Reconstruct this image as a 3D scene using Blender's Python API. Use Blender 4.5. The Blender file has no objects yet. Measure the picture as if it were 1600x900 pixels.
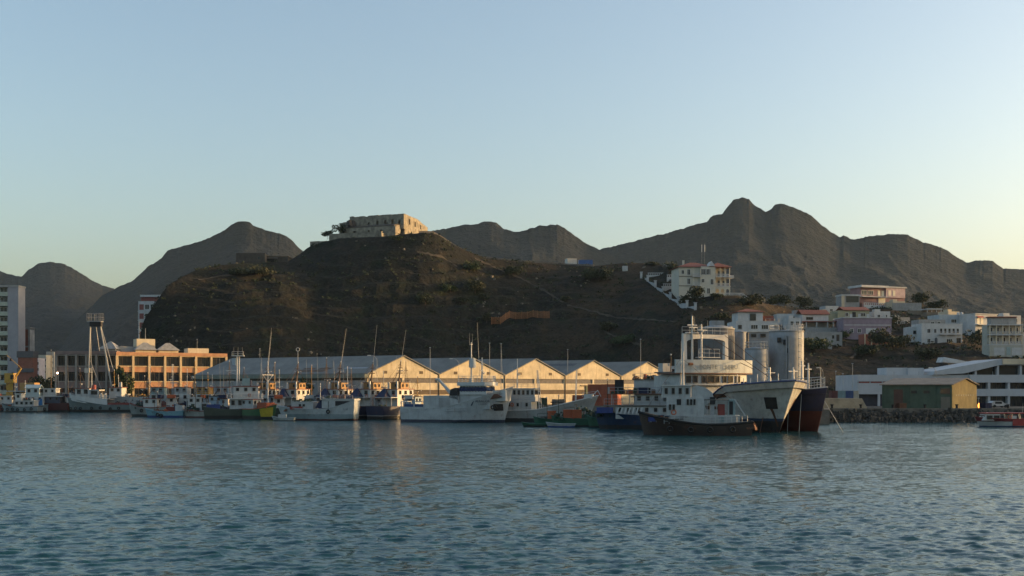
import bpy, bmesh, math, random
import numpy as np
from mathutils import Vector, Matrix, Euler
random.seed(7)
R = math.radians
sc = bpy.context.scene
COL = sc.collection

# ---------------------------------------------------------------- camera, sky, sun, exposure
EYE_H, HOR, FPX = 6.2, 610.0, 1716.0          # eye height above the water, horizon row and focal length in photo pixels
cam_d = bpy.data.cameras.new("camera")
cam = bpy.data.objects.new("camera", cam_d)
COL.objects.link(cam)
cam_d.sensor_width = 36.0
cam_d.lens = 36.0 * FPX / 1600.0
cam_d.shift_y = (HOR - 450.0) / 1600.0
cam_d.clip_start, cam_d.clip_end = 0.5, 40000.0
cam.location = (0, 0, EYE_H)
cam.rotation_euler = (R(90), 0, 0)
sc.camera = cam

SUN_EL, SUN_AZ = 5.8, 79.5                      # azimuth clockwise from the view direction
world = bpy.data.worlds.new("World")
sc.world = world
world.use_nodes = True
wn, wl = world.node_tree.nodes, world.node_tree.links
bg = wn["Background"]
sky = wn.new("ShaderNodeTexSky")
sky.sky_type = 'NISHITA'
sky.sun_disc = False
sky.sun_elevation = R(SUN_EL)
sky.sun_rotation = R(SUN_AZ)
sky.altitude = 0
sky.air_density = 0.9
sky.dust_density = 4.0
sky.ozone_density = 1.2
wl.new(sky.outputs[0], bg.inputs[0])
bg.inputs[1].default_value = 0.15
sd = bpy.data.lights.new("sun", 'SUN')
sd.energy = 2.25
sd.angle = R(0.6)
sd.color = (1.0, 0.60, 0.25)
sun = bpy.data.objects.new("sun", sd)
COL.objects.link(sun)
sdir = Vector((math.sin(R(SUN_AZ)) * math.cos(R(SUN_EL)), math.cos(R(SUN_AZ)) * math.cos(R(SUN_EL)), math.sin(R(SUN_EL))))
sun.rotation_euler = sdir.to_track_quat('Z', 'Y').to_euler()
sun.location = (200, 60, 150)
vs = sc.view_settings
sc.display_settings.display_device = 'sRGB'
vs.view_transform = 'Standard'
vs.look = 'None'
vs.exposure = 1.58
vs.gamma = 1.0
sc.render.engine = 'CYCLES'
cy = sc.cycles
cy.max_bounces = 6
cy.diffuse_bounces = 3
cy.glossy_bounces = 3
cy.transmission_bounces = 2
cy.volume_bounces = 1
cy.caustics_reflective = False
cy.caustics_refractive = False
cy.use_denoising = True

def X(px, D): return (px - 800.0) * D / FPX
def Z(py, D): return EYE_H + (HOR - py) * D / FPX

# ---------------------------------------------------------------- materials
MATS = {}
def _n(nt, t, **kw):
    n = nt.nodes.new(t)
    for k, v in kw.items():
        if k in n.inputs: n.inputs[k].default_value = v
        else: setattr(n, k, v)
    return n
def mat(name, col, rough=0.7, var=0.25, scale=1.2, metal=0.0, streak=0.0, streak_col=(0.10, 0.045, 0.02), bump=0.0, spec=0.4, alpha=1.0):
    """paint / plaster / metal: base colour broken up by two noises and, where asked, vertical rust or damp runs"""
    if name in MATS: return MATS[name]
    m = bpy.data.materials.new(name); m.use_nodes = True
    nt = m.node_tree; b = nt.nodes["Principled BSDF"]
    b.inputs["Roughness"].default_value = rough
    b.inputs["Metallic"].default_value = metal
    b.inputs["Specular IOR Level"].default_value = spec
    tc = _n(nt, "ShaderNodeTexCoord")
    n1 = _n(nt, "ShaderNodeTexNoise", Scale=scale, Detail=6.0, Roughness=0.65)
    nt.links.new(tc.outputs["Object"], n1.inputs["Vector"])
    ramp = _n(nt, "ShaderNodeMapRange")
    ramp.inputs["From Min"].default_value = 0.3; ramp.inputs["From Max"].default_value = 0.7
    ramp.inputs["To Min"].default_value = 1.0 - var; ramp.inputs["To Max"].default_value = 1.0 + var * 0.6
    nt.links.new(n1.outputs["Fac"], ramp.inputs["Value"])
    mx = _n(nt, "ShaderNodeVectorMath", operation='SCALE')
    mx.inputs[0].default_value = col
    nt.links.new(ramp.outputs[0], mx.inputs["Scale"])
    out = mx.outputs[0]
    if streak > 0:
        mp = _n(nt, "ShaderNodeMapping"); mp.inputs["Scale"].default_value = (1.6, 1.6, 0.16)
        nt.links.new(tc.outputs["Object"], mp.inputs["Vector"])
        n2 = _n(nt, "ShaderNodeTexNoise", Scale=1.5, Detail=5.0, Roughness=0.7)
        nt.links.new(mp.outputs[0], n2.inputs["Vector"])
        r2 = _n(nt, "ShaderNodeMapRange")
        r2.inputs["From Min"].default_value = 0.52; r2.inputs["From Max"].default_value = 0.75
        r2.inputs["To Max"].default_value = streak
        nt.links.new(n2.outputs["Fac"], r2.inputs["Value"])
        mix = _n(nt, "ShaderNodeMix", data_type='RGBA')
        nt.links.new(r2.outputs[0], mix.inputs[0]); nt.links.new(out, mix.inputs[6])
        mix.inputs[7].default_value = (*streak_col, 1)
        out = mix.outputs[2]
    nt.links.new(out, b.inputs["Base Color"])
    if bump > 0:
        bp = _n(nt, "ShaderNodeBump", Strength=1.0, Distance=bump)
        nt.links.new(n1.outputs["Fac"], bp.inputs["Height"]); nt.links.new(bp.outputs[0], b.inputs["Normal"])
    MATS[name] = m
    return m

def hull_mat(name, bands, rust=0.35, rough=0.45):
    """hull paint in horizontal bands (local height -> colour), scuffed and rust streaked. bands = [(z_top, colour), ...] low to high"""
    if name in MATS: return MATS[name]
    m = bpy.data.materials.new(name); m.use_nodes = True
    nt = m.node_tree; b = nt.nodes["Principled BSDF"]; b.inputs["Roughness"].default_value = rough
    tc = _n(nt, "ShaderNodeTexCoord")
    sep = _n(nt, "ShaderNodeSeparateXYZ"); nt.links.new(tc.outputs["Object"], sep.inputs[0])
    nz = _n(nt, "ShaderNodeTexNoise", Scale=1.1, Detail=3.0); nt.links.new(tc.outputs["Object"], nz.inputs["Vector"])
    mz = _n(nt, "ShaderNodeMath", operation='MULTIPLY_ADD'); nt.links.new(nz.outputs["Fac"], mz.inputs[0]); mz.inputs[1].default_value = 0.16
    nt.links.new(sep.outputs[2], mz.inputs[2])
    cur = None
    for i, (zt, c) in enumerate(bands):
        if cur is None:
            rgb = _n(nt, "ShaderNodeRGB"); rgb.outputs[0].default_value = (*c, 1); cur = rgb.outputs[0]
        else:
            st = _n(nt, "ShaderNodeMath", operation='GREATER_THAN'); st.inputs[1].default_value = bands[i-1][0] + 0.08
            nt.links.new(mz.outputs[0], st.inputs[0])
            mix = _n(nt, "ShaderNodeMix", data_type='RGBA')
            nt.links.new(st.outputs[0], mix.inputs[0]); nt.links.new(cur, mix.inputs[6]); mix.inputs[7].default_value = (*c, 1)
            cur = mix.outputs[2]
    n1 = _n(nt, "ShaderNodeTexNoise", Scale=0.7, Detail=7.0, Roughness=0.7); nt.links.new(tc.outputs["Object"], n1.inputs["Vector"])
    r1 = _n(nt, "ShaderNodeMapRange"); r1.inputs["From Min"].default_value = 0.3; r1.inputs["From Max"].default_value = 0.7
    r1.inputs["To Min"].default_value = 0.66; r1.inputs["To Max"].default_value = 1.12; nt.links.new(n1.outputs["Fac"], r1.inputs["Value"])
    sc_ = _n(nt, "ShaderNodeVectorMath", operation='SCALE'); nt.links.new(cur, sc_.inputs[0]); nt.links.new(r1.outputs[0], sc_.inputs["Scale"])
    mp = _n(nt, "ShaderNodeMapping"); mp.inputs["Scale"].default_value = (1.3, 1.3, 0.13); nt.links.new(tc.outputs["Object"], mp.inputs["Vector"])
    n2 = _n(nt, "ShaderNodeTexNoise", Scale=1.7, Detail=6.0, Roughness=0.75); nt.links.new(mp.outputs[0], n2.inputs["Vector"])
    r2 = _n(nt, "ShaderNodeMapRange"); r2.inputs["From Min"].default_value = 0.54; r2.inputs["From Max"].default_value = 0.72; r2.inputs["To Max"].default_value = rust
    nt.links.new(n2.outputs["Fac"], r2.inputs["Value"])
    n3 = _n(nt, "ShaderNodeTexNoise", Scale=0.35, Detail=8.0, Roughness=0.8); nt.links.new(tc.outputs["Object"], n3.inputs["Vector"])
    r3 = _n(nt, "ShaderNodeMapRange"); r3.inputs["From Min"].default_value = 0.60; r3.inputs["From Max"].default_value = 0.66; r3.inputs["To Max"].default_value = rust * 1.4
    nt.links.new(n3.outputs["Fac"], r3.inputs["Value"])
    mxx = _n(nt, "ShaderNodeMath", operation='MAXIMUM'); nt.links.new(r2.outputs[0], mxx.inputs[0]); nt.links.new(r3.outputs[0], mxx.inputs[1])
    mix = _n(nt, "ShaderNodeMix", data_type='RGBA'); nt.links.new(mxx.outputs[0], mix.inputs[0]); nt.links.new(sc_.outputs[0], mix.inputs[6])
    mix.inputs[7].default_value = (0.085, 0.035, 0.018, 1)
    nt.links.new(mix.outputs[2], b.inputs["Base Color"])
    MATS[name] = m
    return m

def glass_mat():
    m = bpy.data.materials.new("window_glass"); m.use_nodes = True
    b = m.node_tree.nodes["Principled BSDF"]
    b.inputs["Base Color"].default_value = (0.02, 0.024, 0.028, 1); b.inputs["Roughness"].default_value = 0.12
    MATS["glass"] = m
    return m
GLASS = glass_mat()
def emit_mat(name, col, s):
    m = bpy.data.materials.new(name); m.use_nodes = True
    b = m.node_tree.nodes["Principled BSDF"]; b.inputs["Base Color"].default_value = (*col, 1)
    b.inputs["Emission Color"].default_value = (*col, 1); b.inputs["Emission Strength"].default_value = s
    return m

# ---------------------------------------------------------------- mesh builder
class MB:
    def __init__(s): s.v = []; s.f = []
    def add(s, vs, fs):
        o = len(s.v); s.v += [tuple(p) for p in vs]; s.f += [tuple(i + o for i in f) for f in fs]; return s
    def box(s, c, d, rz=0.0, taper=1.0):
        cx, cy_, cz = c; hx, hy, hz = d[0]/2, d[1]/2, d[2]/2; ca, sa = math.cos(rz), math.sin(rz); vs = []
        for z, t in ((-hz, 1.0), (hz, taper)):
            for a, b in ((-1, -1), (1, -1), (1, 1), (-1, 1)):
                x, y = a*hx*t, b*hy*t; vs.append((cx + x*ca - y*sa, cy_ + x*sa + y*ca, cz + z))
        return s.add(vs, [(3,2,1,0),(4,5,6,7),(0,1,5,4),(1,2,6,5),(2,3,7,6),(3,0,4,7)])
    def bx(s, x0, x1, y0, y1, z0, z1): return s.box(((x0+x1)/2, (y0+y1)/2, (z0+z1)/2), (abs(x1-x0), abs(y1-y0), abs(z1-z0)))
    def tube(s, p0, p1, r0, r1=None, n=6):
        r1 = r0 if r1 is None else r1
        p0, p1 = Vector(p0), Vector(p1); d = (p1-p0)
        if d.length < 1e-6: return s
        q = d.to_track_quat('Z', 'Y'); vs = []
        for p, r in ((p0, r0), (p1, r1)):
            for i in range(n):
                a = 2*math.pi*i/n; vs.append(p + q @ Vector((math.cos(a)*r, math.sin(a)*r, 0)))
        fs = [(i, (i+1) % n, n+(i+1) % n, n+i) for i in range(n)] + [tuple(range(n-1, -1, -1)), tuple(range(n, 2*n))]
        return s.add(vs, fs)
    def path(s, pts, r, n=5):
        for a, b in zip(pts[:-1], pts[1:]): s.tube(a, b, r, r, n)
        return s
    def prism(s, poly, z0, z1):
        n = len(poly); vs = [(x, y, z0) for x, y in poly] + [(x, y, z1) for x, y in poly]
        return s.add(vs, [tuple(range(n-1, -1, -1)), tuple(range(n, 2*n))] + [(i, (i+1) % n, n+(i+1) % n, n+i) for i in range(n)])
    def extr_y(s, poly, y0, y1):
        """polygon in x-z (counter-clockwise seen from -y) swept along y"""
        n = len(poly); vs = [(x, y0, z) for x, z in poly] + [(x, y1, z) for x, z in poly]
        return s.add(vs, [tuple(range(n)), tuple(range(2*n-1, n-1, -1))] + [(i, n+i, n+(i+1) % n, (i+1) % n) for i in range(n)])
    def extr_x(s, poly, x0, x1):
        n = len(poly); vs = [(x0, y, z) for y, z in poly] + [(x1, y, z) for y, z in poly]
        return s.add(vs, [tuple(range(n-1, -1, -1)), tuple(range(n, 2*n))] + [(i, (i+1) % n, n+(i+1) % n, n+i) for i in range(n)])
    def lathe(s, c, prof, n=24):
        vs = []
        for r, z in prof:
            for i in range(n):
                a = 2*math.pi*i/n; vs.append((c[0] + math.cos(a)*r, c[1] + math.sin(a)*r, c[2] + z))
        fs = [(k*n+i, k*n+(i+1) % n, (k+1)*n+(i+1) % n, (k+1)*n+i) for k in range(len(prof)-1) for i in range(n)]
        fs += [tuple(range(n-1, -1, -1)), tuple((len(prof)-1)*n + i for i in range(n))]
        return s.add(vs, fs)
    def loft(s, secs, closed=False, cap=True):
        n = len(secs[0]); vs = [p for q in secs for p in q]; m = n if closed else n-1
        fs = [(k*n+i, k*n+(i+1) % n, (k+1)*n+(i+1) % n, (k+1)*n+i) for k in range(len(secs)-1) for i in range(m)]
        if cap: fs += [tuple(range(n-1, -1, -1)), tuple((len(secs)-1)*n + i for i in range(n))]
        return s.add(vs, fs)
    def mesh(s, name, m=None, smooth=False, fix=True):
        me = bpy.data.meshes.new(name); me.from_pydata(s.v, [], s.f)
        if fix:
            b = bmesh.new(); b.from_mesh(me); bmesh.ops.recalc_face_normals(b, faces=b.faces[:]); b.to_mesh(me); b.free()
        if m: me.materials.append(m)
        if smooth: me.polygons.foreach_set("use_smooth", [True]*len(me.polygons))
        me.update(); return me
    def build(s, name, m=None, parent=None, smooth=False, loc=(0, 0, 0), rot=(0, 0, 0), fix=True):
        o = bpy.data.objects.new(name, s.mesh(name, m, smooth, fix)); COL.objects.link(o)
        o.location = loc; o.rotation_euler = rot
        if parent: o.parent = parent
        return o

def put(name, me, parent, loc=(0, 0, 0), rot=(0, 0, 0), scale=(1, 1, 1)):
    o = bpy.data.objects.new(name, me); COL.objects.link(o); o.parent = parent
    o.location = loc; o.rotation_euler = rot; o.scale = scale
    return o
def tag(o, label, cat, group=None):
    o["label"] = label; o["category"] = cat
    if group: o["group"] = group
    return o
def thing(name, label, cat, loc, rz=0.0, group=None):
    o = bpy.data.objects.new(name, None); COL.objects.link(o)
    o.location = loc; o.rotation_euler = (0, 0, rz); o.empty_display_size = 0.5
    return tag(o, label, cat, group)
def kids(o): return [c for c in COL.objects if c.parent == o]
def dup(root, loc, rz=None, label=None, group=None):
    def cp(o, par):
        c = o.copy(); COL.objects.link(c)
        if par: c.parent = par
        for ch in list(o.children): cp(ch, c)
        return c
    r = cp(root, None); r.location = loc
    if rz is not None: r.rotation_euler = (0, 0, rz)
    if label: r["label"] = label
    if group: r["group"] = group
    return r
def writing(name, body, size, m, parent, loc, rot, extrude=0.01, align='CENTER'):
    cu = bpy.data.curves.new(name, 'FONT'); cu.body = body; cu.size = size; cu.extrude = extrude; cu.align_x = align; cu.resolution_u = 2
    t = bpy.data.objects.new(name, cu); COL.objects.link(t)
    dg = bpy.context.evaluated_depsgraph_get()
    me = bpy.data.meshes.new_from_object(t.evaluated_get(dg)); me.materials.clear(); me.materials.append(m)
    COL.objects.unlink(t); bpy.data.objects.remove(t)
    return put(name, me, parent, loc, rot)

# ---------------------------------------------------------------- value noise
_rng = np.random.RandomState(3)
_T = _rng.rand(256, 256)
def vnoise(x, y):
    xi, yi = np.floor(x).astype(int), np.floor(y).astype(int); fx, fy = x-xi, y-yi
    fx = fx*fx*(3-2*fx); fy = fy*fy*(3-2*fy)
    a, b = _T[xi % 256, yi % 256], _T[(xi+1) % 256, yi % 256]; c, d = _T[xi % 256, (yi+1) % 256], _T[(xi+1) % 256, (yi+1) % 256]
    return (a*(1-fx)+b*fx)*(1-fy) + (c*(1-fx)+d*fx)*fy
def fbm(x, y, o=5, g=0.5):
    s, a, t = 0.0, 1.0, 0.0
    for k in range(o):
        s = s + a*vnoise(x*2**k + 17.3*k, y*2**k + 9.1*k); t += a; a *= g
    return s/t
def ridged(x, y, o=5, g=0.5):
    s, a, t = 0.0, 1.0, 0.0
    for k in range(o):
        s = s + a*(1-np.abs(2*vnoise(x*2**k + 31.7*k, y*2**k + 5.9*k)-1)); t += a; a *= g
    return s/t
def grid_obj(name, x, y, z, m, smooth=True):
    r, c = x.shape
    me = bpy.data.meshes.new(name); me.vertices.add(r*c)
    me.vertices.foreach_set("co", np.stack([x, y, z], -1).astype(np.float32).ravel())
    i = np.arange((r-1)*(c-1)); i = (i//(c-1))*c + i % (c-1)
    q = np.stack([i, i+1, i+c+1, i+c], -1).astype(np.int32)
    me.loops.add(q.size); me.loops.foreach_set("vertex_index", q.ravel())
    me.polygons.add(len(q)); me.polygons.foreach_set("loop_start", np.arange(0, q.size, 4, dtype=np.int32))
    me.polygons.foreach_set("use_smooth", np.full(len(q), smooth))
    me.update(calc_edges=True); me.materials.append(m)
    o = bpy.data.objects.new(name, me); COL.objects.link(o)
    return o
# ---------------------------------------------------------------- water
def water_mat():
    m = bpy.data.materials.new("harbour_water"); m.use_nodes = True
    nt = m.node_tree; b = nt.nodes["Principled BSDF"]
    b.inputs["Base Color"].default_value = (0.008, 0.050, 0.060, 1)
    b.inputs["Roughness"].default_value = 0.17; b.inputs["IOR"].default_value = 1.333
    tc = _n(nt, "ShaderNodeTexCoord")
    mp = _n(nt, "ShaderNodeMapping"); mp.inputs["Scale"].default_value = (0.7, 1.25, 1.0); mp.inputs["Rotation"].default_value = (0, 0, R(12))
    nt.links.new(tc.outputs["Object"], mp.inputs["Vector"])
    tot = None
    for scl, kx, ky, det in ((2.6, 0.68, 0.95, 4.0), (0.42, 0.20, 0.36, 3.0), (0.075, 0.08, 0.13, 2.0)):
        n1 = _n(nt, "ShaderNodeTexNoise", Scale=scl, Detail=det, Roughness=0.6, Distortion=0.4); nt.links.new(mp.outputs[0], n1.inputs["Vector"])
        sb = _n(nt, "ShaderNodeVectorMath", operation='SUBTRACT'); nt.links.new(n1.outputs["Color"], sb.inputs[0]); sb.inputs[1].default_value = (0.5, 0.5, 0.5)
        ml = _n(nt, "ShaderNodeVectorMath", operation='MULTIPLY'); nt.links.new(sb.outputs[0], ml.inputs[0]); ml.inputs[1].default_value = (kx, ky, 0.0)
        if tot is None: tot = ml.outputs[0]
        else:
            ad = _n(nt, "ShaderNodeVectorMath", operation='ADD'); nt.links.new(tot, ad.inputs[0]); nt.links.new(ml.outputs[0], ad.inputs[1]); tot = ad.outputs[0]
    ge = _n(nt, "ShaderNodeNewGeometry"); a2 = _n(nt, "ShaderNodeVectorMath", operation='ADD'); nt.links.new(ge.outputs["Normal"], a2.inputs[0]); nt.links.new(tot, a2.inputs[1])
    no = _n(nt, "ShaderNodeVectorMath", operation='NORMALIZE'); nt.links.new(a2.outputs[0], no.inputs[0]); nt.links.new(no.outputs[0], b.inputs["Normal"])
    return m
rows = [24.0]
while rows[-1] < 420: rows.append(rows[-1] + max(0.12, rows[-1]**2/(EYE_H*1098)*0.40))
rows = np.array(rows); cols = np.linspace(-0.62, 0.62, 860)
wy = np.repeat(rows[:, None], len(cols), 1); wx = wy*cols[None, :]
dy = np.gradient(rows)[:, None]
wz = np.zeros_like(wx); rw = np.random.RandomState(11)
for k in range(70):
    lam = 0.42*(2.4/0.42)**rw.rand(); th = R(-80) + rw.randn()*0.42; amp = 0.0068*math.exp(-(math.log(lam/1.0))**2/0.5)
    kx, ky = 2*math.pi/lam*math.cos(th), 2*math.pi/lam*math.sin(th)
    fade = np.clip(1.6 - np.abs(dy*math.sin(th))*4.0/lam, 0, 1)*np.clip(1.6 - (wy*1.24/860)*abs(math.cos(th))*4.0/lam, 0, 1)
    ph = kx*wx + ky*wy + rw.rand()*6.28 + 1.2*vnoise(wx*0.05+k, wy*0.05)
    wz += amp*fade*(1.0 - 2.0*np.abs(np.sin(ph/2))**1.3)*(0.5+vnoise(wx*0.04+3*k, wy*0.04+k))
wz -= wz.mean()
WATER = water_mat()
o = grid_obj("water", wx, wy, wz, WATER); o["kind"] = 'structure'
o = MB().add([(-3000, -300, -0.45), (3000, -300, -0.45), (3000, 420, -0.45), (-3000, 420, -0.45)], [(0, 1, 2, 3)]).build("water", WATER, fix=False); o["kind"] = 'structure'

# ---------------------------------------------------------------- rock and earth
def earth_mat(name, a, b_, c, sc1=0.05, green=None, bump=0.6, soil=None):
    m = bpy.data.materials.new(name); m.use_nodes = True
    nt = m.node_tree; b = nt.nodes["Principled BSDF"]; b.inputs["Roughness"].default_value = 0.95; b.inputs["Specular IOR Level"].default_value = 0.1
    tc = _n(nt, "ShaderNodeTexCoord")
    def noise(s, d=6.0, r=0.65):
        n = _n(nt, "ShaderNodeTexNoise", Scale=s, Detail=d, Roughness=r); nt.links.new(tc.outputs["Object"], n.inputs["Vector"]); return n
    def ramp(n, lo, hi, to=1.0):
        r = _n(nt, "ShaderNodeMapRange"); r.inputs["From Min"].default_value = lo; r.inputs["From Max"].default_value = hi; r.inputs["To Max"].default_value = to
        nt.links.new(n.outputs["Fac"], r.inputs["Value"]); return r
    def mixc(f, x, y):
        mx = _n(nt, "ShaderNodeMix", data_type='RGBA'); nt.links.new(f.outputs[0], mx.inputs[0])
        for s, v in ((6, x), (7, y)):
            if isinstance(v, tuple): mx.inputs[s].default_value = (*v, 1)
            else: nt.links.new(v, mx.inputs[s])
        return mx.outputs[2]
    n1, n2, n3, n4 = noise(sc1), noise(sc1*5), noise(sc1*22, 4.0), noise(sc1*2.2)
    cur = mixc(ramp(n1, 0.38, 0.62), a, b_)
    cur = mixc(ramp(n2, 0.52, 0.72, 0.75), cur, c)
    if green: cur = mixc(ramp(n4, 0.50, 0.66, 0.8), cur, green)
    if soil:   # redder soil on the right-hand flank
        sx = _n(nt, "ShaderNodeSeparateXYZ"); nt.links.new(tc.outputs["Object"], sx.inputs[0])
        rx = _n(nt, "ShaderNodeMapRange"); rx.inputs["From Min"].default_value = -15; rx.inputs["From Max"].default_value = 45; nt.links.new(sx.outputs[0], rx.inputs["Value"])
        mm = _n(nt, "ShaderNodeMath", operation='MULTIPLY'); nt.links.new(rx.outputs[0], mm.inputs[0]); nt.links.new(ramp(noise(sc1*1.4), .40, .60, .85).outputs[0], mm.inputs[1]); cur = mixc(mm, cur, soil)
    r3 = _n(nt, "ShaderNodeMapRange"); r3.inputs["From Min"].default_value = 0.3; r3.inputs["From Max"].default_value = 0.7; r3.inputs["To Min"].default_value = 0.55; r3.inputs["To Max"].default_value = 1.4
    nt.links.new(n3.outputs["Fac"], r3.inputs["Value"])
    s = _n(nt, "ShaderNodeVectorMath", operation='SCALE'); nt.links.new(cur, s.inputs[0]); nt.links.new(r3.outputs[0], s.inputs["Scale"])
    nt.links.new(s.outputs[0], b.inputs["Base Color"])
    add = _n(nt, "ShaderNodeMath", operation='MULTIPLY_ADD'); nt.links.new(n3.outputs["Fac"], add.inputs[0]); add.inputs[1].default_value = 0.35; nt.links.new(n2.outputs["Fac"], add.inputs[2])
    bp = _n(nt, "ShaderNodeBump", Strength=1.0, Distance=bump/sc1*0.05); nt.links.new(add.outputs[0], bp.inputs["Height"]); nt.links.new(bp.outputs[0], b.inputs["Normal"])
    return m
M_HILL = earth_mat("dry_hillside", (0.025, 0.024, 0.020), (0.017, 0.018, 0.0155), (0.044, 0.034, 0.025), 0.045, (0.016, 0.022, 0.013), 1.3, (0.058, 0.040, 0.025))
M_MTN = earth_mat("mountain_rock", (0.018, 0.020, 0.023), (0.0125, 0.0148, 0.0172), (0.026, 0.0255, 0.026), 0.006, None, 1.6)
M_GROUND = earth_mat("packed_ground", (0.13, 0.115, 0.095), (0.10, 0.09, 0.078), (0.16, 0.14, 0.11), 0.03, None, 0.2)

# flat land from the shoreline back to the horizon
SHORE = [(-3000, 326), (-300, 326), (-98, 325.8), (-90, 282), (-42, 249), (30, 250), (31, 201), (58, 200.5), (62, 214.5), (3000, 214.5)]
LAND_Z = 2.45
gm = MB(); gv = [(x, y, LAND_Z) for x, y in SHORE] + [(x, y, -1.5) for x, y in SHORE] + [(9000, 14000, LAND_Z), (-9000, 14000, LAND_Z)]
n = len(SHORE)
gm.add(gv, [tuple(range(n)) + (2*n, 2*n+1)])
o = gm.build("ground", M_GROUND, fix=False); o["kind"] = 'structure'
M_QUAY = mat("quay_concrete", (0.15, 0.135, 0.11), 0.9, 0.4, 0.4, streak=0.6, streak_col=(0.03, 0.028, 0.024), bump=0.1)
qm = MB()
for (a, b) in zip(SHORE[:-1], SHORE[1:]):
    d = Vector((b[0]-a[0], b[1]-a[1])).normalized(); nn = Vector((d.y, -d.x))
    qm.add([(a[0], a[1], -1.5), (b[0], b[1], -1.5), (b[0], b[1], LAND_Z+0.25), (a[0], a[1], LAND_Z+0.25),
            (a[0]-nn.x, a[1]-nn.y, LAND_Z+0.25), (b[0]-nn.x, b[1]-nn.y, LAND_Z+0.25), (a[0]-nn.x, a[1]-nn.y, LAND_Z-0.5), (b[0]-nn.x, b[1]-nn.y, LAND_Z-0.5)],
           [(0, 1, 2, 3), (3, 2, 5, 4), (4, 5, 7, 6)])
o = tag(qm.build("quay_wall", M_QUAY, fix=False), "long grey concrete quay wall along the harbour edge", "quay wall")

# ---------------------------------------------------------------- the fort hill and the slope of houses to its right
# columns of photo px: crest row, crest distance, foot distance, shape of the slope
CREST = np.array([
 (195, 628, 402, 385, 1.0), (207, 612, 402, 385, 1.0), (213, 548, 404, 384, .8), (225, 500, 406, 382, .8), (248, 465, 410, 380, .8), (262, 446, 414, 378, .8), (285, 432, 420, 377, .8),
 (310, 420, 428, 376, .8), (345, 414, 436, 375, .8), (372, 411, 440, 375, .8), (450, 409, 455, 376, .8), (470, 396, 466, 378, .85), (482, 386, 474, 380, .9), (505, 378, 470, 381, .95),
 (530, 372, 465, 382, 1.0), (600, 369, 462, 384, 1.0), (660, 363, 464, 386, 1.0), (684, 366, 467, 387, 1.0), (700, 377, 470, 388, 1.0), (720, 388, 473, 389, 1.0), (760, 403, 478, 390, .95),
 (820, 409, 486, 392, .9), (890, 414, 494, 393, .85), (930, 415, 490, 392, .85), (985, 410, 492, 388, .8), (1010, 411, 492, 380, .58), (1024, 412, 490, 377, .62), (1036, 414, 487, 375, .64), (1042, 417, 484, 373, .66), (1053, 442, 448, 369, .72), (1064, 463, 428, 362, .8), (1088, 466, 424, 352, .95), (1110, 462, 424, 345, .95),
 (1150, 462, 424, 335, .95), (1175, 468, 428, 322, .9), (1205, 476, 445, 310, .8), (1240, 480, 470, 303, .74), (1300, 484, 486, 298, .78), (1340, 474, 490, 292, 1.0), (1430, 472, 490, 286, 1.0),
 (1470, 484, 486, 284, .92), (1520, 500, 470, 282, .85), (1600, 520, 455, 282, .8), (1900, 520, 455, 300, .8)], dtype=float)
_gp = np.arange(-600.0, 2600.0, 2.0)
_gc = [np.interp(_gp, CREST[:, 0], CREST[:, i]) for i in range(5)]
def _sm(a, sg): k = np.exp(-(np.arange(-60, 61)*2.0/sg)**2/2); return np.convolve(np.pad(a, 60, mode='edge'), k/k.sum(), 'valid')
_row_soft, _cd, _fd, _p = _sm(_gc[1], 26.0), _sm(_gc[2], 16.0), _sm(_gc[3], 16.0), _sm(_gc[4], 16.0)
def hill_z(x, y, detail=True):
    x, y = np.asarray(x, float), np.asarray(y, float)
    px = 800 + FPX*x/y
    cr = np.interp(px, CREST[:, 0], CREST[:, 1]); crs, cd, fd, p = [np.interp(px, _gp, a) for a in (_row_soft, _cd, _fd, _p)]
    zc0 = EYE_H + (HOR-cr)*cd/FPX
    s = np.clip((y-fd)/(cd-fd), 0, 1)
    zc = np.where(y < cd, zc0*s**5 + np.minimum(EYE_H + (HOR-crs)*cd/FPX, zc0*1.05)*(1-s**5), zc0)
    wob = 0.5*np.sin(x*0.05)*np.sin(s*math.pi)*np.interp(px, [900, 1150], [.12, .03])
    z = LAND_Z + (zc-LAND_Z)*np.clip(s+wob, 0, 1)**p
    back = np.clip((y-cd-np.interp(px, [480, 520, 670, 700], [0, 34, 34, 0]))/np.interp(px, [300, 480, 620, 800], [300, 300, 200, 170]), 0, 1)  # unseen back slope drawn out on the left so it shades the town blocks
    z = np.where(y > cd, LAND_Z + (zc-LAND_Z)*(1-back*back*(3-2*back)), z)
    if detail:
        hgt = np.clip((zc-LAND_Z)/40, 0, 1); msk = np.sin(np.clip(s, 0, 1)*math.pi)**0.8
        left = np.clip((1000-px)/200, 0.25, 1)
        z = z + hgt*msk*left*(np.interp(px, [250, 640, 760], [0.6, 2.2, 8.0])*(ridged(x*0.022+3, y*0.010+1, 4)-0.62) + np.interp(px, [300, 600], [0.9, 3.0])*(ridged(x*0.07, y*0.045, 4)-0.6))
        z = z + hgt*np.clip(msk*1.3, 0.25, 1)*(1.4*(fbm(x*0.22, y*0.22, 4)-0.5))
        led = 1.7*(fbm(x*0.03, y*0.03, 3))*2
        t = z/4.6+led; z = z + np.where(s < 1, 0.75*hgt*msk*left*np.sin(2*math.pi*t), 0)
    z = np.where(y < cd, np.minimum(z, EYE_H + (zc0-EYE_H)*y/cd - 0.02), z)
    z = np.where(s <= 0, -3.0, z)
    # headland added out of view along the shore, to shade the moored boats
    z = np.where(x > 170, np.maximum(z, 2.0), z) + 30*np.exp(-(((x-262)/44.0)**2 + ((y-268)/32.0)**2)/2)*(0.8+0.4*fbm(x*0.05, y*0.05, 4))
    return np.where(z < LAND_Z+0.05, -3.0, z)
gx, gy = np.meshgrid(np.arange(-160, 380, 1.25), np.arange(216, 760, 1.25))
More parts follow.
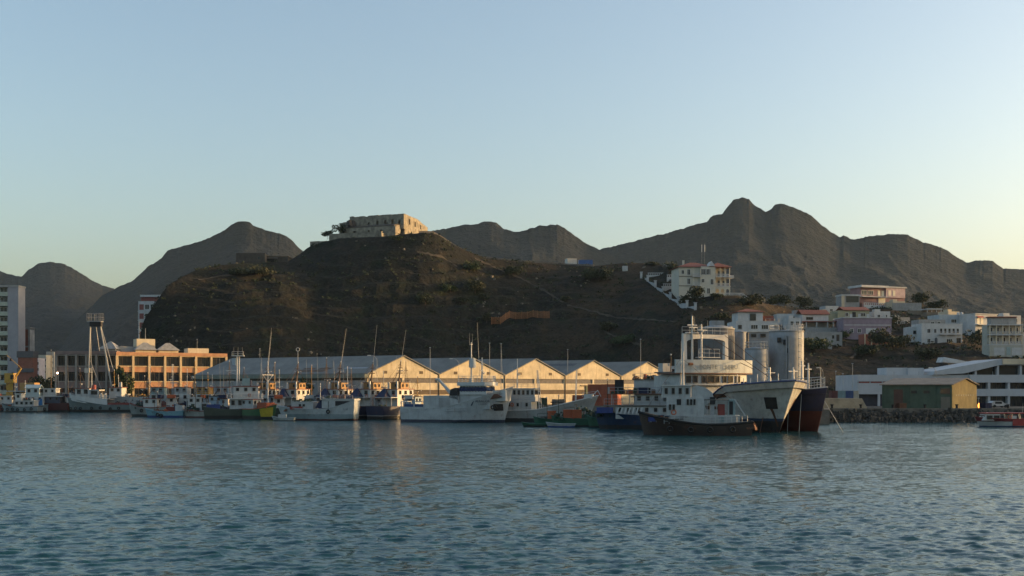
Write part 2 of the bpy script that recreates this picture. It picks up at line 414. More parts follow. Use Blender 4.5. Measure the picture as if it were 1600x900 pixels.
o = grid_obj("hill", gx, gy, hill_z(gx, gy), M_HILL, smooth=False); o["kind"] = 'structure'
def HZ(x, y): return float(hill_z(np.array([x]), np.array([y]), True)[0])

# ---------------------------------------------------------------- mountains
def mountain(name, pts, D, near, seed, rough, lo=2.0):
    pts = np.array(pts, float); px = np.arange(pts[0, 0], pts[-1, 0]+0.1, 2.0)
    row = np.interp(px, pts[:, 0], pts[:, 1]); jit = (fbm(px*0.11+seed, px*0+seed, 4)-0.5)*2.6 + (ridged(px*0.16+seed, px*0+3, 4)-0.6)*-2.2; row = row + jit
    t = np.concatenate([np.linspace(near, 1, 110), np.linspace(1.01, 1.35, 14)])
    T, PX = np.meshgrid(t, px, indexing='ij'); ROW = np.repeat(row[None], len(t), 0)
    r = T*D; x = (PX-800)/FPX*r; zc = EYE_H + (HOR-ROW)*D/FPX
    s = np.clip((T-near)/(1-near), 0, 1)
    kw = np.exp(-(np.arange(-60, 61)/26.0)**2); kw /= kw.sum()
    soft = np.convolve(np.pad(zc[0], 60, mode='edge'), kw, 'valid'); soft = np.minimum(soft*0.93, zc[0])
    f = s**10; zc = zc*f + soft[None]*(1-f)
    prof = 0.25*s + 0.75*s**1.9
    z = lo + (zc-lo)*np.where(T <= 1, prof, 1-((T-1)/0.35)**1.2)
    m_ = np.sin(s*math.pi)**0.9
    z = z + zc*rough*m_*((ridged(x*3.2/D*2+seed, r*1.5/D*2+seed, 6, 0.55)-0.6) + 0.5*(ridged(x*14/D+seed, r*9/D, 5, .6)-0.6))
    z = np.where(T < 1, np.minimum(z, EYE_H + (EYE_H*0 + (EYE_H + (HOR-ROW)*D/FPX) - EYE_H)*T*0.997), z)
    o = grid_obj(name, x, r, np.maximum(z, -20), M_MTN, smooth=False); o["kind"] = 'structure'
    return o
mountain("mountain", [(-420, 470), (-300, 440), (-150, 452), (-60, 418), (0, 424), (20, 430), (34, 433), (45, 421), (60, 412), (78, 409), (100, 412), (112, 418), (140, 436), (160, 446), (178, 451), (230, 470), (300, 520), (380, 580)], 3000, .50, 3.1, .32)
mountain("mountain", [(60, 560), (120, 500), (160, 462), (185, 448), (205, 440), (232, 416), (252, 404), (262, 391), (285, 385), (310, 378), (345, 364), (364, 350), (372, 346), (390, 347), (396, 352), (416, 360), (440, 366), (455, 374), (468, 388), (500, 410), (560, 450), (640, 500)], 2300, .50, 8.7, .32)
mountain("mountain", [(420, 470), (520, 410), (600, 378), (660, 363), (690, 358), (722, 352), (745, 350), (760, 346), (776, 347), (788, 358), (806, 363), (820, 360), (832, 355), (850, 352), (870, 351), (880, 355), (892, 364), (915, 380), (935, 389), (1000, 420), (1080, 460)], 2500, .50, 5.3, .32)
mountain("mountain", [(760, 450), (880, 405), (950, 387), (1000, 374), (1050, 362), (1085, 351), (1104, 347), (1110, 339), (1120, 335), (1128, 334), (1140, 319), (1146, 312), (1158, 308), (1170, 311), (1180, 321), (1196, 331), (1204, 327), (1211, 320), (1224, 318), (1240, 324), (1268, 337), (1284, 351), (1300, 363), (1313, 371), (1318, 368), (1334, 375), (1362, 368), (1398, 365), (1418, 367), (1440, 378), (1470, 386), (1490, 398), (1510, 410), (1532, 406), (1552, 408), (1568, 419), (1600, 421), (1680, 420), (1760, 445), (1900, 430), (2050, 470)], 2700, .42, 12.2, .32)

# ---------------------------------------------------------------- haze
hm = bpy.data.materials.new("haze"); hm.use_nodes = True
hn = hm.node_tree; hn.nodes.remove(hn.nodes["Principled BSDF"])
pv = _n(hn, "ShaderNodeVolumePrincipled"); pv.inputs["Color"].default_value = (0.55, 0.78, 1.0, 1); pv.inputs["Density"].default_value = 0.000028; pv.inputs["Anisotropy"].default_value = 0.0
hn.links.new(pv.outputs[0], hn.nodes["Material Output"].inputs["Volume"])
o = MB().bx(-3300, 3300, -310, 14100, -30, 640).build("haze", hm); o["kind"] = 'stuff'
# ---------------------------------------------------------------- shared building pieces
M_WHITE = mat("white_plaster", (0.47, 0.48, 0.475), 0.8, 0.22, 0.5, streak=0.35, streak_col=(0.25, 0.24, 0.22))
M_CREAM = mat("cream_plaster", (0.56, 0.48, 0.34), 0.85, 0.2, 0.4, streak=0.35, streak_col=(0.22, 0.17, 0.11))
M_GREYW = mat("grey_render", (0.30, 0.30, 0.29), 0.85, 0.3, 0.4, streak=0.4, streak_col=(0.12, 0.11, 0.10))
M_TILE = mat("red_tiles", (0.22, 0.072, 0.048), 0.8, 0.4, 2.0)
M_ROOFGREY = mat("grey_sheet_roof", (0.165, 0.163, 0.148), 0.65, 0.3, 0.25, streak=0.35, streak_col=(0.09, 0.085, 0.08))
M_DARK = mat("dark_opening", (0.02, 0.02, 0.022), 0.8, 0.3, 1.0)
M_BROWN = mat("brown_plinth", (0.12, 0.09, 0.06), 0.85, 0.35, 0.6)
M_STEEL = mat("galvanised_steel", (0.32, 0.33, 0.34), 0.5, 0.25, 2.0, 0.4)
M_FRAME = mat("window_frame_white", (0.6, 0.6, 0.58), 0.6, 0.1)
M_FRAMED = mat("window_frame_brown", (0.10, 0.075, 0.055), 0.7, 0.2)
M_STONE = mat("fort_stone", (0.26, 0.23, 0.175), 0.95, 0.6, 0.55, streak=0.85, streak_col=(0.10, 0.09, 0.07), bump=0.25)
M_WOODD = mat("dark_wood", (0.07, 0.05, 0.035), 0.8, 0.3)

_wm = {}
def win_mesh(w, h, frame=None, bars=1, arch=False):
    k = (round(w, 2), round(h, 2), (frame or M_FRAME).name, bars, arch)
    if k in _wm: return _wm[k]
    fr = frame or M_FRAME; f = MB(); t = min(0.11, w*0.1)
    f.bx(-w/2-t, -w/2, -0.10, 0.02, -h/2-t, h/2+t); f.bx(w/2, w/2+t, -0.10, 0.02, -h/2-t, h/2+t)
    f.bx(-w/2, w/2, -0.10, 0.02, h/2, h/2+t); f.bx(-w/2, w/2, -0.14, 0.02, -h/2-t, -h/2)
    for b in range(bars):
        x = -w/2 + w*(b+1)/(bars+1); f.bx(x-t*0.3, x+t*0.3, -0.06, -0.03, -h/2, h/2)
    nf = len(f.f); f.add([(-w/2, -0.025, -h/2), (w/2, -0.025, -h/2), (w/2, -0.025, h/2), (-w/2, -0.025, h/2)], [(0, 1, 2, 3)])
    me = f.mesh("window", fr, fix=False); me.materials.append(GLASS); me.polygons[nf].material_index = 1
    _wm[k] = me
    return me
def wins(par, me, w, face, us, zs, d=0.0, name="window", off=0.0):
    for z in zs:
        for u in us:
            if face == 'F': put(name, me, par, (u, -off, z))
            elif face == 'R': put(name, me, par, (w+off, u, z), (0, 0, R(90)))
            elif face == 'L': put(name, me, par, (-off, u, z), (0, 0, R(-90)))
def shell(par, w, d, h, m, z0=0.0, x0=0.0, y0=0.0, parapet=0.0, name="wall", cap=None):
    b = MB().bx(x0, x0+w, y0, y0+d, z0, z0+h)
    if parapet:
        t = 0.25
        for a in ((x0, x0+w, y0, y0+t), (x0, x0+w, y0+d-t, y0+d), (x0, x0+t, y0+t, y0+d-t), (x0+w-t, x0+w, y0+t, y0+d-t)):
            b.bx(a[0], a[1], a[2], a[3], z0+h, z0+h+parapet)
    return b.build(name, m, par)
def hip(par, x0, x1, y0, y1, z, rise, m, over=0.5, ridge_x=True, name="roof"):
    x0 -= over; x1 += over; y0 -= over; y1 += over
    k = min(x1-x0, y1-y0)/2*0.98
    if x1-x0 >= y1-y0: a, b = (x0+k, (y0+y1)/2), (x1-k, (y0+y1)/2)
    else: a, b = ((x0+x1)/2, y0+k), ((x0+x1)/2, y1-k)
    vs = [(x0, y0, z), (x1, y0, z), (x1, y1, z), (x0, y1, z), (*a, z+rise), (*b, z+rise),
          (x0, y0, z-.15), (x1, y0, z-.15), (x1, y1, z-.15), (x0, y1, z-.15)]
    fs = ([(0, 1, 5, 4), (1, 2, 5), (2, 3, 4, 5), (3, 0, 4)] if x1-x0 >= y1-y0 else [(0, 1, 4), (1, 2, 5, 4), (2, 3, 5), (3, 0, 4, 5)])
    return MB().add(vs, fs + [(0, 6, 7, 1), (1, 7, 8, 2), (2, 8, 9, 3), (3, 9, 6, 0), (9, 8, 7, 6)]).build(name, m, par)
def gable(par, x0, x1, y0, y1, z, rise, m, over=0.4, name="roof", along='x'):
    t = 0.18
    if along == 'x':
        ym = (y0+y1)/2
        return MB().extr_x([(y0-over, z), (ym, z+rise), (y1+over, z), (y1+over, z+t), (ym, z+rise+t), (y0-over, z+t)], x0-over, x1+over).build(name, m, par)
    xm = (x0+x1)/2
    return MB().extr_y([(x0-over, z), (xm, z+rise), (x1+over, z), (x1+over, z+t), (xm, z+rise+t), (x0-over, z+t)], y0-over, y1+over).build(name, m, par)
def rail(par, pts, h=1.0, m=None, r=0.035, step=1.5, bars=2, name="railing"):
    b = MB()
    for p, q in zip(pts[:-1], pts[1:]):
        p, q = Vector(p), Vector(q); L = (q-p).length; k = max(1, int(round(L/step)))
        for i in range(k+1):
            a = p.lerp(q, i/k); b.tube(a, a + Vector((0, 0, h)), r, r, 4)
        for j in range(bars):
            zz = Vector((0, 0, h*(j+1)/bars)); b.tube(p+zz, q+zz, r*0.9, r*0.9, 4)
    return b.build(name, m or M_STEEL, par)
def HIT(px, py, d0=230, d1=640):
    """distance at which the sight line through a photo pixel first meets the hill"""
    D = np.arange(d0, d1, 0.5); z = hill_z((px-800)*D/FPX, D); ray = EYE_H + (HOR-py)*D/FPX
    k = np.nonzero(z >= ray)[0]
    return float(D[k[0]]) if len(k) else None

# ---------------------------------------------------------------- the long warehouse with five lit gables
WC = Vector((-34.7, 262.0)); EU = Vector((.8, .6)); EV = Vector((-.867, .5)); BW = 20.46; VL = 57.0
wh = thing("warehouse", "long cream warehouse with five pointed gables and grey sheet roofs on the quay", "warehouse", (WC.x, WC.y, LAND_Z))
def WP(u, v, z):
    p = EU*u + EV*v; return (p.x, p.y, z-LAND_Z)
EAVE, PEAK = 10.05, 14.35
M_GABLE = mat("gable_plaster", (0.56, 0.48, 0.33), 0.9, 0.32, 0.45, streak=0.75, streak_col=(0.28, 0.20, 0.12))
def wslab(b, u0, u1, z0, z1, v0, v1):
    b.add([WP(u0, v0, z0), WP(u1, v0, z0), WP(u1, v1, z0), WP(u0, v1, z0), WP(u0, v0, z1), WP(u1, v0, z1), WP(u1, v1, z1), WP(u0, v1, z1)],
          [(3, 2, 1, 0), (4, 5, 6, 7), (0, 1, 5, 4), (1, 2, 6, 5), (2, 3, 7, 6), (3, 0, 4, 7)])
for k in range(5):
    u0, u1 = k*BW, (k+1)*BW; um = (u0+u1)/2; pk = PEAK + (0.15, -.05, .1, .0, -.1)[k]
    b = MB()
    # gable above the window strip
    b.add([WP(u0, 0, 9.25), WP(u1, 0, 9.25), WP(u1, 0, EAVE), WP(um, 0, pk), WP(u0, 0, EAVE),
           WP(u0, .5, 9.25), WP(u1, .5, 9.25), WP(u1, .5, EAVE), WP(um, .5, pk), WP(u0, .5, EAVE)],
          [(0, 1, 2, 3, 4), (9, 8, 7, 6, 5), (0, 4, 9, 5), (4, 3, 8, 9), (3, 2, 7, 8), (2, 1, 6, 7), (1, 0, 5, 6)])
    wslab(b, u0, u1, 6.35, 8.05, 0, .5); wslab(b, u0, u1, LAND_Z, 5.2, 0, .5)
    for a, c in ((u0, u0+.35), (um-.3, um+.3), (u1-.35, u1)): wslab(b, a, c, 8.05, 9.25, 0, .5)
    b.build("gable_wall", M_GABLE, wh)
    b = MB(); wslab(b, u0, u1, 5.2, 6.35, -.06, .45); b.build("plinth_band", M_BROWN, wh)
    for a, c in ((u0+.35, um-.3), (um+.3, u1-.35)):
        b = MB(); wslab(b, a, c, 8.05, 9.25, .28, .36); w_ = b.build("window_strip", mat("dusty_louvre", (0.12, 0.11, 0.105), 0.7, 0.4, 1.5), wh)
    b = MB(); t = 0.22; ov = -.35
    b.add([WP(u0, ov, EAVE+.05), WP(um, ov, pk+.08), WP(um, VL, pk+.08), WP(u0, VL, EAVE+.05),
           WP(u0, ov, EAVE+.05+t), WP(um, ov, pk+.08+t), WP(um, VL, pk+.08+t), WP(u0, VL, EAVE+.05+t)],
          [(3, 2, 1, 0), (4, 5, 6, 7), (0, 1, 5, 4), (2, 3, 7, 6), (3, 0, 4, 7)])
    b.add([WP(um, ov, pk+.08), WP(u1, ov, EAVE+.05), WP(u1, VL, EAVE+.05), WP(um, VL, pk+.08),
           WP(um, ov, pk+.08+t), WP(u1, ov, EAVE+.05+t), WP(u1, VL, EAVE+.05+t), WP(um, VL, pk+.08+t)],
          [(3, 2, 1, 0), (4, 5, 6, 7), (0, 1, 5, 4), (1, 2, 6, 5), (2, 3, 7, 6)])
    b.build("roof", M_ROOFGREY, wh)
    b = MB(); b.tube(WP(u0+.02, -.12, EAVE), WP(u0+.02, -.12, LAND_Z), .11, .11, 6); b.build("downpipe", M_BROWN, wh)
b = MB(); wslab(b, 0, .45, LAND_Z, 8.6, .5, VL); b.build("side_wall", M_GREYW, wh)
b = MB(); wslab(b, 0.1, .45, 8.6, 9.2, .5, VL); b.build("window_strip", GLASS, wh)
b = MB(); wslab(b, -.8, .45, 9.2, EAVE+.05, -.3, VL); b.build("eave_fascia", mat("eave_green", (.17, .19, .16), .8, .25), wh)
b = MB(); wslab(b, 0.45, 5*BW, LAND_Z, EAVE, VL-.5, VL)
for k in range(5):
    u0, u1 = k*BW, (k+1)*BW; b.add([WP(u0, VL-.25, EAVE), WP(u1, VL-.25, EAVE), WP((u0+u1)/2, VL-.25, PEAK-.2)], [(0, 1, 2)])
wslab(b, 5*BW-.45, 5*BW, LAND_Z, EAVE, .5, VL-.5); b.build("back_wall", M_GREYW, wh)
b = MB(); wslab(b, 3*BW+7.2, 3*BW+11.2, 3.2, 7.4, -.24, -.1); b.build("sliding_door", mat("green_door", (.055, .075, .04), .7, .35), wh)
b = MB(); wslab(b, 3*BW+5.4, 3*BW+13.0, 7.4, 7.62, -.3, -.04); b.build("door_rail", M_BROWN, wh)

M_PATCH = mat("roof_patch_rust", (.13, .085, .06), .8, .4, .8); _r = random.Random(4)
for k in range(5):
    u0, um, u1 = k*BW, (k+.5)*BW, (k+1)*BW
    for q in range(4):   # replaced roof sheets, slightly proud of the old ones
        a = _r.uniform(.08, .8); w_ = _r.uniform(.1, .16); v0 = _r.uniform(2, VL-12); left = (k == 0 or _r.random() < .6)
        f = lambda t_: (u0+(um-u0)*t_, EAVE+.05+.22+(PEAK-EAVE+.03)*t_+.05) if left else (um+(u1-um)*t_, EAVE+.05+.22+(PEAK-EAVE+.03)*(1-t_)+.05)
        (ua, za), (ub, zb_) = f(a), f(a+w_); dv = _r.uniform(3, 9)
        MB().add([WP(ua, v0, za), WP(ub, v0, zb_), WP(ub, v0+dv, zb_), WP(ua, v0+dv, za)], [(0, 1, 2, 3)]).build("roof_patch", _r.choice([M_PATCH, M_STEEL, mat("roof_patch_dark", (.09, .095, .10), .7, .3)]), wh, fix=False)
    for q in range(2):
        uu = u0 + BW*(.25+.5*q); b = MB(); wslab(b, uu-.5, uu+.5, EAVE+.2, EAVE+.9, -.07, .0); b.build("vent_louvre", M_BROWN, wh)
    if k in (0, 1, 2, 4): b = MB(); uu = u0+BW*_r.uniform(.3, .7); wslab(b, uu-1.8, uu+1.8, LAND_Z, 5.1, -.12, -.01); b.build("loading_door", _r.choice([M_BROWN, mat("green_door", (0, 0, 0)), M_STEEL]), wh)
# ---------------------------------------------------------------- two-storey harbour office, orange in the sun
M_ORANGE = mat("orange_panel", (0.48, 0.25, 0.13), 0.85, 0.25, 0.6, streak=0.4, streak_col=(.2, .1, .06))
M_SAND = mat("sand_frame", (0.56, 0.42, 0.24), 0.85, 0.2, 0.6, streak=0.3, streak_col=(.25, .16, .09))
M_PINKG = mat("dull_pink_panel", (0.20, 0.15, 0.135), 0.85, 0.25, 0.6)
def loggia_block(root, w, d, bays, zs, m_frame, m_panel, roof, mull=3):
    """frame building: columns, floor bands, spandrels in front of deep glazed bays. zs = [(sill, head), ...] above the ground, local front at y = 0"""
    shell(root, w, d-1.2, roof-.6, M_WOODD, 0, 0, 1.2, name="back_wall")
    bw = w/bays; prev = 0.0
    for sill, head in zs:
        MB().bx(0, w, .12, 1.2, prev, sill).build("spandrel", m_panel, root)
        MB().bx(-.05, w+.05, -.05, 1.25, sill-.28, sill).build("floor_band", m_frame, root)
        prev = head
        for k in range(bays):
            g = MB().bx(k*bw+.35, (k+1)*bw-.35, .80, .86, sill, head).build("glazing", GLASS, root)
            f = MB()
            for j in range(mull+1):
                x = k*bw+.38 + (bw-.82)*j/mull; f.bx(x, x+.07, .70, .84, sill, head)
            f.bx(k*bw+.35, (k+1)*bw-.35, .68, .86, head-.55, head-.48); f.build("window_frame", M_FRAMED, g)
    MB().bx(-.05, w+.05, -.05, 1.25, prev, prev+.3).build("floor_band", m_frame, root)
    MB().bx(-.25, w+.25, -.25, d+.1, roof-1.0, roof).build("roof_fascia", m_panel, root)
    for k in range(bays+1):
        MB().bx(k*bw-.32, k*bw+.32, -.18, 1.2, 0, roof-1.0).build("column", m_frame, root)
ob = thing("harbour_office", "orange two-storey harbour office with tall columns glowing in low sun", "building", (-118.7, 330, LAND_Z), R(30))
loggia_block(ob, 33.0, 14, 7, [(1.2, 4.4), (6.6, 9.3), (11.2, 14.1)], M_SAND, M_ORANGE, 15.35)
MB().bx(6.5, 12.0, 4, 9, 15.3, 19.6).build("stair_tower", M_CREAM, ob)
MB().bx(0.5, 6.4, 5, 9, 15.3, 17.2).build("plant_room", M_GREYW, ob)
MB().bx(22, 28.5, 4, 9, 15.3, 17.0).build("plant_room", M_CREAM, ob)
for cx in (8.6, 15.4):
    b = MB().bx(cx-3, cx+3, 1.0, 3.9, 15.35, 16.1); b.build("skylight_curb", M_CREAM, ob)
    MB().add([(cx-3.4, .2, 16.1), (cx+3.4, .2, 16.1), (cx+3.4, 3.95, 16.1), (cx-3.4, 3.95, 16.1), (cx-.6, 2, 18.4), (cx+.6, 2, 18.4)], [(0, 1, 5, 4), (1, 2, 5), (2, 3, 4, 5), (3, 0, 4), (3, 2, 1, 0)]).build("skylight_roof", mat("skylight_sheet", (.26, .26, .25), .5, .3), ob)
MB().tube((9.5, 6, 19.6), (9.5, 6, 23), .07).build("aerial", M_STEEL, ob)
o2 = thing("harbour_office", "dull pink two-storey office wing in shade left of the ivy-covered tree", "building", (-137.2, 330.5, LAND_Z), R(-1))
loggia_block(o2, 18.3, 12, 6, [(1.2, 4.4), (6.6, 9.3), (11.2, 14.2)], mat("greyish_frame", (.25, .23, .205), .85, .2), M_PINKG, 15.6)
MB().bx(12.5, 17.2, 2, 7, 15.6, 16.3).build("skylight_curb", M_GREYW, o2)
MB().add([(12, 1.5, 16.3), (17.7, 1.5, 16.3), (17.7, 7.5, 16.3), (12, 7.5, 16.3), (14.8, 4, 18.7), (15.2, 4, 18.7)], [(0, 1, 5, 4), (1, 2, 5), (2, 3, 4, 5), (3, 0, 4), (3, 2, 1, 0)]).build("skylight_roof", MATS["skylight_sheet"], o2)

# ---------------------------------------------------------------- far left: tower block, brick blocks, town
tb = thing("tower_block", "tall pale tower block with blank end wall at the left edge", "building", (X(12, 430), 430, LAND_Z))
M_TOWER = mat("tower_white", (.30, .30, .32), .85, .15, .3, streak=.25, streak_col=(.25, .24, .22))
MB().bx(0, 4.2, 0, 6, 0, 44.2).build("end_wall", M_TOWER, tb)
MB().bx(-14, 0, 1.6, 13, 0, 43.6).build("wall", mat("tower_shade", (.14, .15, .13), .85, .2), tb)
for k in range(11):
    z = 2.2 + k*3.85
    MB().bx(-14, 0, .1, 1.6, z, z+1.5).build("balcony", mat("tower_balcony", (.38, .42, .34), .85, .2), tb)
    put("window", win_mesh(2.6, 1.6), tb, (-2.2, 1.6, z+2.5)); put("window", win_mesh(2.6, 1.6), tb, (-6.4, 1.6, z+2.5))
MB().bx(-14.2, 4.4, -.2, 6.2, 44.2, 44.9).build("roof", M_GREYW, tb)
M_BRICK = mat("red_brick", (.235, .095, .065), .9, .2, 1.0)
bb = thing("brick_block", "dark red brick block with grey corner frame beside the pale tower", "building", (X(30, 445), 445, LAND_Z))
MB().bx(0, 4.2, 0, 4, 0, 28.5).build("wall", M_BRICK, bb)
MB().bx(3.7, 4.5, -.25, 4, 0, 29.0).build("corner_frame", M_GREYW, bb); MB().bx(-.1, 4.5, -.2, 4.2, 28.5, 29.3).build("roof", M_GREYW, bb)
MB().bx(-.1, 3.7, -.2, 0, 21.2, 21.8).build("floor_band", M_GREYW, bb)
bb = thing("brick_block", "low red brick block with two dark grey roof bands below the tall brick block", "building", (X(28, 410), 410, LAND_Z))
MB().bx(0, 5.6, 0, 4, 0, 16.0).build("wall", M_BRICK, bb)
MB().bx(-.3, 5.8, -.4, 4.2, 16, 18.4).build("roof", mat("slate_band", (.09, .09, .095), .7, .2), bb); MB().bx(-.2, 6.0, -.5, 0, 10.5, 12.0).build("roof_band", MATS["slate_band"], bb)
town = [(52, 60, 561, 590, (.42, .40, .44), "small lilac town house behind the dark trees"), (60, 72, 556, 590, (.48, .43, .33), "cream town block with three window rows behind the trees"),
        (72, 84, 551, 590, (.40, .37, .32), "dull beige town block behind the dark harbour trees"), (83, 96, 567, 592, (.55, .55, .52), "low white town house with two windows by the lit lamp"),
        (160, 176, 556, 590, (.45, .42, .38), "pale block just behind the pink office wing roof")]
for i, (a, b_, t, bt, c, lab) in enumerate(town):
    D = 560 + i*14; w = (b_-a)*D/FPX; h = Z(t, D)-LAND_Z
    th = thing("town_house", lab, "house", (X(a, D), D, LAND_Z), 0, "pale town houses behind the harbour")
    shell(th, w, 8, h, mat("town_%d" % i, c, .85, .2, .5), parapet=.5)
    wins(th, win_mesh(1.1, 1.4), w, 'F', [w*(j+.5)/3 for j in range(3)], [h-2.2-3.1*j for j in range(3)])
D = 520
th = thing("apartment_tower", "white and red apartment tower rising behind the dark hill's left foot", "building", (X(216, D), D, LAND_Z))
MB().bx(0, 13, 0, 12, 0, 46).build("wall", M_WHITE, th); MB().bx(1.0, 13.3, -.4, 12.4, 48, 49.0).build("roof", M_WHITE, th)
MB().bx(1.2, 12.5, .4, 11.6, 46, 48).build("attic_storey", mat("dull_red", (.22, .07, .06), .8, .2), th)
for k in range(8):
    z = 43.3-4.3*k
    MB().bx(.6, 2.6, -.12, 0, z-1.4, z+1.2).build("red_panel", MATS["dull_red"], th)
    for u in (4.2, 6.8, 9.4): put("window", win_mesh(1.9, 2.2), th, (u, 0, z))
    MB().bx(-.15, 13.1, -.2, 0, z-2.3, z-1.9).build("floor_band", M_WHITE, th)

# ---------------------------------------------------------------- fort on the hilltop
ft = thing("fort", "ruined stone fort on the hilltop with one wall lit by low sun", "fort", (X(631, 478), 478, 73.6), R(-20))
def frag_top(x0, x1, z, amp, seed, step=.9):
    r = random.Random(seed); n_ = max(2, int((x1-x0)/step)); out = []; h = 0
    for i in range(n_+1):
        if r.random() < .35: h = r.uniform(-amp, amp*.4)
        out.append((x0+(x1-x0)*i/n_, z+h))
    return out
def ruin_wall(par, x0, x1, y0, y1, z0, z1, amp, seed, holes=(), name="wall"):
    """broken-topped wall, openings cut as real gaps. holes = (xa, xb, za, zb)"""
    cuts = sorted(set([x0, x1] + [v for h in holes for v in h[:2]])); b = MB()
    for a, c in zip(cuts[:-1], cuts[1:]):
        h = [q for q in holes if q[0] <= a+1e-6 and q[1] >= c-1e-6]
        top = frag_top(a, c, z1, amp, seed+a)
        if h:
            b.bx(a, c, y0, y1, z0, h[0][2]); base = h[0][3]
        else: base = z0
        b.extr_y([(a, base), (c, base)] + top[::-1], y0, y1)
    return b.build(name, M_STONE, par)
FW = 26.5
ruin_wall(ft, -FW, 0, 0, .9, 3.0, 9.6, .45, 3, [(-13.3, -12.3, 5.0, 7.2), (-9.6, -8.4, 4.8, 7.2), (-6.1, -4.9, 4.9, 7.3), (-17.5, -16.7, 5.4, 6.6), (-2.6, -1.6, 5.2, 6.8)])
def ruin_side(par, x0, x1, ya, yb, z0, pts, holes, name):
    b = MB(); cuts = sorted(set([ya, yb] + [v for h in holes for v in h[:2]]))
    zt = lambda y: np.interp(y, [p[0] for p in pts], [p[1] for p in pts])
    for a, c in zip(cuts[:-1], cuts[1:]):
        h = [q for q in holes if q[0] <= a+1e-6 and q[1] >= c-1e-6]; base = z0
        if h: b.bx(x0, x1, a, c, z0, h[0][2]); base = h[0][3]
        ys = np.linspace(a, c, 4); b.extr_x([(a, base), (c, base)] + [(y, float(zt(y))) for y in ys[::-1]], x0, x1)
    return b.build(name, M_STONE, par)
ruin_side(ft, -.9, 0, .9, 25, -7, [(0, 9.7), (8, 9.3), (14, 9.2), (20, 7.8), (25, 7.0)], [(5, 6.4, 5.6, 8.0), (11, 12.2, 5.4, 7.6), (17, 18, 5.2, 7.0)], "side_wall")
ruin_wall(ft, -FW, -.9, 24, 24.9, 0, 8.4, .8, 9, name="back_wall")
MB().bx(-FW, -1.0, 1.7, 24, -3, 8.0).build("inner_mass", M_STONE, ft)
MB().add([(-FW+1, 1, 8.6), (-13, 1, 9.2), (-13, 8, 9.4), (-FW+1, 8, 8.8), (-FW+1, 1, 5), (-13, 1, 5), (-13, 8, 5), (-FW+1, 8, 5)], [(0, 1, 2, 3), (4, 5, 1, 0), (5, 6, 2, 1), (6, 7, 3, 2), (7, 4, 0, 3)]).build("broken_vault", M_STONE, ft)
ruin_wall(ft, -FW-6.5, -FW, 3, 4, 3.0, 7.6, .9, 21, name="wall")
# lean-to and lower range in front
MB().add([(-FW, -5, 4.1), (-2.2, -5, 4.1), (-2.2, 0, 5.4), (-FW, 0, 5.4), (-FW, -5, 3.7), (-2.2, -5, 3.7), (-2.2, 0, 5.0), (-FW, 0, 5.0)], [(0, 1, 2, 3), (7, 6, 5, 4), (0, 4, 5, 1), (1, 5, 6, 2), (2, 6, 7, 3), (3, 7, 4, 0)]).build("lean_to_roof", mat("dark_tiles", (.09, .075, .06), .9, .4), ft)
ruin_wall(ft, -FW, -2.4, -5, -4.2, -8, 3.7, .1, 31, [(-22.0, -20.8, 1.4, 2.4), (-15, -14, 1.5, 2.3), (-9, -8, 1.5, 2.3)], name="front_range_wall")
MB().extr_x([(-5, -8), (0, -8), (0, 4.8), (-5, 3.65)], -2.4, -1.6).build("range_end_wall", M_STONE, ft)
ruin_wall(ft, -FW-5, -6, -9.5, -8.6, -11, .9, .25, 41, name="terrace_wall")
MB().bx(-FW-5, -6, -8.6, -5.05, -11, .3).build("terrace", M_STONE, ft)
ruin_wall(ft, -FW-19.5, -FW-9.5, -1, 0, -9, -.6, .3, 51, name="outer_wall")
MB().bx(-FW-19.5, -FW-18.6, 0, 9, -9, -.7).build("outer_wall", M_STONE, ft)
_r = random.Random(8); b = MB()
for i in range(110):
    u = _r.random(); b.box((-FW-10+u*13, -4.8+_r.random()*4.5, -6.5+u*13+_r.uniform(-4, .4)), (_r.uniform(1.2, 3.2), _r.uniform(1.2, 2.6), _r.uniform(.9, 2.4)), _r.uniform(0, 3), _r.uniform(.5, .9))
b.build("rubble_mound", mat("sooty_stone", (.075, .065, .055), .95, .4, .5, bump=.2), ft)
# dark ruined sheds on the left shoulder
for (a, b_, t, bt, D, lab) in ((369, 414, 395.5, 412, 452, "roofless dark stone shed on the left shoulder of the hill"), (415, 450, 397, 414, 456, "lower dark stone shed right of the roofless one on the hill")):
    w = (b_-a)*D/FPX; h = (bt-t)*D/FPX+4
    th = thing("stone_shed", lab, "shed", (X(a, D), D, Z(bt, D)-4), 0, "dark sheds on the hill shoulder")
    md = mat("sooty_stone", (.075, .065, .055), .95, .4, .5, bump=.2)
    if a == 369: MB().bx(0, w, 0, .6, 0, h).bx(0, .6, .6, 9, 0, h-.3).bx(w-.6, w, .6, 9, 0, h-.2).bx(0, w, 9, 9.6, 0, h-.5).build("wall", md, th); put("window", win_mesh(1.3, 1.2, M_FRAMED), th, (w*.8, 0, h-2))
    else:
        MB().bx(0, w, 0, 8, 0, h-1.2).build("wall", md, th); MB().bx(-.3, w+.3, -.3, 8.3, h-1.2, h-.8).build("roof", mat("dark_tiles", (.09, .075, .06)), th)
        MB().bx(.6, 3.6, -.05, .05, h-4.4, h-1.8).build("door", M_DARK, th); MB().bx(.2, 5, -.9, 0, h-1.75, h-1.6).build("canopy", M_GREYW, th)

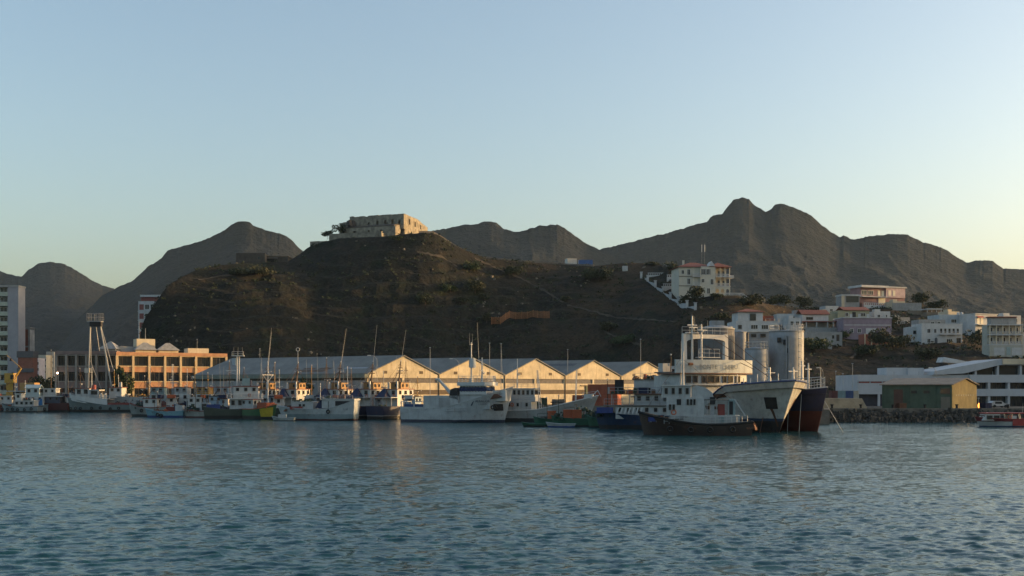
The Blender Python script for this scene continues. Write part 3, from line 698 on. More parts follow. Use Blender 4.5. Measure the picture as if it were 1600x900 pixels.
# ---------------------------------------------------------------- mansion and its garden wall
MD = 430
mh = thing("mansion", "cream three-storey mansion with red hipped roof and columned porches on the slope", "mansion", (X(1061, MD), MD, Z(462, MD)-1.0), R(6))
MZ = Z(462, MD)-1.0
M_MANS = mat("mansion_cream", (.50, .48, .40), .8, .12, .5, streak=.2, streak_col=(.3, .27, .2))
M_SHUT = mat("blue_grey_shutter", (.06, .075, .09), .7, .2)
ht = Z(417, MD)-MZ
MB().bx(0, 8.6, 0, 12, -9, ht).bx(8.6, 14.2, -.8, 12, -9, ht+.2).bx(14.2, 20.2, 4.0, 12, -9, ht).build("wall", M_MANS, mh)
for z in (ht-7.4, ht-3.7):
    MB().bx(-.12, 8.6, -.12, 0, z-.12, z+.12).build("string_course", M_FRAMED, mh)
MB().bx(-.15, 8.6, -.2, .0, ht-.25, ht+.02).build("cornice", M_WHITE, mh)
ms = win_mesh(1.15, 2.1, M_FRAME, 1); mss = win_mesh(1.0, 1.4, M_FRAME, 1)
wins(mh, mss, 0, 'F', [1.5], [ht-2.0]); wins(mh, ms, 0, 'F', [3.9], [ht-2.0, ht-5.6])
for u in (9.6, 11.4):
    put("window", ms, mh, (u, -.8, ht-1.9)); put("shutter", MB().bx(-.95, -.62, -.06, 0, -1.1, 1.1).bx(.62, .95, -.06, 0, -1.1, 1.1).mesh("shutter", M_SHUT), mh, (u, -.8, ht-1.9))
put("window", mss, mh, (9.4, -.8, ht-5.4)); put("window", ms, mh, (13.0, -.8, ht-5.8)); put("window", ms, mh, (11.6, -.8, ht-9.4))
wins(mh, ms, 20.2, 'R', [6.5, 9.5], [ht-2, ht-5.6])
hip(mh, 0, 14.2, 0, 12, ht+.1, 2.3, M_TILE, .7); hip(mh, 12.5, 20.4, -.4, 12, ht+.22, 2.0, M_TILE, .6)
MB().extr_y([(11.3, ht+.3), (14.2, ht+.3), (12.75, ht+2.3)], -1.2, 3).build("pediment", M_WHITE, mh)
MB().bx(2.8, 3.5, 5, 5.8, ht+1, ht+3.2).build("chimney", M_MANS, mh)
def porch(u0, u1, y0, y1, floors, cols, nm="porch"):
    for zf, hf in floors:
        MB().bx(u0-.15, u1+.15, y0-.15, y1, zf-.3, zf).build("porch_floor", M_WHITE, mh)
        for u in cols:
            MB().lathe((u, y0+.2, zf), [(.2, 0), (.17, .2), (.15, hf-.5), (.22, hf-.3)], 8).build("column", M_MANS, mh)
        b = MB().bx(u0, u1, y0, y0+.14, zf+.85, zf+1.0).bx(u1-.14, u1, y0, y1, zf+.85, zf+1.0)
        k = int((u1-u0)/.45)
        for i in range(k): b.bx(u0+.1+i*.45, u0+.26+i*.45, y0+.02, y0+.12, zf, zf+.85)
        b.build("balustrade", M_WHITE, mh)
porch(14.2, 20.4, -.6, 4.0, [(ht-3.6, 3.7), (ht-7.3, 3.7)], [14.5, 16.4, 18.3, 20.2])
porch(5.3, 8.5, -1.1, 0, [(ht-3.6, 3.5), (ht-7.2, 3.5)], [5.5, 8.3])
for u in (15.4, 17.3, 19.2):
    for z in (ht-2.3, ht-6.0): put("door", MB().bx(-.55, .55, -.08, 0, -1.2, 1.2).mesh("door", M_SHUT), mh, (u, 4.0, z))
MB().bx(20.2, 22.4, 1, 4.2, ht-4.1, ht-3.8).bx(20.2, 22.4, 1, 1.15, ht-3.8, ht-2.9).bx(22.25, 22.4, 1.15, 4.2, ht-3.8, ht-2.9).build("side_balcony", M_WHITE, mh)
# arched lower porch
b = MB(); zf = ht-11.2
for i in range(3):
    u0 = 14.3+i*2.05; pts = [(u0, zf), (u0+.3, zf), (u0+.3, zf+2.0)] + [(u0+1.02-.72*math.cos(a*math.pi/6), zf+2.0+.72*math.sin(a*math.pi/6)) for a in range(1, 6)] + [(u0+1.75, zf+2.0), (u0+1.75, zf), (u0+2.05, zf), (u0+2.05, ht-7.6), (u0, ht-7.6)]
    b.extr_y(pts, -.5, -.1)
b.build("arcade", M_MANS, mh)
MB().bx(13.5, 24, -5.2, -.6, zf-4.5, zf-.2).build("terrace", M_STONE, mh)
b = MB().bx(13.5, 24, -5.2, -5.0, zf+.6, zf+.8).bx(23.8, 24, -5, -.6, zf+.6, zf+.8)
for i in range(22): b.bx(13.6+i*.48, 13.8+i*.48, -5.18, -5.02, zf-.2, zf+.6)
b.build("terrace_balustrade", M_WHITE, mh)
b = MB()
for i in range(9): b.bx(24+i*.6, 24.6+i*.6, -5.0, -2.0, zf-4.6, zf-.4-i*.42)
b.bx(24, 24.2, -5.3, -5.1, zf-.4, zf+.8)
b.add([(24, -5.2, zf+.7), (29.4, -5.2, zf-3.1), (29.4, -5.2, zf-3.5), (24, -5.2, zf+.2), (24, -5.0, zf+.7), (29.4, -5.0, zf-3.1), (29.4, -5.0, zf-3.5), (24, -5.0, zf+.2)], [(0, 1, 2, 3), (7, 6, 5, 4), (0, 4, 5, 1), (3, 2, 6, 7)])
b.build("stairs", M_WHITE, mh)
# stepped white wall with posts running down the slope
gw = thing("garden_wall", "white stepped garden wall with square posts running down beside the mansion", "garden wall", (X(1040, 445), 445, Z(450, 445)))
M_GW = mat("garden_wall_white", (.40, .41, .41), .8, .2, .6, streak=.35, streak_col=(.3, .29, .27))
gp = [(1002, 425, 468), (1012, 433, 460), (1024, 440, 452), (1036, 448, 444), (1047.5, 456, 435), (1060, 463, 426), (1073.5, 470, 419), (1086.5, 478, 413)]
gp = [(X(a, D), D, max(Z(t, D)-1.2, HZ(X(a, D), D)+1.6)) for a, t, D in gp]; g0 = gw.location
for i, p in enumerate(gp):
    MB().bx(-.45, .45, -.45, .45, -9, .9).bx(-.6, .6, -.6, .6, .9, 1.15).build("post", M_GW, gw, loc=(p[0]-g0.x, p[1]-g0.y, p[2]-g0.z))
    if i:
        a, c = Vector(gp[i-1])-g0, Vector(p)-g0; nn = Vector((0, .22, 0)); top = min(a.z, c.z)
        b = MB(); dz = Vector((0, 0, 1))
        b.add([a-nn-dz*9, c-nn-dz*9, c-nn-dz*.1, a-nn-dz*1.5, a+nn-dz*9, c+nn-dz*9, c+nn-dz*.1, a+nn-dz*1.5], [(0, 1, 2, 3), (7, 6, 5, 4), (3, 2, 6, 7), (0, 3, 7, 4), (1, 5, 6, 2)])
        b.build("wall_panel", M_GW, gw)
for (a, b_, t, D, lab) in ((1012, 1040, 426, 468, "low white balustrade wall above the stepped garden wall"), (1042, 1061, 429, 455, "white annexe wall with dark doors left of the mansion"), (1036, 1056, 443, 446, "short white terrace balustrade below the mansion annexe")):
    th = thing("terrace_wall", lab, "garden wall", (X(a, D), D, Z(t, D)-5)); w = (b_-a)*D/FPX
    MB().bx(0, w, 0, .3, 0, 4.0).bx(0, w, -.08, .38, 4.75, 5.0).build("wall", M_GW, th)
    for i in range(int(w/.8)): MB().bx(i*.8+.2, i*.8+.45, .05, .25, 4.0, 4.75).build("baluster", M_GW, th)
    if a == 1042: MB().bx(1, 2, -.06, 0, 0.6, 3).build("door", M_SHUT, th); MB().bx(2.8, 3.8, -.06, 0, 0.6, 3).build("door", M_SHUT, th)
# ---------------------------------------------------------------- houses on the right-hand slope
def house(lab, pxl, pxr, pyt, D, yaw=0, depth=8.0, pyb=None, name="house", cat="house", group="houses on the hillside"):
    w = (pxr-pxl)*D/FPX/max(.5, math.cos(R(yaw))); zt = Z(pyt, D)
    zb = min(HZ(X(pxl, D), D), HZ(X(pxr, D), D), HZ(X(pxr, D), D+depth))-1.0 if pyb is None else Z(pyb, D)
    zb = min(zb, zt-4)
    t = thing(name, lab, cat, (X(pxl, D), D, zb), R(yaw), group)
    return t, w, zt-zb
def C(name, c): return mat(name, c, .85, .2, .5, streak=.3, streak_col=tuple(v*.45 for v in c))
M_PINK = C("pink_wall", (.27,.165,.165)); M_LAV = C("lavender_wall", (.25,.20,.24)); M_BUFF = C("buff_wall", (.32,.31,.21)); M_TAN = C("tan_wall", (.19,.16,.12))
W12 = win_mesh(1.1, 1.3); W20 = win_mesh(2.0, 1.2, None, 2); W09 = win_mesh(.9, 1.0, M_FRAMED); DOORM = MB().bx(-.5, .5, -.07, 0, 0, 2.2).mesh("door", M_WOODD)
# white house above the silos (upper storey with red roof, long lower storey)
t, w, h = house("white house with red tiled upper storey just behind the silos", 1150, 1218, 503, 330, 4, 10, 548)
shell(t, w, 10, h, M_WHITE, parapet=.3)
shell(t, 7.6, 7, 3.2, M_WHITE, h, 1.0, 1.2, name="upper_storey"); hip(t, 1.0, 8.6, 1.2, 8.2, h+3.2, 1.1, M_TILE, .5)
MB().bx(4.6, 6.4, 1.0, 1.2, h+.5, h+2.6).build("window", GLASS, t); MB().bx(9.3, 12.2, 2, 6, h, h+2).build("stair_head", M_TILE, t)
for u, m_ in ((1.2, W09), (5.6, W20), (8.8, W20), (12.2, W12)): put("window", m_, t, (u, 0, h-1.5))
put("window", W12, t, (3, 0, h-5)); MB().bx(2.6, 9.4, -1.6, 0, h-8.2, h-3.0).build("porch_block", M_WHITE, t)
for u in (4.2, 7.8): put("window", W09, t, (u, -1.6, h-4.1))
rail(t, [(9, -.1, h), (w, -.1, h)], 1.0)
# white house, long red roof with red veranda
t, w, h = house("white house with long red tiled roof and a red roofed veranda", 1254, 1295, 491.5, 402, 3, 7)
shell(t, w, 7, h, M_WHITE); gable(t, 0, w, 0, 7, h, 1.8, M_TILE, .5)
put("window", win_mesh(2.4, .8, M_FRAMED, 2), t, (2.6, 0, h-1.4))
MB().bx(-.5, w+4.5, -4, -.05, h-2.9, h-2.6).build("veranda_roof", M_TILE, t)
for u in (.2, 4, 8, w+.5, w+4): MB().bx(u-.15, u+.15, -3.9, -3.6, 0, h-2.9).build("post", M_WHITE, t)
MB().bx(-.5, w+4.7, -4.4, -4.1, -2, h-5.0).build("veranda_wall", M_GREYW, t)
MB().extr_x([(-.2, h), (7.2, h), (3.5, h+1.7)], w, w+.25).build("gable_end", M_WHITE, t); put("window", W09, t, (w, 3.5, h-1.2), (0, 0, R(90)))
t, w, h = house("low white annexe with flat roof left of the veranda house", 1214, 1255, 492, 408, 0, 6)
shell(t, w, 6, h, M_WHITE, parapet=.4); put("window", W09, t, (6, 0, h-1.2)); MB().bx(6.5, 9.2, 1, 4, h, h+1.8).build("stair_head", M_GREYW, t)
t, w, h = house("small white house with tan side behind the red roofs", 1290, 1311, 479, 452, 8, 6)
shell(t, w, 6, h, M_WHITE, parapet=.3); put("window", W12, t, (2.5, 0, h-1.6)); MB().bx(1.6, w+.3, -1.5, 0, h-3.4, h-3.1).build("canopy", M_TAN, t)
t, w, h = house("buff single-storey house with low red roof and two openings", 1309, 1360, 485, 425, 5, 8)
shell(t, w, 8, h, M_BUFF); gable(t, 2.5, w-.3, 0, 8, h, 1.5, M_TILE, .4); shell(t, 3.6, 5, 3.2, M_BUFF, h-4.2, -3.6, 1, name="side_wing")
put("window", W12, t, (3.6, 0, h-1.6)); MB().bx(5.8, 7.2, -.05, .02, h-2.6, h-.6).build("opening", M_DARK, t); put("window", W20, t, (10, 0, h-1.6))
t, w, h = house("large lavender building with a white trimmed flat top and arcade", 1318, 1395, 497, 392, 4, 10)
shell(t, w, 10, h, M_LAV, parapet=.0); MB().bx(-.2, w+.2, -.25, 10.2, h, h+.35).build("cornice", M_WHITE, t)
for i in range(5): MB().bx(2.5+i*3.1, 3.3+i*3.1, .2, .6, h+.35, h+1.5).build("parapet_post", M_WHITE, t)
MB().bx(0.3, w-.3, -.1, 0, h-2.6, h-2.3).build("string_course", M_WHITE, t); MB().bx(8.2, 11.8, -.12, 0, h-6.5, h-3.6).build("shutter", M_WHITE, t)
for u in (3.0, 5.8, 14.4): put("window", W12, t, (u, 0, h-4.5))
t, w, h = house("low rust red house with cream posts under the lavender building", 1350, 1393, 523, 378, 4, 5)
shell(t, w, 5, h, C("rust_wall", (.30, .10, .065)), parapet=.2)
for u in (.3, 2.6, w-.3): MB().bx(u-.18, u+.18, -.2, 0, 0, h+.4).build("post", M_CREAM, t)
put("door", DOORM, t, (4.2, 0, h-3)); put("window", W09, t, (7, 0, h-1.4))
# pink modern house
t, w, h = house("pink modern house with white roof slabs and pale lit-window panels above the others", 1347, 1428, 463, 474, 20, 10)
h0 = h
MB().bx(0, w, 1.5, 10, 0, h0+.0).bx(0, 8.5, 0, 1.5, 0, h0-2.8).build("wall", M_PINK, t)
shell(t, 13, 7, 4.0, M_PINK, h0, .3, 1.5, name="upper_storey"); shell(t, w-13.6, 7.4, 4.2, C("pale_pink_wall", (.50, .38, .37)), h0, 13.4, 1.0, name="side_wing")
MB().bx(-.6, 13.5, -.5, 9, h0+4.0, h0+4.9).bx(13.3, w+.4, .6, 9, h0+4.3, h0+4.8).build("roof", M_WHITE, t)
MB().bx(-.4, 13.2, -.6, 1.5, h0-.2, h0+.15).build("balcony_slab", M_WHITE, t)
PD = MB().bx(-.65, .65, -.08, 0, -1.2, 1.2).mesh("door", mat("lit_window_door_paint", (.62, .58, .44), .6, .1)); PDF = PD  # lit windows as flat panels, their brightness put into the pale colour
for u in (10.0, 12.0): put("door", PD, t, (u, 1.5, h0+1.7))
for u in (15.2, 17.6): put("door", PD, t, (u, 1.0, h0+1.9))
for u in (2.2, 5.6): put("window", win_mesh(2.6, 1.8, None, 2), t, (u, 1.5, h0+1.8))
MB().bx(9.6, 13.2, 1.3, 1.5, h0-3.0, h0-.3).build("garage_door", mat("lit_window_door_paint", (.62, .58, .44)), t)
rail(t, [(-.4, -.5, h0+.1), (9.6, -.5, h0+.1)], 1.0)
b = MB().bx(-2, w+3, -4, -3.7, 0, h0-4.0)
for i in range(24): b.bx(-2+i*1.05, -1.7+i*1.05, -4, -3.75, h0-4.0, h0-3.2)
b.bx(-2, w+3, -4.05, -3.7, h0-3.2, h0-3.0).build("balustrade", M_WHITE, t)
t, w, h = house("glass fronted white pavilion left of the pink house", 1315, 1344, 460.5, 470, 6, 6)
shell(t, w, 6, h-.5, M_GREYW); MB().bx(-.3, w+.3, -.5, 6.3, h-.5, h+.1).build("roof", M_WHITE, t); MB().bx(2, w-.4, -.1, 0, h-3.2, h-.6).build("window", GLASS, t); MB().bx(-.1, 1.2, -.3, 0, 0, h-.5).build("pillar", M_CREAM, t)
t, w, h = house("grey flat roofed garage with a blue door below the veranda house", 1252, 1316, 520, 372, 0, 6)
shell(t, w, 6, h, M_GREYW, parapet=.3); MB().bx(5.0, 8.6, -.08, 0, h-3.2, h-.6).build("garage_door", mat("blue_door", (.05, .09, .17), .6, .2), t); put("window", W09, t, (10.6, 0, h-1.4)); put("door", DOORM, t, (12.4, 0, h-2.8))
# terraces and walls
for (a, b_, tp, D, c, lab) in ((1395, 1440, 474, 462, M_GREYW, "long grey retaining wall below the pink house"), (1418, 1448, 486, 452, M_TAN, "tan terrace wall between pink house and white houses"), (1440, 1470, 492, 446, M_TAN, "darker tan retaining wall with a curved top"), (1262, 1300, 521, 366, M_GREYW, "low grey garden wall under the veranda house")):
    th = thing("retaining_wall", lab, "wall", (X(a, D), D, Z(tp, D)-6)); w = (b_-a)*D/FPX
    MB().bx(0, w, 0, .5, 0, 6).bx(-.1, w+.1, -.1, .6, 6, 6.2).build("wall", c, th)
t, w, h = house("small cream pergola house with a white slatted top", 1448, 1482, 482, 448, 6, 5)
shell(t, w*.95, 5, h-1.5, M_TAN); MB().bx(0, w*.75, -.2, 5, h-.4, h).build("pergola_roof", M_WHITE, t)
for u in (.3, 2.2, 4.2, 6.2): MB().bx(u-.12, u+.12, 0, .25, h-1.5, h-.4).build("post", M_WHITE, t)
for a, b_, tp, D, yw, c, lab in ((1284, 1304, 488, 440, 10, M_CREAM, "small cream house squeezed between white house and buff house"), (1366, 1392, 488, 432, 6, M_WHITE, "low white house above the lavender building's right half"), (1398, 1424, 497, 424, 14, M_GREYW, "grey two-window house right of the lavender building"), (1482, 1502, 488, 440, 20, M_CREAM, "small cream house behind the long pale blue one"), (1568, 1600, 494, 420, 18, M_WHITE, "white house with sunlit side behind the balcony building"), (1232, 1252, 498, 396, 5, M_WHITE, "small white cottage left of the veranda house"), (1395, 1416, 472, 468, 12, M_CREAM, "cream garden house just below the pink house")):
    t, w, h = house(lab, a, b_, tp, D, yw, 6)
    shell(t, w, 6, h, c, parapet=.4); MB().bx(w*.1, w*.45, 1, 3.5, h, h+1.3).build("stair_head", c, t)
    for u in (.28, .72): put("window", W12, t, (w*u, 0, h-1.6))
    put("window", W09, t, (w, 3, h-1.6), (0, 0, R(90)))
# white houses at the right
t, w, h = house("white two-storey house with arched door and upper gallery of dark windows", 1440, 1506, 507.5, 380, 5, 8)
shell(t, w, 8, h, M_WHITE, parapet=.5)
zz = h-2.1
put("window", W12, t, (2.6, 0, zz)); put("window", win_mesh(.8, 1.3), t, (4.9, 0, zz)); put("window", W12, t, (2.6, 0, zz-3.4)); put("window", W20, t, (10.0, 0, zz-3.4)); put("window", win_mesh(1.6, 2.0, M_FRAMED), t, (13.2, 0, zz-3.5))
b = MB().bx(-.45, .45, -.08, 0, 0, 1.7).lathe((0, -.04, 1.7), [(.45, -.0), (.45, .02)], 12); MB().extr_y([(-.5, 0), (.5, 0), (.5, 1.8)] + [(.5*math.cos(a*math.pi/8), 1.8+.5*math.sin(a*math.pi/8)) for a in range(1, 8)] + [(-.5, 1.8)], -.08, 0).build("door", M_SHUT, t, loc=(5.2, 0, zz-4.6))
for i in range(5): put("window", win_mesh(.85, 1.6, None, 0), t, (7.0+i*1.5, 0, zz+.05))
MB().bx(6.2, 14.0, -1.1, 0, zz-1.35, zz-1.1).build("balcony_slab", M_WHITE, t); rail(t, [(6.2, -1.05, zz-1.1), (14, -1.05, zz-1.1)], .9, M_WHITE)
for u in (8.3, 11.9): MB().bx(u-.12, u+.12, -1.05, -.85, zz-5, zz-1.35).build("post", M_WHITE, t)
t, w, h = house("small white cube house with one dark window beside the gallery house", 1421, 1439, 512, 384, 0, 6)
shell(t, w, 6, h, M_WHITE, parapet=.3); put("window", win_mesh(1.4, 1.0, M_FRAMED), t, (2.1, 0, h-1.6))
t, w, h = house("dark roofed grey house behind the white gallery house", 1436, 1478, 500, 400, 3, 7)
shell(t, w, 7, h, M_GREYW, parapet=.2); put("window", W12, t, (5, 0, h-1.3)); put("window", W12, t, (7.4, 0, h-1.3))
t, w, h = house("long pale blue white house with a sunlit stepped right end", 1468, 1524, 493, 408, 7, 9)
shell(t, w, 9, h, C("pale_blue_white", (.38,.42,.44)), parapet=.4)
put("window", W20, t, (5.6, 0, h-2)); put("window", win_mesh(.7, .6), t, (8.6, 0, h-1.6)); put("window", W20, t, (11.6, 0, h-2)); put("window", W12, t, (11.8, 0, h-5))
for u in (9.6, 11): MB().lathe((u, 4, h+.3), [(.5, 0), (.5, 1.1), (.2, 1.3)], 10).build("water_tank", M_WHITE, t)
t, w, h = house("white house with red window shades and pale lit-window panels right of the pale blue house", 1524, 1566, 492, 402, 24, 8)
shell(t, w, 8, h, M_WHITE, parapet=.3); MB().bx(-.2, w+.2, -.3, 8.2, h+.3, h+.6).build("cornice", M_WHITE, t)
for u in (1.4, 3.2, 7.0, 8.6): put("door", PD, t, (u, 0, h-2.2))  # lit windows again, their shine carried by the same pale panels
for u in (2.3, 7.8): MB().add([(u-1.6, 0, h-.4), (u+1.6, 0, h-.4), (u+1.6, -.9, h-1.0), (u-1.6, -.9, h-1.0)], [(0, 1, 2, 3)]).build("awning", mat("red_awning", (.35, .06, .05), .8, .2), t)
MB().bx(-.1, w, -1.5, 0, h-3.7, h-3.4).build("balcony_slab", M_WHITE, t)
t, w, h = house("cream building of stacked balconies with arched openings at the right edge", 1546, 1599, 507, 352, 2, 9, None)
shell(t, w, 3.6, h, C("ivory_wall", (.40,.39,.33)), 0, 0, 1.6)
shell(t, w*.78, 2.6, 2.4, M_GREYW, h, 1.6, 2.4, name="roof_storey"); MB().bx(1.2, w*.82+1, 1.8, 5.2, h+2.4, h+2.7).build("roof", M_TILE, t)
for k, z in enumerate((h-.1, h-3.3, h-6.5)):
    MB().bx(-.2, w+.2, -.1, 1.6, z-.15, z+.15).build("balcony_slab", M_WHITE, t)
    if k < 2:
        for i in range(6): MB().bx(i*2.1+.05, i*2.1+.35, 0, .3, z-3.1, z-.15).build("column", M_CREAM, t)
        for i in range(5): put("window", win_mesh(1.0, 1.7), t, (1.2+i*2.1, 1.6, z-1.7))
        b = MB().bx(0, w, .02, .2, z-2.3, z-2.15)
        for i in range(24): b.bx(.1+i*.48, .28+i*.48, .04, .18, z-3.1, z-2.3)
        b.build("balustrade", M_WHITE, t)
MB().bx(0, w, 0, 1.6, 0, h-6.65).build("lower_wall", C("ivory_wall", (.40,.39,.33)), t)
for u in (3.2, 9.0): MB().bx(u-1.7, u+1.7, -.07, 0, h-9.8, h-7.4).build("garage_door", M_WHITE, t)
MB().bx(5.6, 6.8, -.07, 0, h-9.8, h-7.2).build("door", mat("aqua_door", (.28, .36, .36), .7, .2), t)
t, w, h = house("plain white house stepping down beyond the balcony building", 1597, 1640, 523, 356, 0, 8)
shell(t, w, 8, h, M_WHITE, parapet=.4); put("window", W12, t, (2, 0, h-3.4)); put("window", W12, t, (5, 0, h-3.4))
# ---------------------------------------------------------------- modern white building, sheds and clutter on the right-hand quay
WD = 262
wb = thing("terminal_building", "big white modern building with sloped roof and strip windows on the right quay", "building", (X(1340, WD), WD, LAND_Z), R(2))
s = WD/FPX; zt = Z(585.5, WD)-LAND_Z; z1 = Z(597, WD)-LAND_Z; z2 = Z(616, WD)-LAND_Z
M_TW = mat("terminal_white", (.40, .42, .44), .75, .14, .3, streak=.3, streak_col=(.3, .3, .3))
LW = 27.0; FWd = 56.0
MB().bx(0, LW, 0, 16, z2, z1-.25).bx(0, LW, 0, 16, z1+.15, zt).bx(0, LW, .35, 15.6, z1-.25, z1+.15).build("wall", M_TW, wb)
for i in range(9): MB().bx(.4+i*2.95, 2.9+i*2.95, .12, .34, z1-.25, z1+.15).build("window_strip", MATS["dull_red"], wb)
MB().bx(.5, LW, 1.4, 15, 0, z2).build("undercroft", mat("dark_slate_wall", (.055, .055, .07), .8, .3), wb)
for u in (5.2, 12, 19): MB().bx(u-.25, u+.25, 0, .5, 0, z2).build("pillar", M_TW, wb)
MB().bx(8.1, 13.2, 3, 9, zt, zt+1.75).bx(13.2, 17.1, 2.6, 9, zt, zt+1.7).build("penthouse", M_TW, wb)
# right half: floor bands, deep glazing, rising roof
bandz = [(z1-.1, zt), (Z(619, WD)-LAND_Z, Z(607.6, WD)-LAND_Z)]
for a, c in bandz: MB().bx(LW, FWd, -.35, 15, a, c).build("floor_band", M_TW, wb)
for a, c in ((0, bandz[1][0]), (bandz[1][1], bandz[0][0])):
    for i in range(6):
        u0 = LW+.2+i*4.8; g = MB().bx(u0, u0+4.4, 1.1, 1.2, a, c).build("glazing", GLASS, wb)
        f = MB()
        for j in range(5): f.bx(u0+j*1.07, u0+j*1.07+.08, 1.02, 1.14, a, c)
        f.build("window_frame", M_FRAMED, g)
    for i in range(7): MB().bx(LW+i*4.8-.28, LW+i*4.8+.28, -.2, 1.2, a, c).build("pillar", M_TW, wb)
MB().bx(LW, FWd, 1.25, 15, 0, zt).build("inner_wall", M_WOODD, wb)
zr = Z(560.5, WD)-LAND_Z; u0, u1 = 18.0, 34.8
MB().extr_y([(u0, zt-.02), (u0+.3, zt+.85), (u1, zr), (FWd, zr), (FWd, zr-1.5), (u1-.6, zr-1.5), (u0+7.5, zt+.3)], -.6, 15).build("roof", M_TW, wb)
MB().extr_y([(u0+7.7, zt+.02), (u1-.6, zr-1.52), (FWd-.3, zr-1.52), (FWd-.3, zt+.02)], .9, 14).build("clerestory", GLASS, wb)
for u in (28.5, 33.9, 39.5, 45): MB().bx(u-.25, u+.25, -.3, .85, zt, min(zr-1.5, zt+.35+(u-u0-7.5)*.23)).build("pillar", M_TW, wb)
MB().bx(34.8, FWd, -.9, -.62, zr-1.3, zr).build("fascia", M_CREAM, wb)  # cream colour stands for low sun on the white roof edge
MB().extr_y([(27.5, zr-.4), (34.5, zr-.9), (34.5, zr-.3), (28, zr+.9)], 16, 20).build("rear_roof", M_WHITE, wb)
for i in range(5): MB().tube((9+i*6, .5, zt), (9+i*6, .5, zt+.8), .09).build("vent_pipe", M_STEEL, wb)
# green and yellow shed
sh = thing("quay_shed", "green quay shed with a sunlit yellow gable end and low pitched roof", "shed", (X(1487, 222), 222, LAND_Z), R(-40))
SL, SDp = 14.3, 15.5; hs = Z(601.5, 222)-LAND_Z
MB().bx(-SL, 0, 0, SDp, 0, hs).build("wall", mat("shed_green", (.075, .105, .07), .85, .35, .5, streak=.5, streak_col=(.04, .045, .035)), sh)
MB().extr_x([(0, 0), (SDp, 0), (SDp, hs), (SDp/2, hs+1.3), (0, hs)], .0, .12).build("gable_wall", mat("shed_yellow", (.36, .25, .09), .85, .3, .5, streak=.5, streak_col=(.15, .11, .05)), sh)
gable(sh, -SL, .1, 0, SDp, hs, 1.35, mat("shed_roof", (.26, .20, .15), .8, .3, .6), .45)
MB().bx(-11.8, -9.9, -.08, 0, 0, hs-.9).build("door", mat("shed_door_brown", (.10, .05, .035), .8, .3), sh)
for u in (-7.6, -5.0): MB().bx(u-.6, u+.6, -.06, .0, hs-1.7, hs-1.15).build("window", GLASS, sh)
MB().bx(-2.2, -.3, -.06, 0, hs-1.8, hs-.7).build("window", GLASS, sh); MB().bx(-2.1, -.3, -.12, -.02, .1, 2.4).build("notice_board", M_TAN, sh)
for u in (-SL+.1, -8.7, -3.2): MB().bx(u-.1, u+.1, -.1, 0, 0, hs).build("pilaster", mat("shed_green", (0, 0, 0)), sh)
b = MB()
for i in range(8): b.bx(.12, .17, 2.2+i*1.5, 2.6+i*1.5, 2.6, 2.9)
b.build("vent_block", M_CREAM, sh)
# battered concrete block with containers behind it
D = 221
th = thing("concrete_block", "sloping sided tan concrete block on the quay right of the ships", "concrete block", (X(1288, D), D, LAND_Z)); w = 64*D/FPX; hh = Z(622.5, D)-LAND_Z
MB().add([(-.6, 0, 0), (w+.5, 0, 0), (w+.5, 7, 0), (-.6, 7, 0), (0, .5, hh), (w-.5, .5, hh), (w-.5, 6.5, hh), (0, 6.5, hh)], [(0, 1, 5, 4), (1, 2, 6, 5), (2, 3, 7, 6), (3, 0, 4, 7), (4, 5, 6, 7)]).build("block", mat("tan_concrete", (.30, .25, .17), .9, .35, .5, bump=.15), th)
def container(lab, pxl, w, D, z, col, h=2.5, yaw=0, group="shipping containers", L=None, nm="container"):
    m = mat("container_%02d%02d%02d" % tuple(int(c*99) for c in col), col, .6, .3, .5, streak=.4)
    th = thing(nm, lab, "container", (X(pxl, D), D, z), R(yaw), group); d = L or 2.4
    b = MB().bx(0, w, .06, d-.06, .12, h-.12)
    n_ = max(3, int(w/.3))
    for i in range(n_): b.bx((i+.2)*w/n_, (i+.65)*w/n_, 0, .06, .15, h-.15)
    b.build("body", m, th)
    f = MB().bx(-.04, w+.04, -.03, d+.03, 0, .12).bx(-.04, w+.04, -.03, d+.03, h-.12, h)
    for x in (0, w-.14):
        for y in (-.02, d-.12): f.bx(x, x+.14, y, y+.14, .12, h-.12)
    f.build("frame", m, th); return th
zb = LAND_Z
for pxl, wp, col, lab in ((1300, 9, (.12, .04, .04), "dark red tank container behind the concrete block"), (1309, 12, (.20, .30, .32), "teal site container behind the concrete block"), (1321.5, 12, (.04, .08, .20), "blue site container between teal and cream ones"), (1334, 8, (.50, .45, .36), "cream cabin container at the right of the blue one")):
    container(lab, pxl, wp*232/FPX, 232, zb, col, Z(610.5, 232)-zb, 0, "site containers behind the concrete block")
container("white container in low sun on the ridge road", 887, 4.4, 493, Z(414, 493), (.55, .54, .50), 3.0, 18, "cabins on the ridge", 3.5)
container("blue cabin with pale stripe next to the white one on the ridge", 904.5, 6.2, 494, Z(415, 494), (.06, .14, .34), 2.6, 4, "cabins on the ridge", 3)
container("small white cabin at the end of the ridge wall", 973, 2.2, 480, Z(424, 480), (.5, .5, .48), 2.4, 0, "cabins on the ridge", 2)
RC = (.36, .095, .045)
for i, (pxl, D, z, lab) in enumerate(((918, 262, LAND_Z, "red container at the quay, bottom left of the stack"), (918.5, 262.2, LAND_Z+2.62, "red container on top of the left one behind the curved white bow"), (941, 258, LAND_Z, "red container at the quay right of the stacked pair"), (940.4, 258.2, LAND_Z+2.62, "red container on top of the right-hand one by the wreck's stern"), (894, 266, LAND_Z, "red container partly hidden by the white bow"))):
    container(lab, pxl, 3.6 if i < 4 else 6.0, D, z, RC, 2.6, -14, "red containers on the quay", 6.1)
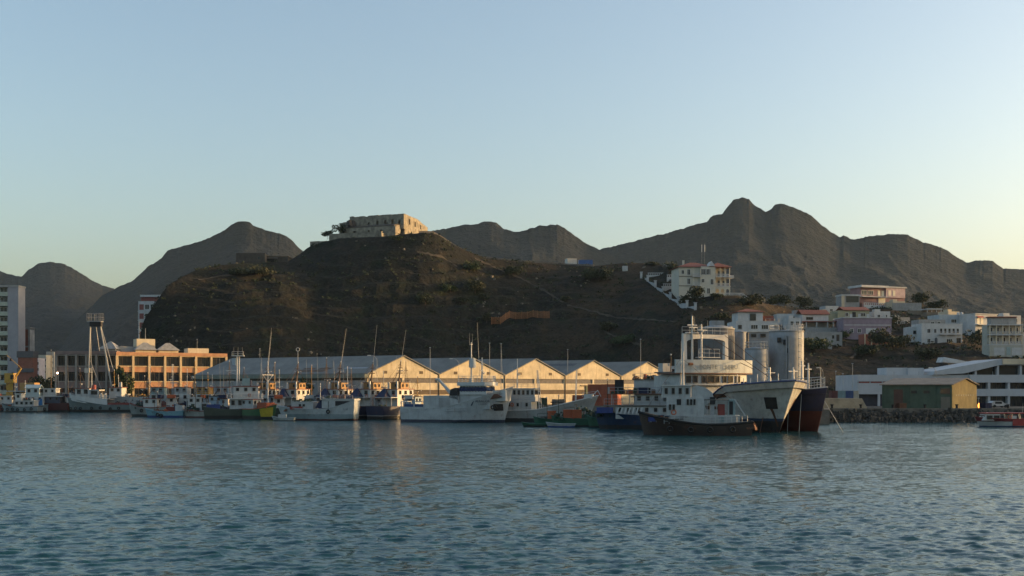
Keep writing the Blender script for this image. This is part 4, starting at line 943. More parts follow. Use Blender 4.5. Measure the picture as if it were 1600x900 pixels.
# ---------------------------------------------------------------- boats: shared pieces (local +x is the bow, z = 0 the water)
M_BW = mat("boat_white", (.37, .385, .38), .5, .2, .8, streak=.45, streak_col=(.13, .07, .04))
M_BWC = mat("boat_white_clean", (.47, .47, .45), .5, .12, .8, streak=.2, streak_col=(.2, .13, .08))
M_REDROOF = mat("boat_red_roof", (.20, .04, .03), .6, .3)
M_MASTD = mat("mast_brown", (.10, .06, .035), .7, .3)
M_NAVY = mat("navy_canvas", (.018, .025, .06), .85, .3)
M_RUBBER = mat("black_rubber", (.018, .018, .018), .85, .2)
M_DECK = mat("deck_grey", (.12, .11, .10), .85, .35)
M_NET = mat("net_green", (.03, .05, .035), .95, .4, 3)
M_RUST = mat("rusty_steel", (.13, .06, .035), .85, .4, 1.5)
M_ORNG = mat("orange_crate", (.36, .09, .035), .7, .3)
M_AERIAL = mat("aerial_pale", (.45, .42, .36), .5, .1)
def hull(par, L, B, mid, bow, stern, m, rake=1.5, bul=.7, stern_w=.82, fine=2.4, flare=.75, name="hull", deckm=None, draft=.9, cap=None, capr=.07, bowp=2.2, rs=.35, fc=None):
    ts = [0, .04, .12, .25, .4, .52, .62, .68, .72, .76, .80, .84, .88, .91, .94, .965, .985, 1.0]; lv = [1.0, .75, .5, .28, .0]
    def sheer(t): return mid + (stern-mid)*max(0, 1-t/.45)**1.8 + (bow-mid)*max(0, (t-.35)/.65)**bowp
    if fc:
        _sh = sheer
        def sheer(t):
            u = min(1, max(0, (t-fc[0])/(fc[1]-fc[0]))); return mid + (fc[2]-mid)*u*u*(3-2*u) + (bow-fc[2])*max(0, (t-fc[1])/(1-fc[1]))**1.5 + (stern-mid)*max(0, 1-t/.45)**1.8
    def hb(t, l):
        full = stern_w + (1-stern_w)*min(1, t/.35)**.7
        d = 1-max(0, (t-.55)/.45)**fine; w = (1-max(0, (t-.40)/.60)**1.7)
        k = l**1.3; v = (d*k + w*(1-k))*(flare + (1-flare)*l**.6)
        if l == 0: v *= .45
        return max(.03, B/2*full*v)
    secs = []
    for t in ts:
        zs = sheer(t); s = []
        for l in lv: s.append((-L/2 + rs*(1-l) + t*(L-(rake+rs)*(1-l)), -hb(t, l), -draft + (zs+draft)*l))
        secs.append(s + [(x, -y, z) for x, y, z in s[::-1]])
    h = MB().loft(secs).build(name, m, par)
    dk = [(s[0][0], s[0][1]*.97, max(.35, s[0][2]-bul)) for s in secs]
    MB().loft([[(x, y, z), (x, -y, z)] for x, y, z in dk], cap=False).build("deck", deckm or M_DECK, par)
    g = MB(); e = [s[0] for s in secs]; g.path(e, capr, 5); g.path([(x, -y, z) for x, y, z in e], capr, 5); g.tube(e[0], (e[0][0], -e[0][1], e[0][2]), capr, capr, 5)
    g.build("gunwale", cap or m, par)
    return h, sheer
def cabin(par, x0, x1, w, z0, h, m, roof=None, nside=3, nfront=3, ww=.6, wh=.6, over=.2, slope=.0, name="wheelhouse", wz=None, y0=0.0, frame=None, naft=0):
    hw = w/2
    MB().add([(x0, y0-hw, z0), (x1+slope, y0-hw, z0), (x1+slope, y0+hw, z0), (x0, y0+hw, z0), (x0, y0-hw, z0+h), (x1, y0-hw, z0+h), (x1, y0+hw, z0+h), (x0, y0+hw, z0+h)],
             [(3, 2, 1, 0), (4, 5, 6, 7), (0, 1, 5, 4), (1, 2, 6, 5), (2, 3, 7, 6), (3, 0, 4, 7)]).build(name, m, par)
    if roof: MB().bx(x0-over, x1+over, y0-hw-over, y0+hw+over, z0+h, z0+h+.14).build("roof", roof, par)
    me = win_mesh(ww, wh, frame or M_FRAMED, 0); zz = z0+h-wh/2-.3 if wz is None else wz
    for i in range(nside):
        x = x0 + (x1-x0)*(i+.5)/nside
        put("window", me, par, (x, y0-hw, zz)); put("window", me, par, (x, y0+hw, zz), (0, 0, R(180)))
    for i in range(nfront): put("window", me, par, (x1+slope*(.3), y0-hw + w*(i+.5)/nfront, zz), (0, 0, R(90)))
    for i in range(naft): put("window", me, par, (x0, y0-hw + w*(i+.5)/naft, zz), (0, 0, R(-90)))
def mast(par, x, z0, h, m=None, r=.12, arms=((.8, 1.6),), y=0.0, lean=0.0, radar=None, lights=True):
    m = m or M_BWC; top = (x+lean, y, z0+h)
    b = MB().tube((x, y, z0), top, r, r*.6, 8)
    for f, w in arms: b.tube((x+lean*f, y-w/2, z0+h*f), (x+lean*f, y+w/2, z0+h*f), r*.5, r*.5, 5)
    b.build("mast", m, par)
    if radar:
        MB().lathe((x+lean*radar+.35, y, z0+h*radar), [(.12, 0), (.16, .25)], 8).box((x+lean*radar+.35, y, z0+h*radar+.32), (.18, 1.6, .14)).build("radar", M_BWC, par)
    if lights: MB().lathe((x+lean, y, z0+h), [(.09, 0), (.11, .2), (.02, .28)], 6).build("mast_light", M_BWC, par)
def whip(par, p, q, r=.03): MB().tube(p, q, r, r*.5, 5).build("aerial", M_AERIAL, par)
def stays(par, pairs, r=.018, m=None, name="rigging"):
    b = MB()
    for p, q in pairs: b.tube(p, q, r, r, 4)
    return b.build(name, m or M_MASTD, par)
_ty = MB()
def _torus(R0, r0, n=14, k=7):
    vs = [((R0+r0*math.cos(b))*math.cos(a), r0*math.sin(b), (R0+r0*math.cos(b))*math.sin(a)) for a in [2*math.pi*i/n for i in range(n)] for b in [2*math.pi*j/k for j in range(k)]]
    return MB().add(vs, [(i*k+j, i*k+(j+1) % k, ((i+1) % n)*k+(j+1) % k, ((i+1) % n)*k+j) for i in range(n) for j in range(k)])
TYRE = _torus(.32, .13).mesh("tyre_fender", M_RUBBER, True); RING = _torus(.30, .075).mesh("life_ring", mat("life_ring_orange", (.45, .12, .05), .6, .1), True)
def tyres(par, xs, y, z, rz=0): 
    for x in xs: put("tyre_fender", TYRE, par, (x, y, z + random.uniform(-.15, .15)), (random.uniform(-.2, .2), random.uniform(0, 3), rz))
def heap(par, name, m, c, d, seed, n=26, rmin=.12, rmax=.3):
    """nets, floats and gear lying in a pile: many overlapping lumps in one mesh"""
    r = random.Random(seed); b = MB()
    for i in range(n):
        x, y = r.uniform(-1, 1), r.uniform(-1, 1); z = r.uniform(0, 1)*(1-.7*max(abs(x), abs(y))); s = r.uniform(rmin, rmax)
        b.box((c[0]+x*d[0]/2, c[1]+y*d[1]/2, c[2]+z*d[2]), (s*2.2, s*1.8, s*1.4), r.uniform(0, 3), r.uniform(.4, .9))
    return b.build(name, m, par)
def clutter(par, x0, x1, y0, y1, z, seed, n=7):
    """single pieces of deck gear, each its own mesh: drums, crates, bollards, rails"""
    r = random.Random(seed); cols = [M_RUST, M_NET, M_ORNG, M_NAVY, M_BW, M_DECK]
    for i in range(n):
        x, y = r.uniform(x0, x1), r.uniform(y0, y1); k = r.random(); m = r.choice(cols)
        if k < .35: MB().box((0, 0, .3), (r.uniform(.5, 1.0), r.uniform(.4, .7), .6), r.uniform(0, 3)).box((0, 0, .63), (.6, .45, .06)).build("deck_crate", m, par, loc=(x, y, z))
        elif k < .6: MB().lathe((0, 0, 0), [(.29, 0), (.3, .3), (.28, .32), (.3, .6), (.29, .88)], 10).build("drum", m, par, loc=(x, y, z))
        elif k < .8: heap(par, "net_pile", r.choice([M_NET, M_NAVY, M_RUST]), (x, y, z), (1.4, 1.0, .7), seed+i, 14)
        else:
            hh = r.uniform(1.2, 2.4); MB().tube((x, y, z), (x, y, z+hh), .05).tube((x, y, z+hh), (x+r.uniform(-.8, .8), y, z+hh), .04).build("davit", r.choice([M_RUST, M_BW, M_MASTD]), par)
def boat(name, lab, cat, px, D, head, group=None): return thing(name, lab, cat, (X(px, D), D, 0), R(head), group)

# ---------------------------------------------------------------- the big white ship (bow towards us), its bridge and arch
ja = -66; jd = Vector((math.cos(R(ja)), math.sin(R(ja)))); JL = 36
stem = Vector((X(1243, 157), 157)); jc = stem - jd*JL/2
j = thing("white_ship", "big white ship with dark anchor patch on its bow and an arched mast", "ship", (jc.x, jc.y, 0), R(ja))
mj = hull_mat("white_ship_hull", [(.15, (.035, .022, .018)), (1.7, (.022, .018, .018)), (2.1, (.03, .05, .10)), (99, (.42, .42, .40))], .55)
hull(j, JL, 12.4, 5.0, 7.6, 5.2, mj, rake=4.4, bul=1.0, fine=6.0, flare=.9, fc=(.62, .78, 7.0), cap=mat("ship_blue", (.03, .045, .12), .5, .2), capr=.13, draft=1.5, bowp=2.6)
# anchor pockets and rust patch lie on the flared bow plating
dg = bpy.context.evaluated_depsgraph_get()
def on_hull(par, name, side, poly, m, lift=.05, hname="hull"):
    """a patch that follows the plating: local (x, z) corners pushed on to the hull side"""
    h = [c for c in par.children if c.name.startswith(hname)][0]; vs = []; n_ = 6
    (xa, za), (xb, zb_), (xc, zc_), (xd, zd) = poly
    for a in range(n_+1):
        for c in range(n_+1):
            u, v = a/n_, c/n_
            x = (xa*(1-u)+xb*u)*(1-v) + (xd*(1-u)+xc*u)*v; z = (za*(1-u)+zb_*u)*(1-v) + (zd*(1-u)+zc_*u)*v
            ok, co, nn, ix = h.ray_cast(Vector((x, side*30, z)), Vector((0, -side, 0)))
            y = co.y if ok else 0.0
            vs.append((x, y+side*lift, z))
    return MB().add(vs, [(a*(n_+1)+c, (a+1)*(n_+1)+c, (a+1)*(n_+1)+c+1, a*(n_+1)+c+1) for a in range(n_) for c in range(n_)]).build(name, m, par, fix=False)
bpy.context.view_layer.update()
MPATCH = mat("anchor_recess", (.018, .016, .016), .8, .3); MRUSTP = mat("rust_bloom", (.10, .045, .028), .9, .4, 2.0)
on_hull(j, "anchor_recess", -1, [(14.6, 5.2), (15.8, 5.2), (15.3, 3.5), (14.1, 3.5)], MPATCH)
on_hull(j, "rust_streak", -1, [(14.5, 3.5), (14.8, 3.5), (14.5, .9), (14.35, .9)], MRUSTP, .04)
on_hull(j, "rust_patch", -1, [(5.2, 5.6), (8.6, 5.7), (9.0, 5.2), (5.2, 4.9)], MRUSTP, .04)
on_hull(j, "rust_patch", -1, [(4.0, 3.9), (7.6, 3.7), (7.6, 3.4), (4.0, 3.3)], MRUSTP, .04)
on_hull(j, "anchor_recess", 1, [(14.8, 5.0), (15.4, 5.0), (14.8, 3.2), (14.2, 3.2)], MRUSTP, .05)
def jl(px, D):   # local position of a point given by photo column and distance
    p = Vector((X(px, D), D)) - jc; return p.dot(jd), p.dot(Vector((-jd.y, jd.x)))
jb = j
YB = -1.3
_before = set(j.children)
bxx = JL/2-18.5
MB().bx(bxx-9, bxx-.4, -5.4, 5.4, 5.0, 8.6).build("deckhouse", M_BW, jb)
MB().bx(bxx-7.5, bxx, -6.0, 6.0, 4.6, 7.0).build("bridge_front", M_BW, jb)
# curved bridge front: lower wall with windows, fascia above
def arcw(x, w, z0, z1, bulge, t=.35, n_=10, back=None):
    outer = [(x + bulge*(1-(2*i/n_-1)**2), -w/2 + w*i/n_) for i in range(n_+1)]
    return outer + [((x-(back or t)), w/2), ((x-(back or t)), -w/2)]
BWID = 14.4
MB().prism(arcw(bxx, 12.6, 0, 0, .9, back=6), 7.0, 8.75).build("bridge", M_BW, jb)
MB().prism(arcw(bxx+.35, BWID, 0, 0, 1.0, back=5.5), 8.75, 8.95).build("bridge_eave", mat("brown_eave", (.12, .06, .04), .7, .2), jb)
MB().prism(arcw(bxx+.3, BWID, 0, 0, 1.0, back=.3), 8.95, 11.0).build("bridge_fascia", mat("fascia_white", (.36, .40, .40), .6, .2, .8, streak=.4), jb)
MB().bx(bxx-7, bxx+.2, -6.6, 6.6, 8.95, 9.15).build("top_deck", M_DECK, jb)
for i, (f, wv) in enumerate(((-.82, .7), (-.64, .7), (-.40, .6), (-.20, 1.2), (.0, .7), (.24, .6), (.44, .8), (.7, .8))):
    yy = f*6.0; xx = bxx + .9*(1-(f*.95)**2); slope = math.atan2(-1.8*f*.95, 6.3)
    put("window", win_mesh(wv, .95, M_FRAMED, 0), jb, (xx+.03, yy, 7.95), (0, 0, R(90)-slope))
for k, t_ in enumerate(("PONTE", "ILHEU")):
    yy = (-1.9, 2.4)[k]; f = yy/7.2; writing("bridge_lettering", t_, 1.0, mat("faded_lettering", (.15, .17, .18), .7, .2), jb, (bxx+.3+1.0*(1-f*f)+.16, yy, 9.55), (R(90), 0, R(90)+math.atan2(2.0*f, 7.2)))
MB().tube((bxx+1.2, -5.4, 10.3), (bxx+1.2, -4.7, 10.3), .22, .22, 8).build("searchlight", M_RUST, jb)
# arch gantry
gx0 = bxx-5.5; ay = 2.1
for yy in (ay-4.0, ay+4.0): MB().add([(gx0-.4, yy-.34, 9.1), (gx0+.4, yy-.34, 9.1), (gx0+.4, yy+.34, 9.1), (gx0-.4, yy+.34, 9.1), (gx0-.3, yy-.3, 15.4), (gx0+.3, yy-.3, 15.4), (gx0+.3, yy+.3, 15.4), (gx0-.3, yy+.3, 15.4)], [(3, 2, 1, 0), (4, 5, 6, 7), (0, 1, 5, 4), (1, 2, 6, 5), (2, 3, 7, 6), (3, 0, 4, 7)]).build("arch_leg", M_BWC, jb)
pts = [(-3.7, 15.3), (3.7, 15.3), (3.7, 14.1)] + [(3.7*math.cos(a*math.pi/12), 14.1+.55*math.sin(a*math.pi/12)) for a in range(1, 12)] + [(-3.7, 14.1)]
MB().extr_x([(y+ay, z) for y, z in pts], gx0-.35, gx0+.35).build("arch_beam", M_BWC, jb)
rail(jb, [(gx0, ay-4.4, 15.4), (gx0, ay+4.4, 15.4)], 1.1, M_BWC); rail(jb, [(gx0+1.2, ay-2, 11.6), (gx0+1.2, ay+2, 11.6)], 1.3, M_BWC, step=1.0); MB().bx(gx0+.4, gx0+1.3, ay-2.1, ay+2.1, 11.5, 11.6).build("platform", M_BWC, jb)
mast(jb, gx0+.5, 9.1, 8.9, M_BWC, .22, ((.72, 2.6), (.86, 1.8)), y=ay-2.8, radar=.78)
mast(jb, gx0+.9, 9.1, 7.6, M_BWC, .2, ((.9, 1.6),), y=ay-1.3, radar=.86)
for yy, zt_ in ((-.6, 18.6), (-.1, 18.2), (2.4, 17.6), (3.8, 16.9)): whip(jb, (gx0+.3, yy, 15.4), (gx0+.3, yy, zt_))
stays(jb, [((gx0+.4, ay+3.6, 15.2), (JL/2-3.5, 1.6, 7.6)), ((gx0+.4, ay+1.5, 14.6), (bxx+7, 5.5, 8.2)), ((gx0+.8, ay-.6, 13.5), (bxx+3, 5.6, 9.5))], .05, M_RUST)
MB().bx(bxx-8.4, bxx-7.0, -5.0, -3.6, 9.1, 10.6).build("vent_box", M_BW, jb)
for c in set(j.children) - _before: c.location.y += YB
b = MB().tube((JL/2-6, 0, 6.6), (JL/2-6, 0, 9.6), .18).tube((JL/2-6, -1, 8.8), (JL/2-6, 1, 8.8), .08); b.build("foremast", M_BWC, j)
for i in range(7): MB().tube((JL/2-9+i*1.2, -3.6+i*.32, 6.4), (JL/2-9+i*1.2, -3.6+i*.32, 8.6 if i % 3 == 0 else 8.0), .07).build("stanchion", M_BWC, j)
MB().lathe((JL/2-9, -2.4, 6.2), [(.5, 0), (.3, .3), (.3, .9), (.5, 1.2), (.5, 1.3)], 10).lathe((JL/2-8, 1.6, 6.2), [(.4, 0), (.28, .3), (.28, .9), (.45, 1.3)], 10).build("windlass", M_NAVY, j)
stays(j, [((JL/2-4.4, -1.6, 5.2), (JL/2-5.2, -2.4, -.2))], .05, M_RUST, "anchor_chain")

# ---------------------------------------------------------------- the blue ship behind it
ka = -64; kd = Vector((math.cos(R(ka)), math.sin(R(ka)))); KL = 36; stemk = Vector((X(1293, 163), 163)); kc = stemk - kd*KL/2
k_ = thing("blue_ship", "navy blue ship with rusty red bottom moored beyond the big white bow", "ship", (kc.x, kc.y, 0), R(ka))
mk = hull_mat("blue_ship_hull", [(3.1, (.095, .022, .016)), (99, (.012, .02, .065))], .3)
hull(k_, KL, 8.4, 5.4, 6.7, 5.0, mk, rake=2.6, bul=.9, fine=2.6, flare=.85, draft=1.5, capr=.1, cap=M_BWC)
rail(k_, [(KL/2-.9, 0.3, 6.6), (KL/2-3.4, 2.2, 6.4), (KL/2-6.5, 3.2, 6.2), (KL/2-11, 3.8, 6.0)], 1.6, M_BWC, .05, 1.3)
rail(k_, [(KL/2-.9, -0.3, 6.6), (KL/2-3.4, -2.2, 6.4), (KL/2-6.5, -3.2, 6.2), (KL/2-11, -3.8, 6.0)], 1.6, M_BWC, .05, 1.3)
mast(k_, KL/2-4.2, 5.5, 4.6, M_BWC, .2, ((.85, 1.2),)); mast(k_, KL/2-6.0, 5.5, 4.0, M_BWC, .26, ((.9, 1.8),), y=-1.4); mast(k_, KL/2-7.0, 5.5, 5.0, M_BWC, .2, ((.9, 1.2),), y=1.2)
MB().bx(KL/2-7.5, KL/2-5.4, -.9, .9, 5.4, 7.8).build("winch_house", M_BW, k_)
MB().path([(KL/2-2.6, 1.0, 6.2), (KL/2-2.6, 1.0, 9.0), (KL/2-2.5, .8, 9.5), (KL/2-2.2, .5, 9.7)], .06).build("swan_neck_lamp", M_AERIAL, k_)
bpy.context.view_layer.update()
on_hull(k_, "anchor_recess", 1, [(15.3, 4.6), (15.9, 4.6), (15.6, 3.7), (15.0, 3.7)], MPATCH); on_hull(k_, "bow_band", 1, [(12, 6.3), (17.3, 6.6), (16.2, 3.4), (12, 3.2)], M_BW, .02)
stays(k_, [((KL/2-3.4, -2.0, 5.6), (KL/2-2.8, -3.0, -.2)), ((KL/2-1.5, 0, 5.6), (KL/2+.8, 2.4, -.2)), ((KL/2-5.5, -2.6, 5.6), (KL/2-5.2, -3.2, -.2))], .045, M_BW, "mooring_rope")
cabin(k_, -14, -6, 6.4, 4.6, 3.0, M_BW, M_DECK, 4, 3, .7, .7, name="deckhouse")

# ---------------------------------------------------------------- silos on the pier behind the ships
M_SILO = mat("silo_white", (.26, .275, .285), .7, .25, .5, streak=.6, streak_col=(.16, .14, .12))
def silo(lab, pl, pr, ptop, D, cap=.5, railing=False, ladder=False, m=None):
    r = (pr-pl)*D/FPX/2; xc = X((pl+pr)/2, D); zt = Z(ptop, D)
    t = thing("silo", lab, "silo", (xc, D, LAND_Z), 0, "cement silos on the pier"); h = zt-LAND_Z
    prof = [(r*.96, 0), (r, .2)] + [(r*(1.006 if i % 2 else 1.0), .2+(h-.2)*i/10) for i in range(1, 10)] + [(r, h), (r*.97, h+.05)]
    o = MB().lathe((0, 0, 0), prof, 40).build("shell", m or M_SILO, t, True)
    MB().lathe((0, 0, h+.0), [(r*1.03, 0), (r*1.03, .18), (r*.5, cap), (.3, cap+.15)], 40).build("cone_roof", M_SILO, t, True)
    if railing: rail(t, [(r*.97*math.cos(a*math.pi/9), r*.97*math.sin(a*math.pi/9), h+.15) for a in range(19)], 1.25, M_BWC, .04, 2.2)
    if ladder:
        b = MB(); a0 = R(ladder)
        cx, cyy = math.cos(a0)*(r+.5), math.sin(a0)*(r+.5)
        for s in (-.25, .25): b.tube((cx+s, cyy, 0), (cx+s, cyy, h+1.2), .06)
        for i in range(int(h/.4)): b.tube((cx-.25, cyy, i*.4), (cx+.25, cyy, i*.4), .035)
        for i in range(int(h/1.2)): b.lathe((cx, cyy-.1, 1.5+i*1.2), [(.42, 0), (.42, .08)], 8)
        b.build("ladder", M_BWC, t)
    return t, r, h
t, r, h = silo("wide grey silo, darkened for shade, with domed lid behind the ship's arch", 1091, 1147, 515, 214, .7, False, False, mat("silo_shaded", (.13, .125, .12), .75, .3, .5, streak=.6, streak_col=(.09, .07, .05)))  # shell colour lowered to stand for shade; the streaks are stains
MB().bx(-1.2, 1.4, -1, 1, h+.5, h+1.7).build("lid_box", M_SILO, t); MB().lathe((2.4, -1, h), [(.6, 0), (.6, .5), (.1, .7)], 10).build("vent", M_SILO, t)
t, r, h = silo("slim white silo between the wide one and the white panel", 1147, 1166, 520, 218, .3, False)
MB().tube((r+.2, -.4, 0), (r+.2, -.4, h), .2).build("pipe", M_TAN, t)
t, r, h = silo("shorter white silo at the front with a ladder on its sunlit right side", 1164, 1200, 546, 208, .35, True, 0)
t, r, h = silo("tallest white silo with a top railing and a ladder up its front", 1202, 1255, 519, 211, .3, True, -62)
MB().bx(-.5, -.2, -r-.35, -r+.1, h*.35, h-.9).bx(-.95, -.7, -r-.25, -r+.2, h*.4, h-.9).build("pipe", M_SILO, t)
for (a, c) in ((-2.1, h-1.6), (-.6, h-3.6), (-1.0, h-2)): MB().bx(a-.3, a+.3, -r-.15, -r+.6, c-.5, c+.4).build("hatch", M_DARK, t)
D = 222
t = thing("filter_house", "white panelled filter house above the shorter silo", "building", (X(1166, D), D, LAND_Z)); w = 39*D/FPX
MB().bx(0, w, 0, 5, 8, Z(519, D)-LAND_Z).build("wall", M_SILO, t); MB().bx(-.2, w+.2, -.2, 5.2, Z(519, D)-LAND_Z, Z(517, D)-LAND_Z).build("roof", M_BWC, t)
for u in (1.5, 3.4): put("window", win_mesh(.9, .5, M_FRAMED, 0), t, (u, 0, Z(522, D)-LAND_Z-.3))
for u in (.3, w-.3): MB().bx(u-.2, u+.2, .2, .6, 0, 8).bx(u-.2, u+.2, 4.4, 4.8, 0, 8).build("leg", M_STEEL, t)

# ---------------------------------------------------------------- tug in front of the white ship
TD = 152
t = boat("tug", "white tug with low dark rusty hull lying in front of the big white ship", "tug", 1086, TD, 171)
mt = hull_mat("tug_hull", [(99, (.035, .022, .018))], .5)
hull(t, 15.6, 5.0, 1.5, 3.2, 1.9, mt, rake=1.0, bul=.55, stern_w=.8, fine=2.2, cap=M_RUBBER, capr=.16, draft=1.0, bowp=1.6)
cabin(t, -6.0, 3.4, 3.6, 1.1, 1.7, M_BW, None, 0, 0, name="lower_house")
cabin(t, -1.2, 3.9, 3.3, 2.8, 2.4, M_BW, None, 0, 0, name="deckhouse")
for x in (2.9, 3.4): put("window", win_mesh(.28, .7, M_FRAMED, 0), t, (x, 1.65, 3.9), (0, 0, R(180)))
for x in (.1, .55, 1.0): put("window", win_mesh(.25, .75, M_FRAMED, 0), t, (x, 1.65, 4.6), (0, 0, R(180)))
MB().bx(.2, .55, 1.65, 1.72, 3.0, 4.0).build("locker_door", M_STEEL, t); MB().bx(1.9, 2.5, 1.65, 1.71, 4.2, 5.0).build("door", M_DARK, t)
cabin(t, .6, 4.4, 2.9, 5.2, 1.6, M_BW, M_BWC, 4, 3, .35, .75, slope=.25)
MB().extr_y([(-2.6, 4.9), (.5, 4.9), (.5, 6.6), (-.2, 6.9), (-1.4, 6.6), (-2.3, 5.9)], -1.2, 1.2).build("funnel_casing", M_BW, t)
MB().bx(-1.25, -4.6, -1.6, 1.6, 4.85, 4.97).build("boat_deck", M_DECK, t)
for x in (-1.6, -2.9, -4.4): MB().tube((x, 1.5, 2.8), (x, 1.5, 4.9), .05).build("stanchion", M_STEEL, t)
MB().bx(-2.6, -2.0, -1.0, 1.2, 2.8, 4.4).build("winch", M_STEEL, t); MB().bx(-4.0, -3.1, -1, 1.3, 2.8, 4.3).build("red_locker", M_REDROOF, t); MB().bx(-2.7, -2.0, 1.2, 1.5, 4.3, 5.3).build("vent_box", M_DARK, t)
MB().bx(-5.4, -4.4, -1.2, 1.3, 2.8, 5.0).build("aft_house", mat("aqua_grey", (.22, .30, .30), .6, .2), t); MB().bx(-5.1, -4.6, 1.3, 1.36, 2.9, 4.7).build("door", M_DARK, t)
MB().add([(-5.2, 1.5, 5.0), (-5.4, 1.5, 5.0), (-6.8, 1.5, 2.8), (-6.6, 1.5, 2.8), (-5.2, 1.3, 5.0), (-5.4, 1.3, 5.0), (-6.8, 1.3, 2.8), (-6.6, 1.3, 2.8)], [(0, 1, 2, 3), (7, 6, 5, 4), (0, 3, 7, 4), (1, 5, 6, 2)]).build("ladder", M_BW, t)
MB().bx(-3.9, -3.3, 1.8, 1.86, 1.3, 2.6).build("door", mat("aqua_grey", (0, 0, 0)), t)
rail(t, [(4.2, 2.0, 1.6), (-2.0, 2.2, 1.4), (-7.0, 1.9, 1.6)], 1.15, M_BW, .035, .7, bars=3)
MB().bx(1.6, 3.1, 1.82, 1.9, 2.2, 2.36).build("hull_plate", M_DARK, t)
mast(t, 1.6, 6.7, 4.6, M_BWC, .13, ((.55, .9), (.8, .5)), radar=.62); whip(t, (1.9, .3, 6.8), (1.9, .3, 13.0)); stays(t, [((1.6, 0, 11.2), (6.8, 0, 3.4)), ((1.6, 0, 10.5), (-5, 0, 5))])
tyres(t, (-5, -2.0, .6, 3.4), 2.55, .95); put("life_ring", RING, t, (2.9, 1.7, 3.2))
heap(t, "stern_fender", M_RUST, (-7.4, 0, 1.0), (1.2, 3.8, 1.1), 5, 30, .2, .4); clutter(t, 4.6, 6.4, -1.0, 1.0, 1.8, 4, 4)
MB().bx(4.6, 6.4, .3, 1.3, 1.9, 2.5).build("tarpaulin", mat("blue_tarp", (.03, .05, .17), .8, .3), t)
writing("hull_lettering", "Damão", .38, mat("faded_lettering", (0, 0, 0)), t, (1.6, 1.86, 2.5), (R(90), 0, R(180)))

# ---------------------------------------------------------------- derelict blue ship and its two decks of white cabins
D = 176
t = boat("derelict_ship", "derelict ship with blue hull and stained white deckhouses behind the dark tug", "ship", 1004, D, 172)
mh_ = hull_mat("derelict_hull", [(.7, (.02, .02, .022)), (99, (.013, .032, .075))], .5)
hull(t, 15.5, 5.4, 2.2, 2.9, 2.6, mh_, rake=1.2, bul=.5, draft=1.0)
cabin(t, -7.0, 4.2, 4.6, 1.7, 2.0, M_BW, None, 8, 0, .45, .55, name="lower_deckhouse"); MB().bx(-7.4, 6.2, -2.6, 2.6, 3.7, 3.85).build("boat_deck", M_DECK, t)
cabin(t, -7.0, 1.2, 3.8, 3.85, 1.7, M_BW, None, 6, 2, .5, .6, name="upper_deckhouse"); MB().bx(-7.4, 5.6, -2.4, 2.4, 5.55, 5.68).build("top_deck", M_RUST, t)
rail(t, [(-7.2, 2.4, 5.68), (5.4, 2.4, 5.68)], 1.0, M_STEEL); rail(t, [(-7.2, 2.6, 3.85), (6, 2.6, 3.85)], 1.0, M_STEEL); rail(t, [(5.4, -2.3, 5.68), (5.4, 2.3, 5.68)], 1.0, M_STEEL)
for x in (-5, -2.6, 2.0, 4.8): MB().tube((x, 2.3, 3.85), (x, 2.3, 5.55), .06).build("stanchion", M_BW, t)
MB().bx(3.0, 4.4, -.8, .8, 5.68, 7.9).build("funnel", M_DARK, t); MB().bx(-6.8, -3.4, -2, 2, 5.68, 7.6).build("wheelhouse", M_BW, t)
MB().bx(-1.0, .6, -1.4, 1.8, 5.68, 6.7).build("deck_box", M_NAVY, t)
for i in range(7): MB().add([(3.9-i*.62, 2.8, 2.5), (4.15-i*.62, 2.8, 2.5), (3.85-i*.62, 2.74, 3.5), (3.6-i*.62, 2.74, 3.5)], [(0, 1, 2, 3)]).build("stripe", M_BWC, t)
mast(t, -4.5, 7.6, 4.2, M_MASTD, .1, ((.8, 1.4),), radar=.6); mast(t, 5.6, 2.2, 5.6, M_MASTD, .1, ((.9, 1.0),)); clutter(t, -6, 5, -1.5, 2, 5.7, 8, 9); clutter(t, 5, 7, -1, 1.4, 2.0, 9, 5)
MB().bx(4.6, 7.2, 1.6, 2.6, 2.6, 3.5).build("tarpaulin", MATS["blue_tarp"], t); heap(t, "net_pile", M_NET, (6.2, 0, 2.1), (2.4, 3, 1.4), 77, 30)
t = boat("derelict_upperworks", "grimy white deckhouse barge with hanging laundry-like rigging left of the ship's bridge", "barge", 1022, 190, 172)
hull(t, 10, 5, 1.8, 2.2, 1.9, mh_, rake=.8, bul=.4)
cabin(t, -5, 3.4, 4.4, 1.4, 6.6, M_BW, M_DECK, 5, 0, .5, .8, name="deckhouse", wz=6.2)
rail(t, [(-5, 2.2, 8.15), (3.4, 2.2, 8.15)], 1.0, M_STEEL); rail(t, [(-5, 2.6, 5.2), (4, 2.6, 5.2)], 1.0, M_STEEL); MB().bx(-5, 4.0, 2.2, 2.7, 5.0, 5.2).build("gallery", M_DECK, t); clutter(t, -4.6, 3, -1.5, 2, 8.15, 31, 9)
MB().bx(-4.6, -2.4, -1.6, 1.6, 8.15, 10.4).build("bridge_box", M_BW, t); put("window", win_mesh(.9, 1.0, M_FRAME, 0), t, (-3.5, 1.6, 9.4), (0, 0, R(180)))

